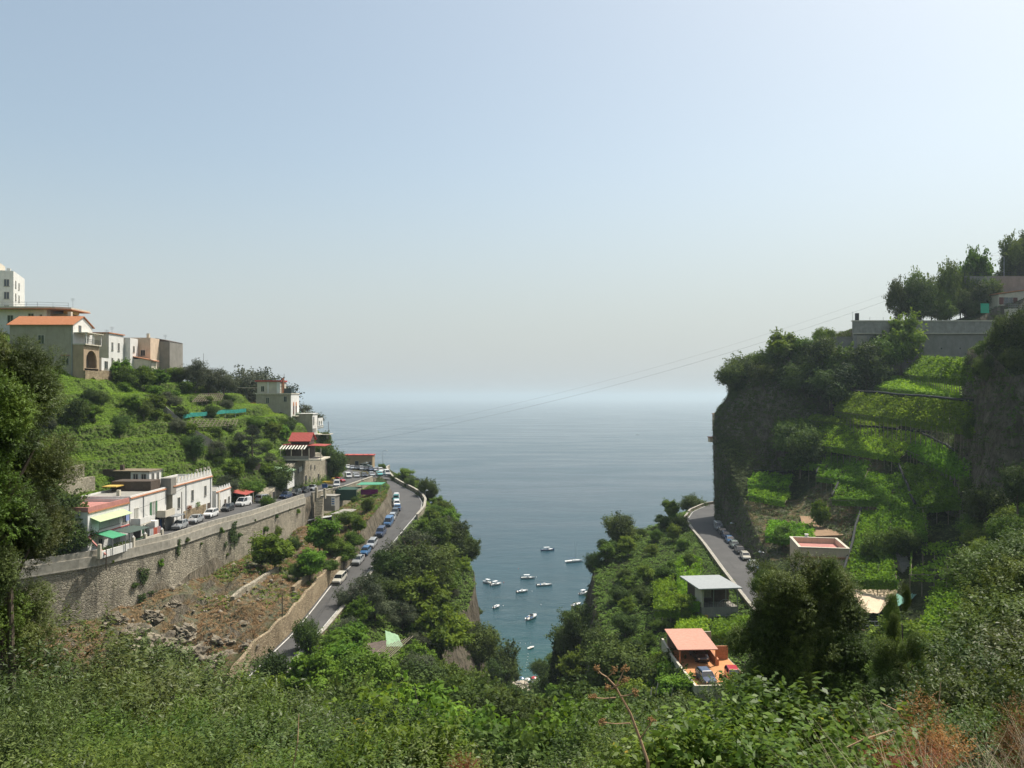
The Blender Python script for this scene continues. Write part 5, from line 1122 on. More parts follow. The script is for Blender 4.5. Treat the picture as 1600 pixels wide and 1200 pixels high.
# lower terrace structures between the two roads
h = B('kiosk', 'grey kiosk with white board of blue marks below the street', 'kiosk', -43.4, 196, -28.0, -8)
h.walls(-3.6, 0, 0, 3.2, 0, 3.6, GREYP); h.box('sign_board', -.9, .06, -.12, -.02, 1.3, 3.5, WHITEP)
bp_ = MB()
for k in range(3): bp_.box(-.75, -.1, -.15, -.125, 1.7 + k * .55, 1.95 + k * .55)
sb = bp_.build('sign_marks', BLUEP, h.r); h.box('roof', -3.8, .2, -.2, 3.4, 3.62, 3.75, CONC)
h = B('canopy', 'pale grey sheet canopy below the kiosk', 'canopy', -42.2, 188, -30.4, -8)
MB().extr([(-6.2, 1.2), (0, 2.3), (0, 2.22), (-6.2, 1.12)], 'y', 0, 6).build('sheet', plain('grey_sheet', (.42, .43, .42), .7), h.r)
for x, y in ((-6, .1), (-.1, .1), (-.1, 5.8), (-6, 5.8)): h.box('post', x - .06, x + .06, y, y + .12, -1.5, 1.2 if x < -3 else 2.2, METAL)
h = B('small_building', 'small concrete store with rubble on its roof', 'building', -39.2, 187, -31.0, -8)
h.walls(-3, 0, 0, 8, -2, 3.4, CREAM); h.box('roof', -3.2, .3, -.3, 8.3, 3.42, 3.6, CONC); h.win('S', 0, -1.6, 0, .8, 2.0, None, 'door', DARKIN, None, False, False)
h.box('lower_slab', .1, 2.6, -1.6, 3.2, .6, .85, CREAM)
h = B('pavilion', 'garden pavilion under a bright green net beside the hairpin', 'pavilion', -33.6, 212, -25.8, 8)
MB().prism([(-7.5, 0), (-1.0, 0), (0, 5.5), (-6.5, 6.5)], 2.5, 2.58).build('net_roof', plain('green_net', (.06, .26, .16), .85), h.r)
for x, y in ((-7.3, .1), (-1.2, .1), (-.2, 5.3), (-6.4, 6.2)): h.box('post', x - .05, x + .05, y, y + .1, -.8, 2.5, METAL)
h.box('counter', -6.5, -2, 2, 3, -.3, 1.0, plain('magenta_blooms', (.36, .03, .20), .9, 0, .5, 8))
h = B('pavilion', 'dark green netted shelter next to the green net pavilion', 'pavilion', -40.2, 207, -27.0, 2)
MB().prism([(-5.5, 0), (0, 0), (.5, 6.5), (-4.5, 7)], 2.9, 2.98).build('net_roof', plain('dark_green_net', (.02, .06, .04), .9), h.r)
MB().box(-5.4, -.1, .02, .08, .2, 2.88).build('net_side', MATS['dark_green_net'], h.r)
for x, y in ((-5.4, .1), (-.1, .1), (.3, 6.2), (-4.4, 6.6)): h.box('post', x - .05, x + .05, y, y + .1, -.8, 2.89, METAL)
# stone steps down from the street
st_ = empty('stone_steps', (-48.2, 189, -24.4), R(-6), 'worn stone steps going down from a pair of gate piers by the street', 'steps')
mb = MB()
for k in range(18): mb.box(.3 + k * .12, 2.1 + k * .12, 5 - k * .42 - .42, 5 - k * .42, -7, -.0 - k * .33)
mb.build('flight', paleston, st_); MB().box(-.2, .3, 5.2, 5.9, -.3, 2.4).build('gate_pier', TAN, st_); MB().box(1.9, 2.4, 5.2, 5.9, -.3, 2.2).build('gate_pier', TAN, st_)

# dry stone and field walls on the left hillside
def wall_px(label, pts, hgt, th, mat, name='field_wall', cap=None, grp=None, down=1.2, lift=0):
    P = [hit(px, py, lift) for px, py in pts]; path = []
    Q = []
    for a, c_ in zip(P[:-1], P[1:]):
        n = max(1, int((c_ - a).length / 2)); Q += [a.lerp(c_, k / n) for k in range(n)]
    Q.append(P[-1])
    gz = [ground(q.x, q.y) for q in Q]
    return wallthing(name, label, [(q.x, q.y) for q in Q], [g + hgt for g in gz], [g - down for g in gz], th, mat, cap, group=grp)
wall_px('long grey field wall running down between the grass terraces and the trellises', [(250, 636), (262, 648), (285, 668), (305, 682), (330, 697), (345, 712)], 1.5, .35, GREYP)
wall_px('rough stone wall below the lowest grass terrace', [(92, 752), (112, 745), (128, 742)], 1.8, .5, wallstone)
wall_px('pale stone wall behind the pink roofed house', [(88, 770), (110, 762), (135, 757), (145, 756)], 1.3, .5, paleston)
wall_px('brown sloping wall beside the tall dark pine', [(366, 708), (385, 724), (405, 735)], 1.6, .4, plain('brown_wall', (.09, .07, .055), .9))
wall_px('dry stone ledge wall in the middle of the brown slope', [(360, 940), (390, 918), (410, 905), (430, 893)], .8, .7, paleston, down=2)
wall_px('short rubble wall above the lower road near the parked cars', [(455, 925), (475, 908), (500, 897)], .9, .6, ochre, down=2)
ln = empty('net_fence', (0, 0, 0), 0, 'strip of turquoise netting across the hillside above the trellises', 'fence')
Q = [hit(px, py, .8) for px, py in ((286, 651), (300, 648), (318, 647), (335, 645), (352, 643), (368, 643), (384, 641))]
MB().sweep(Q, [(-.1, -.45), (-.1, .45), (.1, .45), (.1, -.45)]).build('netting', plain('turquoise_net', (.02, .24, .19), .8, 0, .5, 2), ln)
for q in Q: MB().tube([q - Vector((0, 0, 1.6)), q + Vector((0, 0, .5))], .05, 5).build('post', METAL, ln)
# ------------------------------------------------------------------ right hand side buildings
h = B('flat_roofed_building', 'peach flat roofed building with sunken pink roof terrace above the road', 'building', 58.0, 137.6, -33.6, -11)
h.walls(-8.2, 0, 0, 10.5, -2, 6.4, PEACH, parapet=.95, pt=.35, floor=PINKP); h.rim(-8.2, 0, 0, 10.5, 7.36, CREAM, .12, .16, .36)
mb = MB()
for k in range(27): mb.box(-8.1 + k * .3, -7.95 + k * .3, -.14, -.005, 5.55, 5.75)
mb.build('dentils', TERRA, h.r); h.box('tile_course', -8.3, .1, -.22, -.005, 5.8, 5.92, TERRA)
h.box('garage_opening', -6.8, -1.2, -.05, .02, 0, 4.6, plain('orange_plaster', (.40, .26, .13), .85))
for u, z_ in ((1.5, 1.6), (4.8, 1.6)): h.win('W', -8.2, u, z_, 1.0, 2.9)
h.win('S', 0, -7.5, 2.2, .9, 1.6)
mb = MB().lathe([(.25, 0), (.4, .3), (.25, .9), (.4, 1.0)], 10, (-5.2, 10.9, 7.0)); mb.build('urn', WHITEP, h.r)
h = B('grey_roofed_kiosk', 'open fronted kiosk with flat pale grey sheet roof beside the coast road', 'kiosk', 37.4, 132.4, -37.2, 7)
MB().prism([(-6.9, -.6), (.5, -.6), (.3, 9.0), (-6.9, 9.0)], 5.55, 5.75).build('roof', plain('pale_sheet_roof', (.30, .32, .315), .55, .1, .1), h.r)
h.walls(-6.2, 0, 0, 7.8, -2, 2.5, GREYP); h.walls(-6.0, -.2, 3.4, 7.6, 2.53, 5.5, BROWNW, 'upper_room')
MB().box(-6.2, -5.9, .05, 3.3, 2.52, 5.5).build('side_wall', CREAM, h.r)
for x in (-6.15, -4.2, -2.1, -.1): h.box('post', x, x + .1, .05, .15, 2.53, 5.5, METAL)
rail(MB(), [(-6.1, .1, 2.5), (0, .1, 2.5)], 1.0, .4, .02).build('railing', IRON, h.r)
mb = MB(); mb.tube([(-2.2 + 1.25 * math.cos(math.pi * k / 12), -.05, 2.6 + 1.15 * math.sin(math.pi * k / 12)) for k in range(13)], .035, 5)
for k in range(1, 6): mb.tube([(-2.2, -.05, 2.6), (-2.2 + 1.25 * math.cos(math.pi * k / 6), -.05, 2.6 + 1.15 * math.sin(math.pi * k / 6))], .02, 4)
mb.build('arched_grille', METAL, h.r); h.win('S', 3.4, -4.2, 3.3, 1.6, 1.2, None, 'window', CURT)
h.win('S', 0, -3.6, -1.6, 1.1, 2.6, None, 'door', DARKIN, None, False, False); h.box('yellow_awning_roll', -5.9, -5.3, -.45, -.01, -.6, 1.3, plain('yellow_cloth', (.6, .38, .04), .8))
h.win('S', 0, -1.4, -1.0, 1.6, 2.0, None, 'window', GREYP)

h = B('garage', 'garage terrace with pink tiled carport roof and orange paved deck', 'garage', 30.4, 97.2, -35.9, 3)
h.walls(-8.2, 0, 0, 17.0, -3.6, 0, TAN, name='base_wall', floor=None)
h.box('deck', -8.0, -.2, .2, 16.8, .01, .07, plain('orange_paving', (.50, .23, .09), .8, 0, .2, 1.2))
MB().extr([(0, 0), (0, .95), (11.5, .95), (16.9, 1.6), (16.9, 0)], 'x', -8.3, -8.02).build('side_parapet', CREAM, h.r)
h.box('front_parapet', -8.0, -2.0, -.02, .22, .08, .95, CREAM); h.box('back_wall', -7.6, -1.3, 16.3, 16.6, .08, 2.6, TAN)
MB().extr([(9.3, 2.35), (16.8, 2.95), (16.8, 2.85), (9.3, 2.25)], 'x', -7.9, -2.5).build('roof', PKTILE, h.r)
for x, y in ((-7.7, 9.5), (-2.8, 9.5)): h.box('post', x, x + .18, y, y + .18, .08, 2.22, TERRA)
MB().extr([(9.6, .08), (9.6, .9), (16.2, 1.6), (16.2, .08)], 'x', -2.6, -2.3).build('side_wall', TERRA, h.r)
h.box('fence_panel', -1.9, -.3, 12.0, 12.2, .08, 1.9, TERRA)
mb = MB()
for k in range(4): mb.tube([(-1.9 + k * .5, .4, .1), (-1.9 + k * .5, .4, 2.1)], .04, 4)
mb.tube([(-2.1, .4, 2.1), (.2, .4, 2.1)], .04, 4); mb.tube([(-2.1, .4, 2.1), (-1.2, 2.6, 2.9)], .05, 4); mb.build('trellis', BROWNW, h.r)
h.box('planter', -3.0, -2.2, .4, .8, .08, .7, CREAM)
gw = B('terrace_wall', 'grey stepped terrace with wooden poles left of the garage deck', 'wall', 21.6, 97.5, -38.6, 3)
gw.box('wall_panel', -5.2, 0, 0, .35, -3, .0, GREYP); gw.box('paving', -5.2, 0, .36, 4.6, -.4, -.15, CONC)
for x, y, d in ((-4.9, .5, .5), (-3.9, 2.5, .8), (-2.3, .5, .5), (-1.8, 3.0, .9)): MB().tube([(x, y, -.2), (x + d, y + .5, 2.9)], .07, 5).build('pole', CREAM, gw.r)

h = B('awning_house', 'large sand coloured awning with a sea green half over a terrace', 'awning', 0, 0, 0)
def sheet(parent, name, pts, mat, sag=.25, n=8, th=.05):
    a, b_, c_, d = [Vector(p) for p in pts]; vs = []
    for i in range(n + 1):
        for j in range(n + 1):
            u, v_ = i / n, j / n; p = (a * (1 - u) + b_ * u) * (1 - v_) + (d * (1 - u) + c_ * u) * v_
            p.z -= sag * 16 * u * (1 - u) * v_ * (1 - v_) + .05 * math.sin(u * 17 + v_ * 5); vs.append(p)
    m_ = n + 1; N_ = m_ * m_; vs2 = vs + [p - Vector((0, 0, th)) for p in vs]
    fs = [(i * m_ + j, (i + 1) * m_ + j, (i + 1) * m_ + j + 1, i * m_ + j + 1) for i in range(n) for j in range(n)]
    fs += [(N_ + i * m_ + j, N_ + i * m_ + j + 1, N_ + (i + 1) * m_ + j + 1, N_ + (i + 1) * m_ + j) for i in range(n) for j in range(n)]
    return MB().add(vs2, fs).build(name, mat, parent, smooth=True)
SAND = plain('sand_canvas', (.60, .47, .33), .85, 0, .12, 1.2, .15, (.42, .32, .22))
sheet(h.r, 'sand_canvas', [at(1350, 957, 117), at(1373, 958, 117), at(1395.7, 907, 133), at(1320, 905, 133)], SAND, .1)
sheet(h.r, 'sand_canvas', [at(1373.3, 958, 117), at(1402, 925, 122.5), at(1396.5, 907, 133), at(1395.8, 907, 133)], SAND)
sheet(h.r, 'green_canvas', [at(1403, 947, 119), at(1424, 936, 120), at(1432, 900, 133), at(1397, 907, 133)], plain('sea_green_canvas', (.13, .29, .23), .8, 0, .1))
sheet(h.r, 'green_canvas', [at(1424.4, 936, 120), at(1442, 918, 125), at(1441, 914, 130), at(1432.3, 900, 133)], MATS['sea_green_canvas'])
for px, py, Y in ((1350, 957, 117), (1403, 947, 119), (1373, 958, 117), (1320, 905, 133), (1397, 907, 133)):
    q = at(px, py, Y); MB().tube([q - Vector((0, 0, 3.8)), q], .06, 5).build('post', METAL, h.r)
q = at(1350, 985, 116)
wb = B('low_wall', 'reddish brown terrace below the sand coloured awning', 'terrace', q.x + 3.4, q.y, q.z, 0)
wb.box('base', -3.6, 0, 0, 3, -3, 0, plain('red_brown_paving', (.24, .13, .09), .85, 0, .25, 2)); rail(MB(), [(-3.5, .05, 0), (-.1, .05, 0)], 1.3, .8, .05).build('railing', METAL, wb.r)
q0, q1 = at(1428, 880, 135), at(1450, 905, 126)
sw = empty('stair_wall', q0, 0, 'pale slanting wall with capped top beside the garden steps', 'wall')
d = q1 - q0; MB().add([(0, 0, -3), (.35, 0, -3), (.35, 0, 0.8), (0, 0, .8), (d.x, d.y, d.z - 3), (d.x + .35, d.y, d.z - 3), (d.x + .35, d.y, d.z + .6), (d.x, d.y, d.z + .6)],
    [(0, 1, 2, 3), (4, 7, 6, 5), (0, 4, 5, 1), (3, 2, 6, 7), (0, 3, 7, 4), (1, 5, 6, 2)]).build('wall_panel', CREAM, sw)
MB().add([(-.05, 0, .81), (.4, 0, .81), (.4, 0, .95), (-.05, 0, .95), (d.x - .05, d.y, d.z + .61), (d.x + .4, d.y, d.z + .61), (d.x + .4, d.y, d.z + .76), (d.x - .05, d.y, d.z + .76)],
    [(0, 1, 2, 3), (4, 7, 6, 5), (0, 4, 5, 1), (3, 2, 6, 7), (0, 3, 7, 4), (1, 5, 6, 2)]).build('coping', WHITEP, sw)
q = at(1411, 896, 131); s2 = empty('garden_steps', q, R(-4), 'flight of dark garden steps left of the pale slanting wall', 'steps')
mb = MB()
for k in range(9): mb.box(0, 1.75, k * .38, k * .38 + .38, -2, k * .36)
mb.build('flight', CONC, s2)

# the flight of steps and its wall above the right hand road
pts = [(1211, 902, 150), (1209, 885, 156), (1204, 868, 162), (1198, 854, 168), (1192, 835, 174), (1186, 816, 180), (1179, 804, 185), (1172, 794, 190), (1163, 778, 197), (1154, 763, 204)]
Q = [at(*p) for p in pts]
st2 = empty('outdoor_steps', Q[0], 0, 'long stone stairway with ochre topped wall climbing above the parked cars', 'steps')
loc = [q - Q[0] for q in Q]
MB().sweep(loc, [(-.2, -6), (-.2, .05), (.25, .05), (.25, -6)]).build('side_wall', stone('roadside_stone', (.15, .13, .10), (.30, .26, .20), (.18, .16, .13), 1.8, .7, .6), st2)
MB().sweep(loc, [(-.28, .06), (-.28, .2), (.32, .2), (.32, .06)]).build('coping', plain('ochre_coping', (.46, .35, .20), .85, 0, .3, 3), st2)
mb = MB()
for a, c_ in zip(loc[:-1], loc[1:]):
    n = 9
    for k in range(n):
        p = a.lerp(c_, k / n); mb.box(p.x + .33, p.x + 1.7, p.y, p.y + (c_.y - a.y) / n, p.z - 1.6, p.z - .55 + (c_.z - a.z) / n)
mb.build('flight', CONC, st2)
for a, c_ in (((1158, 756, 206), (1182, 790, 196)), ((1162, 756, 207), (1178, 782, 199))):
    p, q_ = at(*a), at(*c_); MB().tube([p - Q[0], q_ - Q[0]], .09, 5).build('handrail', CREAM, st2)

# terrace with bare soil and its small tree
P4 = [at(1258, 838, 158), at(1318, 836, 158), at(1300, 808, 176), at(1250, 806, 176)]
MB().add(P4 + [p - Vector((0, 0, 1.5)) for p in P4], [(0, 1, 2, 3), (4, 5, 1, 0), (5, 6, 2, 1), (6, 7, 3, 2), (7, 4, 0, 3)])
sp_ = MB().add(P4 + [p - Vector((0, 0, 2.5)) for p in P4], [(0, 1, 2, 3), (4, 5, 1, 0), (5, 6, 2, 1), (6, 7, 3, 2), (7, 4, 0, 3)]).build('garden_plot', plain('bare_soil', (.27, .175, .10), .95, 0, .3, 1.5))
tag(sp_, kind='structure')

# buildings on top of the right cliff
h = B('long_terrace_building', 'long concrete terrace building with pale rim on top of the right cliff', 'building', 128.5, 213.6, 10.2, 0)
h.walls(-37.3, 0, 0, 5, -6, 6.6, GREYP); h.box('parapet', -37.6, .2, -.25, .2, 6.62, 9.9, CONC); h.box('coping', -37.8, .2, -.4, .4, 9.92, 10.2, CREAM)
h.box('ledge', -37.6, .2, -.5, -.26, 6.6, 6.8, CREAM)
h.box('recess', -36.4, -33.8, -.05, .02, 1.4, 6.0, TAN); h.box('pilaster', -37.5, -36.6, -.2, -.003, -6, 6.58, CONC); h.box('recess', -32.8, -25, -.05, .02, 3.4, 5.8, DARKIN)
for x in (-24, -19, -14, -9, -4): h.box('weep_hole', x, x + .35, -.03, -.003, 2.5, 2.9, DARKIN)
h.box('chimney', -36.4, -35.6, .5, 1.3, 9.0, 12.2, IRON)
for x in (-37.2, -32.6, -29.0): MB().tube([(x, .8, 9), (x, .8, 12.6 if x < -37 else 11.2)], .05, 5).build('rod', METAL, h.r)
h = B('small_outbuilding', 'low outbuilding with planted roof left of the long terrace building', 'building', 91.2, 214.4, 9.5, 0)
h.walls(-5.5, 0, 0, 4.5, -6, 6.4, GREYP); h.box('roof', -5.7, .1, -.2, 4.7, 6.42, 6.6, CONC)
fl = leaves(rng.uniform((-5.3, 0, 6.6), (-.2, 3, 8.2), (700, 3)), unit(700), .3, .2); link('foliage', npmesh('foliage', *fl, M_MID, rng.uniform(0, 1, 700)), h.r)
h = B('small_outbuilding', 'grey store wall half hidden in the trees on the right cliff top', 'building', 84.5, 212.2, 6.5, 0)
h.walls(-4.5, 0, 0, 3, -6, 5.4, GREYP); h.box('roof', -4.7, .2, -.2, 3.2, 5.42, 5.6, CONC)
h = B('hillside_house', 'cream house with dark red shuttered window at the top right', 'house', 150, 219, 19.5, 6)
h.walls(-18, 0, 0, 9, -3, 8.2, CREAM); h.box('lower_block', -17, 0, -2.6, -.01, -3, 4.2, CREAM)
MB().extr([(-18.6, 8.6), (.3, 11.2), (.3, 11.0), (-18.6, 8.35)], 'y', -.5, 9).build('roof', TERRA, h.r)
MB().extr([(-18, 8.21), (0, 8.21), (0, 10.9), (-18, 8.3)], 'y', 0, 8.9).build('gable', CREAM, h.r)
h.win('S', 0, -15.2, 5.6, 2.6, 1.9, plain('dark_red_shutter', (.12, .03, .025), .7)); h.win('S', -2.6, -14.5, .8, 2.4, 1.6, None, 'window', DARKIN); h.win('S', 0, -9.5, 4.6, 1.3, 3.0, None, 'door', DARKIN, None, False, False)
rail(MB(), [(-17, -2.5, 4.2), (0, -2.5, 4.2)], 1.1, .6, .03).build('railing', METAL, h.r)
o = MB().box(0, 2.2, 0, .2, 0, 2.6).build('tarpaulin', plain('vivid_green_net', (.02, .36, .22), .7)); o.location = (126.5, 215.8, 22.6); tag(o, 'vivid green sheet hanging under the trees beside the cream house', 'tarpaulin')
# the wall and railing carrying the upper lane at the top right
h = B('lane_wall', 'dark hedge covered wall of the lane above the cream house', 'wall', 156, 226, 28.5, 0)
h.box('wall_panel', -28, 0, 0, .6, -9, 5.6, GREYP); rail(MB(), [(-28, .3, 5.6), (0, .3, 5.6)], 1.1, 1.5, .05).build('railing', IRON, h.r)
# small roofs on the far edge of the cliff
h = B('cliff_hut', 'tiny pink walled hut perched on the far cliff edge', 'hut', 56.9, 219.5, -6.4, 0)
h.walls(-1.2, .8, 0, 3, -3, 1.7, PEACH); h.box('roof', -1.35, .9, -.2, 3.2, 1.72, 1.85, TERRA)
h = B('cliff_terrace', 'small pink tiled terrace jutting from the cliff edge', 'terrace', 53.9, 213.5, -11.2, 0)
h.walls(-1.0, 1.5, 0, 2.4, -.9, .35, PEACH); h.box('roof', -1.25, 1.6, -.3, 2.6, .37, .5, PINKP)

# ------------------------------------------------------------------ vine pergolas
POLE = plain('weathered_pole', (.24, .20, .145), .9, 0, .3, 3); BLACKNET = plain('black_net', (.014, .018, .017), .85)
def pergola(label, c4, h=2.0, dens=13, net=1, bare=0.0, seed=0, thick=.55, group='vine pergolas on the right terraces', mat=None, Ys=None):
    g = np.random.default_rng(500 + seed); C = []
    for i, (px, py) in enumerate(c4):
        q = at(px, py, Ys[i]) if Ys else hit(px, py, h * (1.75 if i < 2 else .55))
        C.append(q)
    NL, NRt, FR, FL = C; o0 = (NL + NRt) / 2; root = empty('vine_pergola', o0, 0, label, 'pergola', group)
    NL, NRt, FR, FL = [q - o0 for q in C]; area = ((NRt - NL).cross(FL - NL).length + (NRt - FR).cross(FL - FR).length) / 2
    n = int(min(16000, area * dens * 2.4)); u = g.uniform(0, 1, (n, 1)) ** .95; v_ = g.uniform(0, 1, (n, 1))
    A_ = [np.array(q) for q in (NL, NRt, FR, FL)]
    P = (A_[0] * (1 - u) + A_[1] * u) * (1 - v_) + (A_[3] * (1 - u) + A_[2] * u) * v_
    wv = fbm(P * .55 + seed, 3, seed) + .28 * np.sin(u[:, 0] * (NRt - NL).length * 2.6 + seed + 2 * fbm(P * .3, 2, seed)); P[:, :2] += np.stack([fbm(P * .35 + 3, 2, seed), fbm(P * .35 + 8, 2, seed)], 1) * 1.0
    if bare: k_ = fbm(P * .3 + 9, 3, seed + 4) > (bare - .5); P, wv = P[k_], wv[k_]
    n = len(P); P[:, 2] += wv * .62 + g.uniform(-thick, .12, n); P[:, :2] += g.normal(size=(n, 2)) * .3
    m_ = n // 4; e = g.uniform(0, 1, (m_, 1)); E_ = A_[0] * (1 - e) + A_[1] * e; E_[:, 2] -= g.uniform(0, 1, m_) ** 1.5 * 1.5; E_[:, 1] -= g.uniform(0, .35, m_)
    e = g.uniform(0, 1, (m_ // 2, 1)); G_ = A_[0] * (1 - e) + A_[3] * e; G_[:, 2] -= g.uniform(0, 1, m_ // 2) * .9
    N1 = unit(n, g) * 1.0 + np.array([0, -.2, .7]); N2 = unit(m_, g) * .6 + np.array([-.2, -.8, .5]); N3 = unit(m_ // 2, g) * .6 + np.array([-.8, -.2, .5])
    tn = np.concatenate([np.clip(wv * 1.1 + .4, 0, 1) * .5, np.full(m_ + m_ // 2, .2)]) + .5 * g.uniform(0, 1, n + m_ + m_ // 2)
    Vv, Ff = leaves(np.concatenate([P, E_, G_]), np.concatenate([N1, N2, N3]), .40, .34, g)
    link('foliage', npmesh('foliage', Vv, Ff, mat or M_VINE, tn), root)
    W_ = (NRt - NL).length; D_ = (FL - NL).length
    nb_ = max(3, int(W_ / 2.2))
    for k in range(nb_ + 1):
        a = NL.lerp(NRt, k / nb_); f_ = FL.lerp(FR, k / nb_)
        MB().tube([a + Vector((0, 0, -h * 1.75 - 1.2)), a + Vector((0, 0, -.3))], .06, 5).build('post', POLE, root)
        MB().tube([a - Vector((0, .35, .55)), f_ - Vector((0, 0, .55))], .045, 4).build('beam', POLE, root)
    MB().tube([NL - Vector((.3, .12, .45)), NRt + Vector((.3, -.12, -.45))], .05, 4).build('beam', POLE, root)
    if net:
        a, c_ = (FL, FR) if net == 1 else ((NL, FL) if net == 2 else (FR, NRt)); K = 10; pts = []
        for k in range(K + 1):
            q = a.lerp(c_, k / K); q.z += .30 + .1 * math.sin(k * 1.7 + seed); q.y += .2 * math.sin(k * 1.1); pts.append(q)
        MB().tube(pts, .24, 7).build('rolled_net', BLACKNET, root, smooth=True)
    return root
PG = [
 ('highest vine pergola under the long terrace building', [(1412, 583), (1522, 592), (1520, 560), (1440, 556)], 2, 13, 0, 0),
 ('second highest vine pergola with rolled net above the middle terraces', [(1366, 603), (1500, 618), (1494, 590), (1385, 587)], 2, 13, 0, 0),
 ('broad vine pergola in the middle of the right terraces', [(1304, 640), (1522, 668), (1522, 628), (1322, 611)], 2, 14, 1, 0),
 ('long vine pergola below the broad middle one', [(1254, 690), (1405, 712), (1452, 678), (1268, 658)], 2, 14, 1, 0),
 ('narrow vine pergola running right under the buttress', [(1418, 700), (1505, 740), (1512, 715), (1440, 678)], 2, 12, 1, .1),
 ('small vine pergola at the left end of the terraces', [(1238, 724), (1290, 726), (1300, 704), (1246, 699)], 2, 12, 1, .1),
 ('vine pergola stepping down in the centre left of the terraces', [(1275, 742), (1345, 752), (1362, 720), (1290, 708)], 2, 13, 2, 0),
 ('vine pergola with bare poles at its lower edge', [(1300, 778), (1385, 780), (1380, 738), (1318, 735)], 2, 13, 2, .05),
 ('wide sloping vine pergola beside the shaded buttress', [(1430, 790), (1500, 782), (1480, 728), (1402, 722)], 2, 14, 2, 0),
 ('long vine pergola falling towards the peach building', [(1316, 905), (1400, 905), (1386, 800), (1345, 796)], 2, 14, 2, 0),
 ('steep vine pergola between the long one and the buttress', [(1372, 838), (1448, 832), (1432, 742), (1376, 738)], 2, 14, 0, 0),
 ('upper small dark vine pergola above the road steps', [(1168, 755), (1232, 758), (1238, 740), (1178, 736)], 1.8, 11, 1, .15),
 ('lower small vine pergola above the road steps', [(1170, 772), (1226, 782), (1232, 766), (1180, 757)], 1.8, 11, 0, .15),
 ('vine pergola between the steps and the peach building', [(1196, 835), (1272, 842), (1268, 818), (1205, 812)], 2.2, 12, 0, .05),
 ('short vine pergola beside the rock under the long curved band', [(1452, 716), (1512, 742), (1516, 722), (1462, 700)], 2, 14, 0, 0),
 ('narrow curved vine band under the broad middle pergola', [(1262, 654), (1400, 668), (1405, 660), (1270, 646)], 1.6, 14, 0, 0),
 ('thin vine band at the foot of the second highest pergola', [(1296, 622), (1380, 628), (1388, 616), (1310, 612)], 1.6, 13, 0, 0),
 ('half bare pergola of grey poles beside the slanting wall', [(1422, 893), (1500, 893), (1495, 845), (1425, 848)], 2.2, 5, 0, .45),
]
for i, (lb, c4, hh_, dn, nt_, br_) in enumerate(PG): pergola(lb, c4, hh_, dn, nt_, br_, i)
for i, (lb, c4, dn) in enumerate([
 ('vine pergola on the shelf nearest the right cliff edge', [(1022, 950), (1062, 950), (1050, 888), (1022, 892)], 12),
 ('vine pergola left of the grey roofed kiosk', [(1060, 945), (1092, 940), (1095, 868), (1058, 868)], 12),
 ('vine pergola below and left of the grey roofed kiosk', [(1052, 1006), (1108, 1002), (1104, 958), (1060, 958)], 11),
 ('narrow vine pergola along the path below the kiosk', [(1000, 1090), (1060, 1090), (1052, 1020), (1010, 1020)], 9),
 ('vine pergola in front of the kiosk door', [(1110, 990), (1165, 985), (1170, 962), (1118, 966)], 11),
 ]): pergola(lb, c4, 1.8, dn, 0, .1, 40 + i, group='vine pergolas on the shelf below the coast road')
pergola('bright vine covered slope right of the sand coloured awning', [(1432, 992), (1512, 985), (1510, 898), (1462, 914)], 1.5, 14, 0, 0, 60, .9, 'vine pergolas on the right terraces')
# bare trellises on the left hillside
for i, (lb, c4) in enumerate([('bare grey pole trellis under the turquoise netting', [(290, 668), (368, 665), (372, 655), (300, 655)]),
    ('bare pole trellis higher on the left hillside', [(300, 628), (345, 626), (350, 615), (312, 616)])]):
    C = [hit(px, py, 1.5) for px, py in c4]; o0 = C[0]; r_ = empty('trellis', o0, 0, lb, 'trellis', 'bare trellises on the left hillside'); C = [q - o0 for q in C]
    for k in range(13): MB().tube([C[0].lerp(C[1], k / 12), C[3].lerp(C[2], k / 12)], .05, 4).build('pole', POLE, r_)
    for k in range(5): MB().tube([C[0].lerp(C[3], k / 4) + Vector((0, 0, .1)), C[1].lerp(C[2], k / 4) + Vector((0, 0, .1))], .05, 4).build('pole', POLE, r_)
    for k in range(7): q = C[0].lerp(C[1], k / 6); MB().tube([q - Vector((0, 0, 2)), q], .05, 4).build('post', POLE, r_)

# torn green net over poles among the left trees
nt0 = at(600, 1050, 112)
nr_ = empty('net_shelter', nt0, 0, 'torn pale green net over brown sticks among the trees below the lower road', 'shelter')
sheet(nr_, 'green_net', [at(572, 1056, 110) - nt0, at(592, 1060, 110) - nt0, at(602, 1036, 115) - nt0, at(580, 1030, 115) - nt0], plain('pale_green_net', (.22, .34, .20), .9, 0, .2, 2), .2)
sheet(nr_, 'green_net', [at(604, 1010, 119) - nt0, at(630, 1010, 119) - nt0, at(622, 992, 124) - nt0, at(602, 985, 124) - nt0], MATS['pale_green_net'], .2)
sheet(nr_, 'brown_mat', [at(556, 1040, 112) - nt0, at(600, 1034, 114) - nt0, at(604, 1000, 121) - nt0, at(575, 1005, 121) - nt0], plain('dry_sticks', (.13, .10, .08), .95, 0, .5, 5), .3)
for k in range(9):
    a = at(558 + k * 6, 1046 - k * 2, 111) - nt0; MB().tube([a, a + Vector((2.6, 7.5, 1.0))], .05, 4).build('stick', POLE, nr_)

for k in range(7):
    plant('bushy', 21.6 - .1 * (k % 2), 97.5 + k * 2.4, 3.4 + .5 * (k % 3), -39.4, 'bushes along the garage wall', var=(0, 1, 2)[k % 3], wide=.8, look='tall bush against the cream garage wall')
for k in range(5): plant('bushy', 24 + k * 1.7, 95.6 - .4 * (k % 2), 3.0 + .4 * (k % 2), -40.2, 'bushes along the garage wall', var=(1, 0, 2)[k % 3], wide=.9, look='bush in front of the garage terrace')
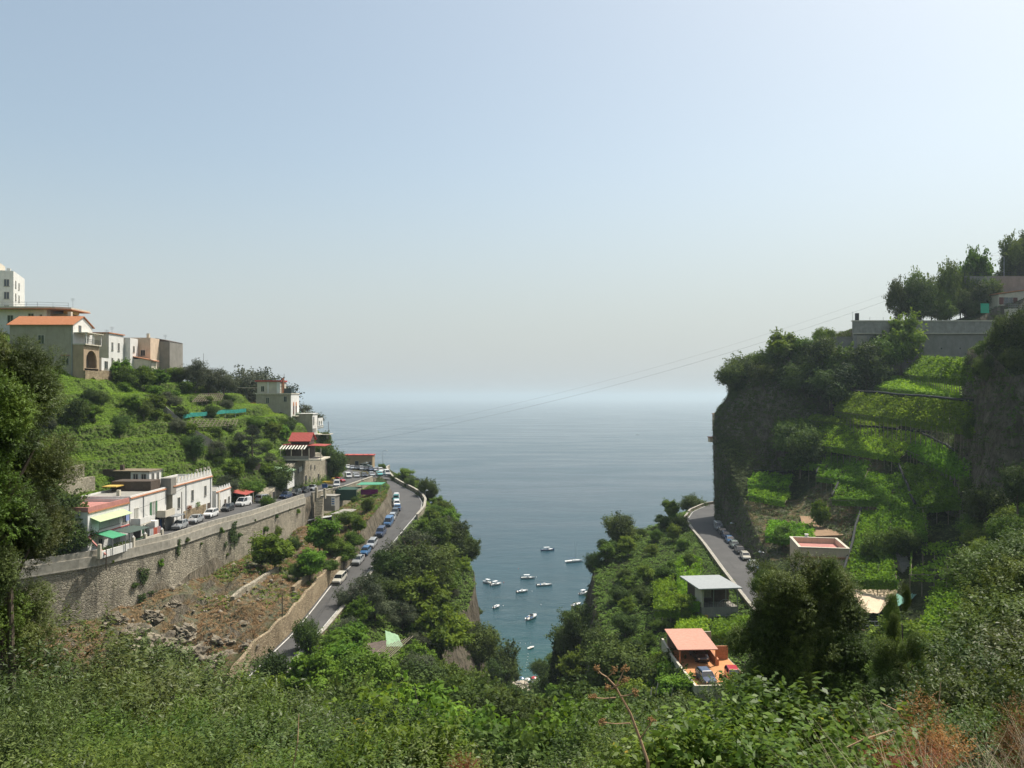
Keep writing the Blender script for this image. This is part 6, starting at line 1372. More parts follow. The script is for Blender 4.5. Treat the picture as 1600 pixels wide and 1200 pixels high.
# ------------------------------------------------------------------ vehicles
RUB = plain('tyre_rubber', (.02, .02, .02), .9); RIM = plain('wheel_rim', (.35, .35, .36), .35, .7); CGL = plain('car_glass', (.015, .02, .025), .06, 0, .1, 1, .9)
LAMP = plain('headlamp', (.6, .62, .62), .15, 0, .05, 1, .8); TAIL = plain('tail_lamp', (.35, .02, .015), .3)
PAINT = {}
def paint(name, c):
    if name not in PAINT:
        m, t, b, o = nodes(name + '_paint'); n = noise(t, 2, 5, .6)
        cc = ramp(t, n, [(.3, [x * .88 for x in c]), (.7, c)]); t.links.new(cc, b.inputs['Base Color'])
        b.inputs['Roughness'].default_value = .28; b.inputs['Coat Weight'].default_value = .6; b.inputs['Coat Roughness'].default_value = .08
        if 'silver' in name or 'grey' in name: b.inputs['Metallic'].default_value = .45
        PAINT[name] = m
    return PAINT[name]
for n_, c_ in (('silver', (.50, .51, .51)), ('white', (.72, .72, .70)), ('dark_grey', (.055, .06, .065)), ('dark_blue', (.025, .045, .10)), ('blue', (.045, .13, .27)), ('red', (.42, .02, .03)),
               ('yellow', (.65, .42, .04)), ('champagne', (.50, .47, .39)), ('black', (.018, .018, .02)), ('teal', (.10, .42, .40)), ('grey_green', (.20, .25, .23))): paint(n_, c_)
# side outlines: lower body (y, z) upper edge from front to back, cabin (belt y0, belt y1, roof y0, roof y1, roof z)
TYPES = {
 'hatchback': dict(L=3.9, W=1.68, up=[(-1.95, .62), (-1.85, .74), (-.95, .93), (-.2, .97), (1.3, .98), (1.9, .93), (1.95, .6)], cab=(-.98, 1.86, -.35, 1.45, 1.46)),
 'sedan': dict(L=4.4, W=1.74, up=[(-2.2, .58), (-2.1, .72), (-1.05, .9), (-.3, .95), (1.25, .97), (2.1, .95), (2.2, .6)], cab=(-1.1, 1.55, -.35, .95, 1.43)),
 'estate_car': dict(L=4.5, W=1.74, up=[(-2.25, .58), (-2.15, .74), (-1.2, .92), (-.4, .96), (1.4, .98), (2.18, .96), (2.25, .6)], cab=(-1.2, 2.16, -.5, 1.85, 1.5)),
 'suv': dict(L=4.5, W=1.84, up=[(-2.25, .7), (-2.15, .95), (-1.2, 1.08), (-.4, 1.1), (1.4, 1.12), (2.18, 1.1), (2.25, .7)], cab=(-1.2, 2.14, -.6, 1.85, 1.78)),
 'van': dict(L=4.3, W=1.78, up=[(-2.15, .65), (-2.05, .85), (-1.5, 1.0), (-.5, 1.06), (1.4, 1.06), (2.1, 1.06), (2.15, .6)], cab=(-1.55, 2.12, -.85, 2.08, 1.86)),
 'pickup': dict(L=4.2, W=1.66, up=[(-2.1, .7), (-2.05, .95), (-1.8, 1.0), (-.6, 1.0), (-.55, .85), (2.05, .85), (2.1, .6)], cab=(-1.85, -.6, -1.45, -.65, 1.75)),
}
CACHE = {}
def carparts(tp):
    if tp in CACHE: return CACHE[tp]
    d = TYPES[tp]; L, W = d['L'], d['W']; hw = W / 2; ax = (-L * .31, L * .30); res = {}
    # lower body: cross sections along the length, with tumblehome and wheel arches
    st = sorted(set([y for y, _ in d['up']] + [ax[0] - .38, ax[0] - .27, ax[0], ax[0] + .27, ax[0] + .38, ax[1] - .38, ax[1] - .27, ax[1], ax[1] + .27, ax[1] + .38]))
    up = np.array(d['up']); mb = MB(); vs = []
    for y in st:
        zt = float(np.interp(y, up[:, 0], up[:, 1])); da = min(abs(y - ax[0]), abs(y - ax[1])); zb = .2 if da > .36 else .2 + math.sqrt(max(0, .37 ** 2 - da * da)) * 1.15
        e = abs(y) / (L / 2); wb = hw * (1 - .10 * max(0, e - .8) / .2); wt = wb * .93
        vs += [(-wb * .96, y, zb), (-wb, y, max(zb + .02, .45)), (-wt, y, zt), (-wt * .55, y, zt + .03), (wt * .55, y, zt + .03), (wt, y, zt), (wb, y, max(zb + .02, .45)), (wb * .96, y, zb)]
    n = 8; m_ = len(st); fs = [(i * n + k, i * n + (k + 1) % n, (i + 1) * n + (k + 1) % n, (i + 1) * n + k) for i in range(m_ - 1) for k in range(n)] + [list(range(n))[::-1], list(range((m_ - 1) * n, m_ * n))]
    mb.add(vs, fs); b0, b1, r0, r1, rz = d['cab']; bz = float(np.interp((b0 + b1) / 2, up[:, 0], up[:, 1])) + .01; bw, rw_ = hw * .92, hw * .74
    # roof panel and pillars are body colour
    mb.add([(-rw_, r0, rz - .04), (rw_, r0, rz - .04), (rw_, r1, rz - .04), (-rw_, r1, rz - .04), (-rw_ * .85, r0 + .12, rz + .02), (rw_ * .85, r0 + .12, rz + .02), (rw_ * .85, r1 - .12, rz + .02), (-rw_ * .85, r1 - .12, rz + .02)],
           [(3, 2, 1, 0), (4, 5, 6, 7), (0, 1, 5, 4), (1, 2, 6, 5), (2, 3, 7, 6), (3, 0, 4, 7)])
    for s_ in (-1, 1):
        for (ya, yb) in ((b0, r0), (b1, r1), ((b0 + b1) / 2 + .05, (r0 + r1) / 2 + .05)): mb.tube([(s_ * bw, ya, bz - .03), (s_ * rw_, yb, rz - .04)], .045, 4)
    if tp == 'van': mb.box(-bw * .98, bw * .98, .1, b1 - .02, bz, rz - .03)
    res['body'] = mb.mesh('body', None, smooth=False)
    res['window'] = MB().add([(-bw * .985, b0 + .02, bz - .05), (bw * .985, b0 + .02, bz - .05), (bw * .985, b1 - .03, bz - .05), (-bw * .985, b1 - .03, bz - .05),
        (-rw_ * .985, r0 + .02, rz - .045), (rw_ * .985, r0 + .02, rz - .045), (rw_ * .985, r1 - .02, rz - .045), (-rw_ * .985, r1 - .02, rz - .045)],
        [(3, 2, 1, 0), (4, 5, 6, 7), (0, 1, 5, 4), (1, 2, 6, 5), (2, 3, 7, 6), (3, 0, 4, 7)]).mesh('window', CGL)
    res['tyre'] = MB().lathe([(.2, -.09), (.3, -.1), (.315, -.06), (.315, .06), (.3, .1), (.2, .09)], 14, (0, 0, 0), 'x').mesh('tyre', RUB)
    res['rim'] = MB().lathe([(.02, -.08), (.2, -.105), (.2, .105), (.02, .08)], 10, (0, 0, 0), 'x').mesh('rim', RIM)
    zf = .66 if tp != 'suv' else .82
    res['headlight'] = MB().lathe([(.12, -.03), (.13, .02), (.05, .06)], 8, (0, 0, 0), 'y').mesh('headlight', LAMP)
    res['taillight'] = MB().box(-.1, .1, -.03, .04, -.1, .12).mesh('taillight', TAIL)
    res['bumper'] = MB().box(-hw * .9, hw * .9, -.07, .05, -.09, .09).mesh('bumper', RUB)
    res['meta'] = (L, W, ax, hw, zf); CACHE[tp] = res; return res
NCAR = [0]
def car(tp, col, x, Y, z, head, label, group, name='parked_car', cat='car', pitch=0.0):
    "head: degrees, 0 = nose towards the camera"
    res = carparts(tp); L, W, ax, hw, zf = res['meta']
    root = empty(name, (x, Y, z), R(head), label, cat, group); root.rotation_euler.x = pitch
    def ch(nm, me, loc=(0, 0, 0), parent=None, mat=None, sc=None):
        o = bpy.data.objects.new(nm, me); COL.objects.link(o); o.parent = parent or root; o.location = loc
        if mat is not None:
            o.data = me
            if not me.materials: me.materials.append(None)
            o.material_slots[0].link = 'OBJECT'; o.material_slots[0].material = mat
        return o
    ch('body', res['body'], mat=PAINT[col]); ch('window', res['window'])
    for y in ax:
        for s_ in (-1, 1):
            t_ = ch('wheel', res['tyre'], (s_ * (hw - .1), y, .315)); ch('rim', res['rim'], (0, 0, 0), t_)
    for s_ in (-1, 1):
        ch('headlight', res['headlight'], (s_ * hw * .68, -L / 2 + .0, zf)); ch('taillight', res['taillight'], (s_ * hw * .78, L / 2 - .0, zf + .08))
    ch('bumper', res['bumper'], (0, -L / 2 - .0, .38)); ch('bumper', res['bumper'], (0, L / 2 + .0, .38))
    return root
def heading(k, Y):
    a, c_ = fp(k, Y - 3), fp(k, Y + 3); return -math.degrees(math.atan2(c_.x - a.x, 6)), math.atan2(c_.z - a.z, 6)
def park(k, off, Y, tp, col, label, group, flip=0, z=.07, turn=0):
    hd, pt = heading(k, Y); p = fp(k, Y); return car(tp, col, p.x + off, Y, p.z + z, hd + flip + turn, label, group, pitch=pt if not flip else -pt)
gu = 'cars parked on the upper street'
for Y, tp, col, lb, fl in [(139.5, 'hatchback', 'silver', 'silver hatchback parked nearest the balcony house', 0), (146.5, 'sedan', 'silver', 'silver saloon parked under the merlon house', 0),
    (154, 'estate_car', 'white', 'white estate car between a silver saloon and a dark hatchback', 0), (163, 'hatchback', 'dark_grey', 'dark hatchback parked in front of the small white house', 0),
    (171.5, 'van', 'white', 'white van parked beside the red tiled carport', 0), (178.5, 'suv', 'silver', 'grey off-roader behind the white van', 180),
    (187, 'hatchback', 'dark_blue', 'dark blue car half hidden by the street tree', 0), (194, 'estate_car', 'dark_grey', 'dark estate car before the stone building', 0),
    (201, 'hatchback', 'black', 'black hatchback squeezed between a dark estate and a silver car', 0), (207.5, 'sedan', 'silver', 'silver saloon last in the row by the stone building', 0)]:
    park('D', 2.3 if Y < 185 else 2.6, Y, tp, col, lb, gu, fl)
gl = 'cars parked along the lower road'
for Y, tp, col, lb in [(151, 'estate_car', 'champagne', 'champagne estate car parked alone on the lower road'), (162, 'sedan', 'silver', 'silver saloon first of a tight trio on the lower road'),
    (167.8, 'hatchback', 'blue', 'bright blue small car squeezed between two silver cars'), (173.2, 'estate_car', 'silver', 'silver estate behind the small bright blue car'),
    (181.5, 'suv', 'dark_blue', 'dark blue off-roader beside the roadside trees'), (190, 'van', 'blue', 'light blue van where the lower road starts to bend'), (195, 'hatchback', 'silver', 'silver hatchback behind the light blue van'),
    (200, 'hatchback', 'dark_grey', 'dark grey hatchback in the middle of the bend row'), (205, 'sedan', 'blue', 'mid blue saloon below a white car in the bend row'),
    (210, 'estate_car', 'white', 'white estate car in the bend row'), (215, 'pickup', 'teal', 'small teal and white truck in the bend row'), (220, 'hatchback', 'white', 'white hatchback furthest up the bend row')]:
    park('I', 1.35 if Y < 184 else 1.25, Y, tp, col, lb, gl, 180 if Y in (205, 215) else 0)
gr_ = 'cars parked under the right cliff'
for Y, tp, col, lb in [(147, 'hatchback', 'white', 'white car nearest under the right cliff, half behind the laurel'), (154.5, 'hatchback', 'dark_blue', 'dark blue hatchback second from the laurel on the right road'),
    (160.5, 'sedan', 'silver', 'silver saloon with black windows behind the dark blue hatchback'), (168, 'hatchback', 'champagne', 'pale gold hatchback at the edge of the cliff shade'),
    (174, 'estate_car', 'black', 'black estate in the cliff shade behind the pale gold hatchback'), (179.5, 'hatchback', 'grey_green', 'grey green hatchback in the cliff shade'),
    (185, 'sedan', 'blue', 'blue saloon in the cliff shade'), (190, 'hatchback', 'dark_blue', 'navy hatchback in the cliff shade behind a blue saloon'),
    (195, 'hatchback', 'dark_grey', 'charcoal hatchback in the cliff shade near the bend'), (200.5, 'van', 'silver', 'silver van furthest into the right hand bend')]:
    park('s', -1.3, Y, tp, col, lb, gr_)
# on the garage deck
gd_ = 'cars on the garage deck'
car('hatchback', 'dark_blue', 24.4, 100.6, -35.82, 6, 'dark blue car on the orange garage deck', gd_); car('hatchback', 'red', 28.0, 101.2, -35.82, -4, 'bright red car on the orange garage deck', gd_, pitch=0)
car('estate_car', 'dark_grey', 25.6, 109.6, -35.82, 2, 'dark car under the pink tiled carport roof', gd_)
# the open car park at the point
gp = 'cars in the car park at the point'
cols = ['white', 'silver', 'dark_grey', 'silver', 'black', 'dark_blue', 'silver', 'white', 'grey_green', 'silver']
for k in range(8):
    x = -59.0 + k * 1.95; y = 288 - k * 1.7
    car(['hatchback', 'sedan', 'hatchback', 'estate_car'][k % 4], cols[k], x, y, -25.95, 18, f'{cols[k].replace("_", " ")} car in the rear row of the car park, {["first", "second", "third", "fourth", "fifth", "sixth", "seventh", "eighth"][k]} from the cottage side', gp)
cols2 = ['white', 'silver', 'dark_grey', 'silver', 'teal', 'white']
for k in range(6):
    x = -51.4 + k * 2.05; y = 251 + k * 2.4
    car(['van', 'hatchback', 'sedan', 'hatchback', 'hatchback', 'van'][k], cols2[k], x, y, float(np.interp(y, [245, 270], [-25.5, -25.95])) + .03, 20, f'{cols2[k].replace("_", " ")} vehicle in the front row of the car park, {["first", "second", "third", "fourth", "fifth", "sixth"][k]} from the stone wall', gp)
car('estate_car', 'grey_green', -53.5, 293, -25.95, 78, 'long grey green estate parked in front of the tan cottage', gp)
car('pickup', 'yellow', -52.2, 229, -25.0, 100, 'yellow pickup with its cab turned to the stone building', gp); car('hatchback', 'red', -50.9, 235.5, -25.15, 60, 'red hatchback beside the yellow pickup', gp)
car('van', 'white', -48.2, 220, -24.75, 12, 'white van on the edge above the terrace wall', gp); car('hatchback', 'white', -42.8, 264, -25.95, 30, 'white hatchback beside the parapet at the top of the bend', gp)
# bins, scooters
def scooter(x, Y, z, rz, label):
    r_ = empty('scooter', (x, Y, z), R(rz), label, 'scooter', 'scooters along the terrace wall')
    MB().tube([(0, -.55, .5), (0, -.3, .32), (0, .35, .38), (0, .6, .62)], .13, 7, .16).build('body', PAINT['dark_grey'], r_, smooth=True)
    MB().box(-.13, .13, -.05, .6, .68, .78).build('seat', RUB, r_)
    fk = MB().tube([(0, -.68, .25), (0, -.5, 1.0)], .04, 6).build('fork', METAL, r_); MB().tube([(-.32, -.46, 1.0), (.32, -.46, 1.0)], .025, 5).build('handlebar', RUB, fk)
    for y in (-.7, .6): w_ = MB().lathe([(.1, -.05), (.24, -.055), (.25, 0), (.24, .055), (.1, .05)], 12, (0, y, .25), 'x').build('wheel', RUB, r_)
for i in range(6): scooter(-45.9 + i * .12, 205.5 + i * 2.1, -24.25 - i * .06, 75 + i * 5, f'dark scooter by the terrace wall, {["first", "second", "third", "fourth", "fifth", "sixth"][i]} from the steps')
bn = empty('waste_bin', (-50.2, 214.5, -24.6), R(8), 'dark blue wheeled waste container by the stone building', 'bin')
MB().add([(-.6, -.5, .15), (.6, -.5, .15), (.6, .5, .15), (-.6, .5, .15), (-.7, -.6, 1.1), (.7, -.6, 1.1), (.7, .6, 1.1), (-.7, .6, 1.1)], [(3, 2, 1, 0), (4, 5, 6, 7), (0, 1, 5, 4), (1, 2, 6, 5), (2, 3, 7, 6), (3, 0, 4, 7)]).build('body', BLUEP, bn)
MB().extr([(-.62, 1.11), (.62, 1.11), (.5, 1.3), (-.5, 1.3)], 'x', -.72, .72).build('lid', PAINT['dark_blue'], bn)

# ------------------------------------------------------------------ street lamps and poles
def lamp(x, Y, z, h, arm, label, dx=1):
    r_ = empty('street_lamp', (x, Y, z), 0, label, 'street lamp', 'street lamps')
    MB().tube([(0, 0, 0), (0, 0, h)], .09, 8, .05).build('pole', METAL, r_); MB().tube([(0, 0, h - .1), (dx * arm * .5, 0, h + .25), (dx * arm, 0, h + .3)], .045, 6).build('arm', METAL, r_)
    MB().lathe([(.03, -.35), (.14, -.2), (.16, .1), (.05, .35)], 8, (dx * (arm + .2), 0, h + .26), 'x').build('lamp_head', LAMP, r_)
lamp(-43.5, 232, -25.3, 6, 1.2, 'lamp post by the terrace wall in front of the car park'); lamp(-46.5, 288, -26, 6.4, 1.2, 'lamp post at the far parapet of the car park')
lamp(-56.0, 262, -25.6, 7.5, 1.2, 'lamp post left of the tan cottage'); lamp(-24.0, 221, -28, 1.9, .3, 'short post lamp on the hairpin parapet')
lamp(139, 226, 34, 5.6, 3.2, 'lamp on the lane at the top right above the cream house', -1)
for (px, py, Y, lb) in ((1150, 818, 190, 'upper wall lamp on the rock above the parked cars'), (1196, 863, 160, 'lower wall lamp beside the stone stairway')):
    q = at(px, py, Y); r_ = empty('wall_lamp', q, 0, lb, 'wall lamp', 'wall lamps on the right cliff')
    MB().tube([(0, 0, -.3), (-.3, 0, 0), (-1.0, 0, .1)], .04, 5).build('arm', METAL, r_); MB().lathe([(.05, -.3), (.22, -.1), (.2, .1), (.05, .3)], 8, (-1.1, 0, .1), 'x').build('lamp_head', LAMP, r_)
def pole(px, Y, z0, h, label, r=.09):
    x = (px - 800) / F_PX * Y; o = MB().tube([(0, 0, 0), (0, 0, h)], r, 7, r * .7).build('pole', BROWNW); o.location = (x, Y, z0); return tag(o, label, 'pole', 'timber and iron poles')
pole(441, 122, -36.4, 6.2, 'thin dark pole against the wall beside the lower road'); pole(284, 141.5, -23.2, 6.4, 'thin pole in front of the merlon house'); pole(513, 243, -14, 6.5, 'slim mast at the promontory edge')
pole(444, 236, 1, 5.8, 'reddish mast on the roof terrace of the promontory villa', .07); pole(318, 212, 2, 9.5, 'slender pole among the olive trees on the ridge', .06)
pole(166, 110.5, -24, 3.2, 'short stump post on the parapet by the white gate')
# the cables slung across the inlet
def cable(a, c_, sag, label, r=.022, n=26):
    a, c_ = Vector(a), Vector(c_); o = MB().tube([a.lerp(c_, k / n) - Vector((0, 0, sag * 4 * (k / n) * (1 - k / n))) for k in range(n + 1)], r, 5).build('cable', IRON); return tag(o, label, 'cable')
cable(at(508, 700, 240), at(1602, 388, 232), 6, 'thin upper cable slung from the promontory to the top right hillside'); cable(at(505, 692, 240), at(1604, 376, 240), 6, 'thin lower cable slung across the inlet', .014)
cable(at(480, 980, 118), at(560, 862, 172), .8, 'slack cable above the slope beside the lower road', .03)
cable(at(1204, 860, 158), at(1240, 886, 146), .4, 'cable between the stairway and the peach building', .03)
cable(at(196, 800, 127), at(290, 760, 141), .5, 'wire along the front of the white houses', .02)
# ------------------------------------------------------------------ boats at anchor
HULLW = plain('white_gelcoat', (.74, .74, .72), .3, 0, .05, 1, .5); DECK = plain('pale_deck', (.52, .49, .42), .6); BWOOD = plain('boat_wood', (.28, .13, .06), .5); BBLUE = plain('boat_blue', (.03, .10, .25), .4); BRED = plain('boat_red', (.42, .05, .03), .5)
BGREY = plain('rib_grey', (.30, .32, .33), .6)
def hull(L, W, H, trim=None, mat=HULLW, stern=.75):
    n = 9; vs = []
    for i in range(n):
        t_ = i / (n - 1); y = -L / 2 + L * t_; hw = W / 2 * (stern + (1 - stern) * min(1, t_ * 2.2)) * (1 - max(0, (t_ - .5) / .5) ** 2.1 * .97); sh = H * (1 + .35 * t_ ** 2)
        vs += [(-hw, y, sh), (-hw * .82, y, sh * .35), (0, y, -.15 + .3 * max(0, t_ - .8)), (hw * .82, y, sh * .35), (hw, y, sh), (hw * .8, y, sh * .72), (-hw * .8, y, sh * .72)]
    k = 7; fs = [(i * k + j, i * k + (j + 1) % k, (i + 1) * k + (j + 1) % k, (i + 1) * k + j) for i in range(n - 1) for j in range(k)] + [list(range(k))[::-1], list(range((n - 1) * k, n * k))]
    return MB().add(vs, fs)
def boat(px, py, L, W, kind, rz, label, mat=HULLW):
    Y = SEA / (-(py - HY) / F_PX); x = (px - 800) / F_PX * Y
    r_ = empty('motorboat' if kind in ('cruiser', 'open', 'cabin') else {'sail': 'sailboat', 'rib': 'dinghy', 'gozzo': 'fishing_boat', 'row': 'rowing_boat'}[kind], (x, Y, SEA + .02), R(rz), label, 'boat', 'boats moored in the inlet')
    H = .34 * W * .9; hull(L, W, H, mat=mat).build('hull', mat, r_, smooth=False)
    MB().box(-W * .3, W * .3, -L * .42, L * .28, H * .70, H * .80).build('deck', DECK, r_)
    if kind in ('cruiser', 'cabin'):
        MB().add([(-W * .36, -.05 * L, H * .9), (W * .36, -.05 * L, H * .9), (W * .2, L * .36, H * 1.2), (-W * .2, L * .36, H * 1.2), (-W * .3, -.02 * L, H * 1.7), (W * .3, -.02 * L, H * 1.7), (W * .12, L * .2, H * 1.5), (-W * .12, L * .2, H * 1.5)],
            [(3, 2, 1, 0), (4, 5, 6, 7), (0, 1, 5, 4), (1, 2, 6, 5), (2, 3, 7, 6), (3, 0, 4, 7)]).build('foredeck', HULLW, r_)
        MB().add([(-W * .33, -.04 * L, H * 1.5), (W * .33, -.04 * L, H * 1.5), (W * .27, .05 * L, H * 1.72), (-W * .27, .05 * L, H * 1.72), (-W * .3, -.1 * L, H * 2.2), (W * .3, -.1 * L, H * 2.2), (W * .27, -.06 * L, H * 2.2), (-W * .27, -.06 * L, H * 2.2)],
            [(3, 2, 1, 0), (4, 5, 6, 7), (0, 1, 5, 4), (1, 2, 6, 5), (2, 3, 7, 6), (3, 0, 4, 7)]).build('windscreen', CGL, r_)
        for s_ in (-1, 1): MB().box(s_ * W * .3 - .2, s_ * W * .3 + .2, -L * .36, -L * .14, H * .81, H * 1.2).build('seat', BBLUE if kind == 'cruiser' else HULLW, r_)
    if kind in ('gozzo', 'cabin'):
        MB().box(-W * .34, W * .34, -L * .3, L * .12, H * .8 + 1.45, H * .8 + 1.53).build('awning', HULLW, r_)
        for sx in (-1, 1):
            for y in (-L * .28, L * .1): MB().tube([(sx * W * .31, y, H * .8), (sx * W * .31, y, H * .8 + 1.45)], .035, 5).build('awning_post', METAL, r_)
    if kind == 'gozzo': MB().box(-W * .2, W * .2, -.1 * L, .08 * L, H * .8, H * .8 + .8).build('engine_box', HULLW, r_)
    if kind in ('open', 'rib'):
        MB().box(-.3, .3, -L * .1, L * .04, H * .8, H * .8 + .8).build('console', HULLW, r_); MB().box(-W * .3, W * .3, -L * .3, -L * .24, H * .8, H * 1.15).build('seat', BBLUE, r_)
    if kind != 'sail' and kind != 'row': MB().box(-.18, .18, -L * .5 - .35, -L * .5 + .05, -.2, H + .5).build('outboard_motor', RUB, r_)
    if kind == 'row':
        for y in (-L * .2, L * .1): MB().box(-W * .34, W * .34, y, y + .25, H * .75, H * .85).build('seat', BWOOD, r_)
    if kind == 'sail':
        MB().add([(-W * .25, -L * .1, H), (W * .25, -L * .1, H), (W * .12, L * .22, H * 1.1), (-W * .12, L * .22, H * 1.1), (-W * .2, -L * .08, H + .5), (W * .2, -L * .08, H + .5), (W * .1, L * .18, H + .3), (-W * .1, L * .18, H + .3)],
            [(3, 2, 1, 0), (4, 5, 6, 7), (0, 1, 5, 4), (1, 2, 6, 5), (2, 3, 7, 6), (3, 0, 4, 7)]).build('cabin', HULLW, r_)
        mt = MB().tube([(0, L * .08, H), (0, L * .08, H + 11)], .08, 6, .05).build('mast', METAL, r_); MB().tube([(0, L * .08, H + 1.6), (0, -L * .36, H + 1.5)], .11, 6).build('boom', BBLUE, mt)
    return r_
for a in [(856, 860, 9.0, 2.6, 'cabin', -74, 'dark hulled cabin boat moored furthest out', BBLUE), (897, 878, 11.5, 3.2, 'sail', -68, 'white sailing boat with bare mast'),
    (825, 904, 7.6, 2.5, 'gozzo', -84, 'white boat with flat awning in the middle of the inlet'), (851, 915, 8.4, 2.4, 'open', -78, 'long slim white open boat right of the awning boat'),
    (761, 911, 6.2, 2.4, 'cabin', 50, 'left boat of the rafted pair by the left cliff'), (775, 914, 7.0, 2.5, 'gozzo', -50, 'right boat of the rafted pair, with reddish bow trim'),
    (816, 925, 6.8, 2.4, 'open', -58, 'white open boat with wooden stern left of centre'), (776, 949, 5.6, 2.1, 'open', -28, 'small white motorboat alone near the left cliff'),
    (831, 966, 9.0, 3.1, 'cruiser', -30, 'largest white motor cruiser in the centre of the inlet'), (912, 928, 6.5, 2.5, 'cabin', -45, 'white boat half behind the right cliff'),
    (901, 946, 6.8, 2.4, 'open', -42, 'white boat just off the right cliff'), (896, 967, 5.8, 2.1, 'rib', -48, 'grey inflatable dinghy with red seats below the right cliff', BGREY), (830, 1013, 3.7, 1.5, 'row', -40, 'small rowing boat nearest the beach'),
    (996, 679, 9.5, 3.0, 'open', -80, 'tiny white boat far out on the open sea')]: boat(*a)
def buoy(px, py, mat, label, grp='mooring buoys'):
    Y = SEA / (-(py - HY) / F_PX); q_ = .45 if 'line' in label else .8; o = MB().lathe([(.05 * q_, -.3 * q_), (.28 * q_, -.1 * q_), (.33 * q_, .1 * q_), (.2 * q_, .34 * q_), (.04 * q_, .42 * q_)], 10).build('buoy', mat); o.location = ((px - 800) / F_PX * Y, Y, SEA); return tag(o, label, 'buoy', grp)
for px, py, m_, lb in [(838, 902, HULLW, 'white mooring buoy right of the awning boat'), (787, 910, BRED, 'red mooring buoy right of the rafted pair'), (831, 924, HULLW, 'white mooring buoy beside the open boat'), (786, 947, HULLW, 'white mooring buoy by the small motorboat'),
    (810, 889, BRED, 'red mooring buoy above the middle of the inlet'), (845, 945, HULLW, 'white mooring buoy above the motor cruiser')]: buoy(px, py, m_, lb)
for k in range(7): buoy(825 - (k ** 1.3) * .45, 1022 + k * 4.4, HULLW, 'small white float on the swimming line off the beach', 'floats of the swimming lane')
for k in range(7): buoy(781 + k * 8, 1005 + (k % 2), HULLW, 'small white float on the line closing the bathing area', 'floats closing the bathing area')
# beach umbrellas and bathers
for i, (x, y, c_, lb) in enumerate([(3.2, 279, 'blue', 'blue beach umbrella'), (5.4, 277.5, 'white', 'white beach umbrella'), (1.6, 276.5, 'blue', 'second blue beach umbrella further back'), (7.6, 279.5, 'red', 'red beach umbrella'), (6.4, 274, 'blue', 'blue beach umbrella furthest from the water')]):
    z = float(np.interp(y, [262, 283], [-98.6, -100.05])); r_ = empty('beach_umbrella', (x, y, z), 0, lb + ' on the small beach', 'umbrella', 'umbrellas on the small beach')
    MB().tube([(0, 0, 0), (0, 0, 2.1)], .03, 5).build('pole', METAL, r_); MB().lathe([(1.15, 1.7), (.7, 2.0), (.02, 2.2)], 10).build('canopy', PAINT[c_], r_)
def person(x, y, z, rz, label, cloth, group):
    me = bpy.data.meshes.new('person'); J = [(0, 0, .93), (0, 0, 1.2), (0, 0, 1.42), (0, 0, 1.5), (0, -.01, 1.66), (.19, 0, 1.4), (.24, .02, 1.13), (.24, -.1, .9), (-.19, 0, 1.4), (-.25, 0, 1.13), (-.24, -.08, .9), (.1, 0, .88), (.12, -.03, .48), (.12, .03, .06), (-.1, 0, .88), (-.11, .03, .48), (-.12, .06, .06), (.12, -.1, .03), (-.12, -.08, .03)]
    me.from_pydata(J, [(0, 1), (1, 2), (2, 3), (3, 4), (2, 5), (5, 6), (6, 7), (2, 8), (8, 9), (9, 10), (0, 11), (11, 12), (12, 13), (0, 14), (14, 15), (15, 16), (13, 17), (16, 18)], [])
    o = link('person', me); md = o.modifiers.new('skin', 'SKIN'); rr = [.14, .14, .14, .06, .1, .07, .045, .035, .07, .045, .035, .09, .06, .045, .09, .06, .045, .04, .04]
    for i, v_ in enumerate(me.skin_vertices[0].data): v_.radius = (rr[i], rr[i]); v_.use_root = i == 0
    o.modifiers.new('sub', 'SUBSURF').levels = 1; o.location = (x, y, z); o.rotation_euler.z = R(rz)
    me.materials.append(plain('sunlit_skin', (.42, .24, .16), .6)); tag(o, label, 'person', group)
    mb = MB().lathe([(.17, 0), (.175, .16), (.16, .24)], 10, (0, 0, .78)); mb.build('shorts', cloth, o); mb = MB().lathe([(.1, 0), (.115, .06), (.09, .13), (.02, .16)], 8, (0, .01, 1.64)); mb.build('hair', BROWNW, o)
for x, y, lb, c_ in ((2.4, 280.4, 'bather in blue shorts standing at the waterline', BBLUE), (6.0, 281.2, 'bather in red trunks at the right of the beach', BRED), (4.4, 275.6, 'bather in white shorts between the umbrellas', HULLW)):
    person(x, y, float(np.interp(y, [262, 283], [-98.6, -100.05])), 20 * x, lb, c_, 'bathers on the small beach')
person(-45.0, 268, -25.95, 100, 'person in a white top walking near the top of the hairpin', HULLW, 'people by the roads')
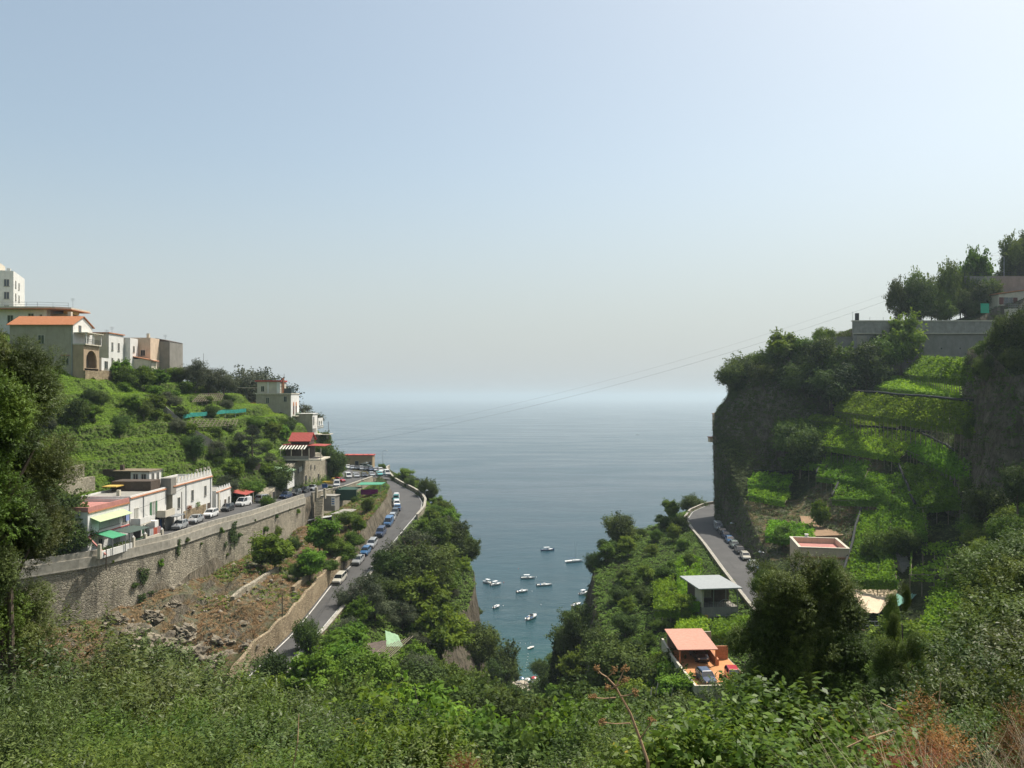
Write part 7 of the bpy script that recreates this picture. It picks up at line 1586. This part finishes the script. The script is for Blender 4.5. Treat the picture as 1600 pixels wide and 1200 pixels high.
# ------------------------------------------------------------------ foreground shrubs and trees on the near slope
M_NEARL = leafmat('leaf_near_olive', (.020, .038, .006), (.104, .142, .034), .24, .36)
M_NEARG = leafmat('leaf_near_green', (.018, .042, .004), (.096, .155, .018), .3, .4)
M_NEARD = leafmat('leaf_near_dark', (.028, .056, .007), (.118, .175, .030), .3, .36)
for m_ in (M_NEARL, M_NEARG): m_.node_tree.nodes['Principled BSDF'].inputs['Specular IOR Level'].default_value = .24
NEAR = {
 'olive': [twiggy(700 + s, (2.3, 2.3, 2.2), 2900, 13, .46, .125, .036, M_NEARL, 2.3) for s in range(3)],
 'green': [twiggy(710 + s, (2.2, 2.2, 2.0), 2900, 13, .42, .105, .046, M_NEARG, 2.1) for s in range(3)],
 'dark': [twiggy(720 + s, (2.4, 2.4, 2.7), 2600, 12, .46, .135, .056, M_NEARD, 2.8, nb=20) for s in range(2)],
 'low': [twiggy(730 + s, (.95, .95, .85), 1500, 11, .24, .048, .019, [M_NEARG, M_NEARL, M_NEARD, M_NEARG][s % 4], .85) for s in range(4)],
 'broad': [twiggy(740 + s, (.55, .55, .62), 850, 10, .20, .052, .028, M_BUSH, .62, nb=13, hollow=.25) for s in range(3)],
}
NH = {'olive': 4.8, 'green': 4.4, 'dark': 5.9, 'low': 1.8, 'broad': 1.35}
stems = {k: trunkmesh(v * .55, .05 * v ** .5, v * .3, 5, 6, .15) for k, v in NH.items()}
NG = {'olive': ('olive_shrub', 'narrow leaved olive green shrub'), 'green': ('green_shrub', 'dense mid green shrub'), 'dark': ('laurel_shrub', 'dark leathery leaved shrub'), 'low': ('low_shrub', 'low small leaved shrub'), 'broad': ('yellowing_shrub', 'bright leafy bush with yellowing leaves')}
NEARLIST = []
def near(kind, px, py, Y, w_=1.0, label=None, hmax=None, var=None, name=None):
    p = at(px, py, Y); z = ground(p.x, Y); H = NH[kind]; h_ = p.z - z + .1
    if hmax: h_ = min(h_, hmax)
    s_ = max(.6, min(1.35, h_ / H)); lift = max(0, h_ - s_ * H)
    r_ = empty(name or NG[kind][0], (p.x, Y, z + lift - .1), rnd.uniform(0, 6.28), label, 'shrub', 'shrubs on the near slope')
    r_.scale = (s_ * w_, s_ * w_, s_); v = rnd.randrange(len(NEAR[kind])) if var is None else var
    o = bpy.data.objects.new('foliage', NEAR[kind][v]); COL.objects.link(o); o.parent = r_
    o = bpy.data.objects.new('stems', stems[kind]); COL.objects.link(o); o.parent = r_
    if lift > .3: MB().tube([(0, 0, 0), (.1, .05, -lift - .5)], .08, 6, .11).build('stem', bark, r_)
    if not label: NEARLIST.append((r_, NG[kind][1], px, py))
    return r_
for a in [('olive', 70, 958, 15, 1.0), ('olive', 160, 985, 16.5, 1.0), ('olive', 245, 990, 19, .95), ('olive', 325, 1030, 20, .95), ('olive', 5, 985, 13, .9), ('olive', 400, 1062, 22, .9),
          ('olive', 120, 1050, 12, .9), ('green', 230, 1072, 13.5, .9), ('green', 335, 1095, 14.5, .9), ('olive', 30, 1090, 10, .8), ('green', 440, 1090, 19, .95), ('green', 515, 1105, 24, 1.0), 
          ('green', 430, 1140, 13, .8), ('green', 540, 1150, 15, .85), ('dark', 480, 1062, 33, 1.0), 
          ('green', 990, 1085, 25, 1.0), ('green', 1050, 1110, 20, .95), ('green', 970, 1155, 15, .85), ('green', 1080, 1150, 14, .8),
          ('dark', 1385, 1055, 22, .95), ('olive', 1440, 1040, 20, .9), ('green', 1505, 1012, 20, .9), ('olive', 1565, 940, 23, .9), ('dark', 1600, 900, 25, 1.1), ('green', 1580, 1010, 15, .9), ('olive', 1460, 1075, 14, .8), ('green', 1530, 1065, 11.5, .75), ('dark', 1330, 1090, 17, .8), ('green', 1600, 1070, 9.5, .7),
          ('dark', 1585, 905, 32, 1.0), ('dark', 1600, 850, 38, 1.0)]:
    near(*a)
for a in [('dark', 1575, 835, 44, .9), ('dark', 1600, 800, 46, 1.1), ('dark', 1560, 960, 27, .9), ('olive', 200, 975, 20, .9), ('dark', 150, 1090, 11.5, .7), ('dark', 290, 1115, 12, .7),
          ('dark', 560, 1080, 27, 1.0), ('olive', 480, 1100, 17, .8), ('green', 1100, 1070, 34, 1.0), ('green', 1062, 1085, 40, 1.0), ('green', 1140, 1100, 30, .9),
          ('dark', 400, 1120, 11, .6), ('olive', 60, 1140, 8.2, .6), ('dark', 1430, 1100, 13, .6)]: near(*a)
for k in range(30):
    px = -40 + k * 57; Y = 6.2 + (k * 37 % 11) * .22; py = [1128, 1150, 1140, 1165][k % 4] + (38 if 570 < px < 960 else 0) + (18 if 1300 < px < 1560 else 0)
    if px < 1270: near('low', px, py, Y, 1.0)
for k in range(14):
    if not 560 < 20 + k * 70 < 960: near('low', 20 + k * 70, [1105, 1120][k % 2], 9.3 + (k * 5 % 4) * .3, 1.15)
for k in range(9): near('low', 1050 + k * 66, [1110, 1095, 1120][k % 3], 9.0 + (k * 3 % 4) * .3, 1.1)
for a in [('broad', 1130, 1078, 6.2, 1.15), ('broad', 1195, 1068, 5.9, 1.15), ('broad', 1258, 1030, 6.1, 1.0), ('broad', 1290, 1095, 5.6, 1.0), ('broad', 1225, 1090, 5.2, 1.0), ('broad', 1105, 1105, 5.2, 1.0), ('broad', 1085, 1130, 5.6, 1.0), ('broad', 1030, 1155, 5.2, .95), ('broad', 1160, 1150, 5.0, 1.0), ('broad', 1235, 1140, 5.0, 1.0),
          ('broad', 640, 1085, 8.0, .9), ('broad', 690, 1125, 7.6, .9), ('broad', 600, 1135, 7.4, .9)]: near(*a)
# the tall dark laurel and its slender neighbours, the tree at the left edge
def crowned(name, label, px, py, Y, rad, kinds, spots):
    p = at(px, py, Y); z = ground(p.x, Y); r_ = empty(name, (p.x, Y, z), 0, label, 'tree')
    for i, (dx, dz, s_, kd) in enumerate(spots):
        o = bpy.data.objects.new('crown', NEAR[kd][i % len(NEAR[kd])]); COL.objects.link(o); o.parent = r_; q = at(px + dx, py + dz, Y)
        o.location = (q.x - p.x, (i % 3 - 1) * .8, q.z - z - NH[kd] * s_[1] * .5); o.scale = (s_[0], s_[0], s_[1]); o.rotation_euler.z = i * 1.3
    tm = MB(); q = at(px, py, Y); tm.tube([(0, 0, -1), (.15, 0, (q.z - z) * .5), (0, .1, q.z - z + .6)], .05 if 'slender' in name else .1, 8, .02)
    for i in range(7): a = i * 2.2; L_ = .25 + .05 * i; tm.tube([(0, 0, (q.z - z) * (.45 + .07 * i)), (math.cos(a) * L_, math.sin(a) * L_, (q.z - z) * (.5 + .08 * i) + .3)], .05, 5, .02)
    link('trunk', tm.mesh('trunk', bark), r_); return r_
crowned('laurel_tree', 'tall dark laurel tree in front of the coast road and peach building', 1255, 1000, 28, 0, 0,
        [(-40, -62, (.5, .5), 'dark'), (20, -85, (.5, .5), 'dark'), (62, -35, (.48, .5), 'dark'), (-75, -5, (.45, .5), 'dark'), (-10, -15, (.6, .6), 'dark'), (45, 25, (.58, .6), 'dark'), (-45, 40, (.55, .5), 'dark'), (85, 45, (.45, .5), 'dark'), (0, 70, (.7, .55), 'dark'), (70, 95, (.6, .5), 'dark'), (-70, 85, (.45, .5), 'dark'), (-50, -88, (.26, .3), 'dark'), (28, -104, (.2, .28), 'dark'), (-60, -85, (.2, .26), 'dark'), (75, -75, (.18, .3), 'dark')])
crowned('slender_laurel_tree', 'slender laurel sapling with two spires before the sand coloured awning', 1412, 1010, 23, 0, 0, [(-36, -38, (.09, .2), 'dark'), (4, -72, (.06, .22), 'dark'), (0, -38, (.11, .26), 'dark'), (-4, -2, (.17, .28), 'dark'), (-14, 28, (.26, .3), 'dark'), (6, 55, (.34, .34), 'dark'), (-30, 62, (.3, .3), 'green')])
crowned('leaning_olive_tree', 'olive leaved tree reaching in at the left edge of the view', 5, 700, 14, 0, 0,
        [(8, -160, (.24, .26), 'olive'), (40, -135, (.22, .22), 'olive'), (-5, -90, (.34, .34), 'olive'), (30, -60, (.28, .3), 'dark'), (0, -10, (.36, .36), 'olive'), (28, 30, (.28, .3), 'olive'), (5, 70, (.36, .36), 'dark'), (30, 105, (.24, .28), 'olive'), (-10, 140, (.38, .36), 'olive'), (18, 175, (.26, .28), 'olive'), (-45, -60, (.5, .6), 'olive'), (-48, 100, (.42, .5), 'olive'), (-22, 215, (.3, .36), 'olive'), (-22, 250, (.26, .34), 'dark'), (-35, 290, (.4, .4), 'olive')])
# reddish shrubs and dry grass at the lower right
RS = [twiggy(760 + s, (.42, .42, .42), 620, 10, .16, .026, .009, M_RED, .42, nb=9, hollow=.2) for s in range(2)]
for i, (px, py, Y, s_, lb) in enumerate([(1345, 1112, 6.4, .8, 'dark red leaved shrub left of the orange one'), (1450, 1092, 6.3, .9, 'orange red shrub in the middle of the dry grass'), (1412, 1135, 5.4, .8, 'small rusty shrub before the orange red one'), (1598, 1092, 6.4, .8, 'rust coloured shrub at the lower right corner'), (705, 1182, 4.9, .45, 'small brown dry shrub at the bottom of the view')]):
    p = at(px, py, Y); h_ = .85 * s_; r_ = empty('red_shrub', (p.x, Y, p.z - h_), i, lb, 'shrub', 'reddish shrubs in the foreground'); r_.scale = (s_,) * 3
    o = bpy.data.objects.new('foliage', RS[i % 2]); COL.objects.link(o); o.parent = r_
    gz = ground(p.x, Y); MB().tube([(0, 0, .5), (.03, 0, min(-.1, (gz - (p.z - h_)) / s_ - .1))], .012, 5, .02).build('stem', bark, r_)
def grassblades(name, n, x0, x1, y0, y1, l0, l1, mat, seed, pxmin=None, wd=.006):
    g = np.random.default_rng(seed); x = g.uniform(x0, x1, n); Y = g.uniform(y0, y1, n); z = np.array([ground(a, b_) for a, b_ in zip(x, Y)]) - .03
    L = g.uniform(l0, l1, n); a = g.uniform(0, 6.283, n); bend = g.uniform(.15, .75, n); W_ = wd * g.uniform(.6, 1.5, n); Vs = []
    for f in (0, .4, .75, 1.0):
        cx = x + np.cos(a) * L * bend * f * f; cy = Y + np.sin(a) * L * bend * f * f; cz = z + L * f * (1 - .3 * bend * f); ww = W_ * (1.05 - f)
        Vs.append(np.stack([cx - np.sin(a) * ww, cy + np.cos(a) * ww, cz], 1)); Vs.append(np.stack([cx + np.sin(a) * ww, cy - np.cos(a) * ww, cz], 1))
    Vv = np.stack(Vs, 1).reshape(-1, 3); b8 = np.arange(n)[:, None] * 8
    F_ = np.concatenate([b8 + np.array([0, 1, 3, 2]), b8 + np.array([2, 3, 5, 4]), b8 + np.array([4, 5, 7, 6])]); tn = np.tile(g.uniform(0, 1, n), 3)
    return tag(link(name, npmesh(name, Vv, F_, mat, tn)), kind='stuff')
M_STRAW = leafmat('leaf_straw', (.16, .13, .075), (.42, .36, .24), .2)
grassblades('dry_grass', 16000, 1.5, 4.8, 3.6, 7.2, .45, 1.05, M_STRAW, 801, wd=.004)
grassblades('dry_grass', 2600, 2.0, 4.2, 3.9, 5.4, .8, 1.45, M_STRAW, 805, wd=.003)
grassblades('dry_grass', 2600, -1.0, .3, 3.8, 5.4, .3, .8, M_DRY, 802)
grassblades('green_grass', 9000, -4.2, 3.2, 4.0, 8.5, .3, .9, M_GRASS, 803)
# the dried fennel stalk that stands against the inlet
fs = empty('dried_fennel', at(1015, 1215, 3.3), 0, 'dried fennel stalk with round brown seed heads in front of the inlet', 'plant'); o0 = Vector(fs.location)
STK = plain('dry_stalk', (.42, .27, .15), .8, 0, .2, 20); SEED = plain('dry_seed', (.34, .20, .08), .9, 0, .5, 60)
def F(px, py, dy=0.0): return at(px, py, 3.3 + dy) - o0
MB().tube([Vector((0, 0, -1.2)), F(1012, 1190), F(1000, 1155, .02), F(985, 1115, .03), F(962, 1073, .04), F(948, 1058, .04)], .0075, 7, .0035).build('stem', STK, fs)
for a, b_ in (((948, 1058, .04), (932, 1045, .05)), ((948, 1058, .04), (960, 1048, .0)), ((962, 1073, .04), (976, 1044, .06)), ((970, 1088, .03), (992, 1082, .0)), ((962, 1090, .04), (926, 1090, .06)), ((985, 1130, .03), (941, 1129, .1)), ((1000, 1155, .02), (1018, 1126, -.05)), ((962, 1073, .04), (950, 1075, .1)), ((962, 1073, .04), (977, 1063, -.04))):
    p, q = F(*a), F(*b_); MB().tube([p, p.lerp(q, .5) + Vector((0, 0, -.004)), q], .0032, 5, .002).build('stalk', STK, fs)
    mb = MB(); g = random.Random(int(b_[0]))
    for k in range(30):
        d = Vector((g.gauss(0, 1), g.gauss(0, 1), g.gauss(0, .8) + .3)).normalized() * g.uniform(.008, .021); c_ = q + d; mb.tube([q, c_], .0008, 3); mb.lathe([(.0005, -.003), (.0035, 0), (.0005, .0035)], 4, c_)
    mb.build('seed_head', SEED, fs)
# a few bare stems among the shrubs
for i, (a, b_, c_, Y, lb) in enumerate([((1480, 1215), (1465, 1120), (1470, 1065), 7, 'bare pale stem rising in the right hand shrubs'), ((1300, 1180), (1350, 1155), (1395, 1140), 5.4, 'arching dry stem above the straw coloured grass'), ((1440, 1160), (1400, 1110), (1370, 1095), 6.6, 'dry branch lying over the red shrub'), ((455, 1215), (465, 1160), (467, 1115), 7.5, 'thin bare stem in the lower left shrubs')]):
    mb = MB().tube([at(*a, Y), at(*b_, Y), at(*c_, Y + .1)], .008, 5, .003); tag(mb.build('bare_stem', STK), lb, 'twig')
ORD0 = ['first', 'second', 'third', 'fourth', 'fifth', 'sixth', 'seventh', 'eighth', 'ninth', 'tenth']
# ------------------------------------------------------------------ a label of its own for every tree and bush
LM = [('the villa', 420, 625), ('the red roofed restaurant', 475, 700), ('the crenellated house', 295, 780), ('the arcaded orange roofed house', 120, 550),
      ('the silver estate car', 525, 912), ('the torn green net', 600, 1020), ('the bare cliff face', 735, 950), ('the hairpin bend', 640, 790), ('the grey roofed kiosk', 1120, 930),
      ('the pink tiled garage', 1120, 1030), ('the peach flat roofed building', 1280, 865), ('the sand coloured awning', 1370, 930), ('the long balustrade wall', 1440, 520),
      ('the vine terraces', 1400, 690), ('the rock buttress', 1560, 680), ('the tan cottage at the point', 560, 722), ('the outdoor steps by the road', 1200, 850),
      ('the small beach', 820, 1065), ('the right cliff edge', 930, 900), ('the inland end of the gorge', 800, 1150), ('the retaining wall', 250, 900),
      ('the small stone hut', 205, 740), ('the foot of the lower road', 400, 1060), ('the dark laurel tree', 1250, 980), ('the dried fennel stalk', 970, 1100), ('the yellowing bush', 650, 1110)]
seen = {}
for root, look, place in TREES:
    h = 4.0
    px, py = project((root.location.x, root.location.y, root.location.z + h))
    nm, lx, ly = min(LM, key=lambda l: (l[1] - px) ** 2 + (l[2] - py) ** 2)
    dx, dy = px - lx, py - ly
    rel = ('right of' if dx > 0 else 'left of') if abs(dx) > abs(dy) else ('below' if dy > 0 else 'above')
    if math.hypot(dx, dy) > 130: rel = 'well ' + rel
    seen.setdefault((look, rel, nm), []).append((px, py, root, place))
ORD = ['first', 'second', 'third', 'fourth', 'fifth', 'sixth', 'seventh', 'eighth', 'ninth', 'tenth', 'eleventh', 'twelfth', 'thirteenth', 'fourteenth', 'fifteenth', 'sixteenth', 'seventeenth', 'eighteenth', 'nineteenth', 'twentieth']
for r_, look, px, py in NEARLIST:
    nm, lx, ly = min(LM + [('the dried fennel stalk', 970, 1100), ('the orange red shrub', 1450, 1120), ('the left edge tree', 20, 720), ('the yellowing bush', 650, 1110), ('the bottom left corner', 0, 1200), ('the bottom right corner', 1600, 1200), ('the bare lower left stem', 465, 1150)], key=lambda l: (l[1] - px) ** 2 + (l[2] - py) ** 2)
    dx, dy = px - lx, py - ly; rel = ('right of' if dx > 0 else 'left of') if abs(dx) > abs(dy) else ('below' if dy > 0 else 'above')
    seen.setdefault((look, rel, nm), []).append((px, py, r_, None))
for (look, rel, nm), L in seen.items():
    L.sort(key=lambda q: q[0])
    for i, (px, py, root, place) in enumerate(L):
        if len(L) == 1: lab = f'{look} {rel} {nm}'
        elif len(L) == 2: lab = f'{look} {rel} {nm}, {("left", "right")[i]} one of two'
        else: lab = f'{look} {rel} {nm}, {ORD[min(i, 19)]} from left'
        w_ = lab.replace('round crowned ', 'round ').replace('loose crowned ', '').split(); root['label'] = ' '.join(w_ if len(w_) <= 16 else [v for v in w_ if v not in ('the', 'well', 'coloured', 'low', 'small', 'leaved')][:16])
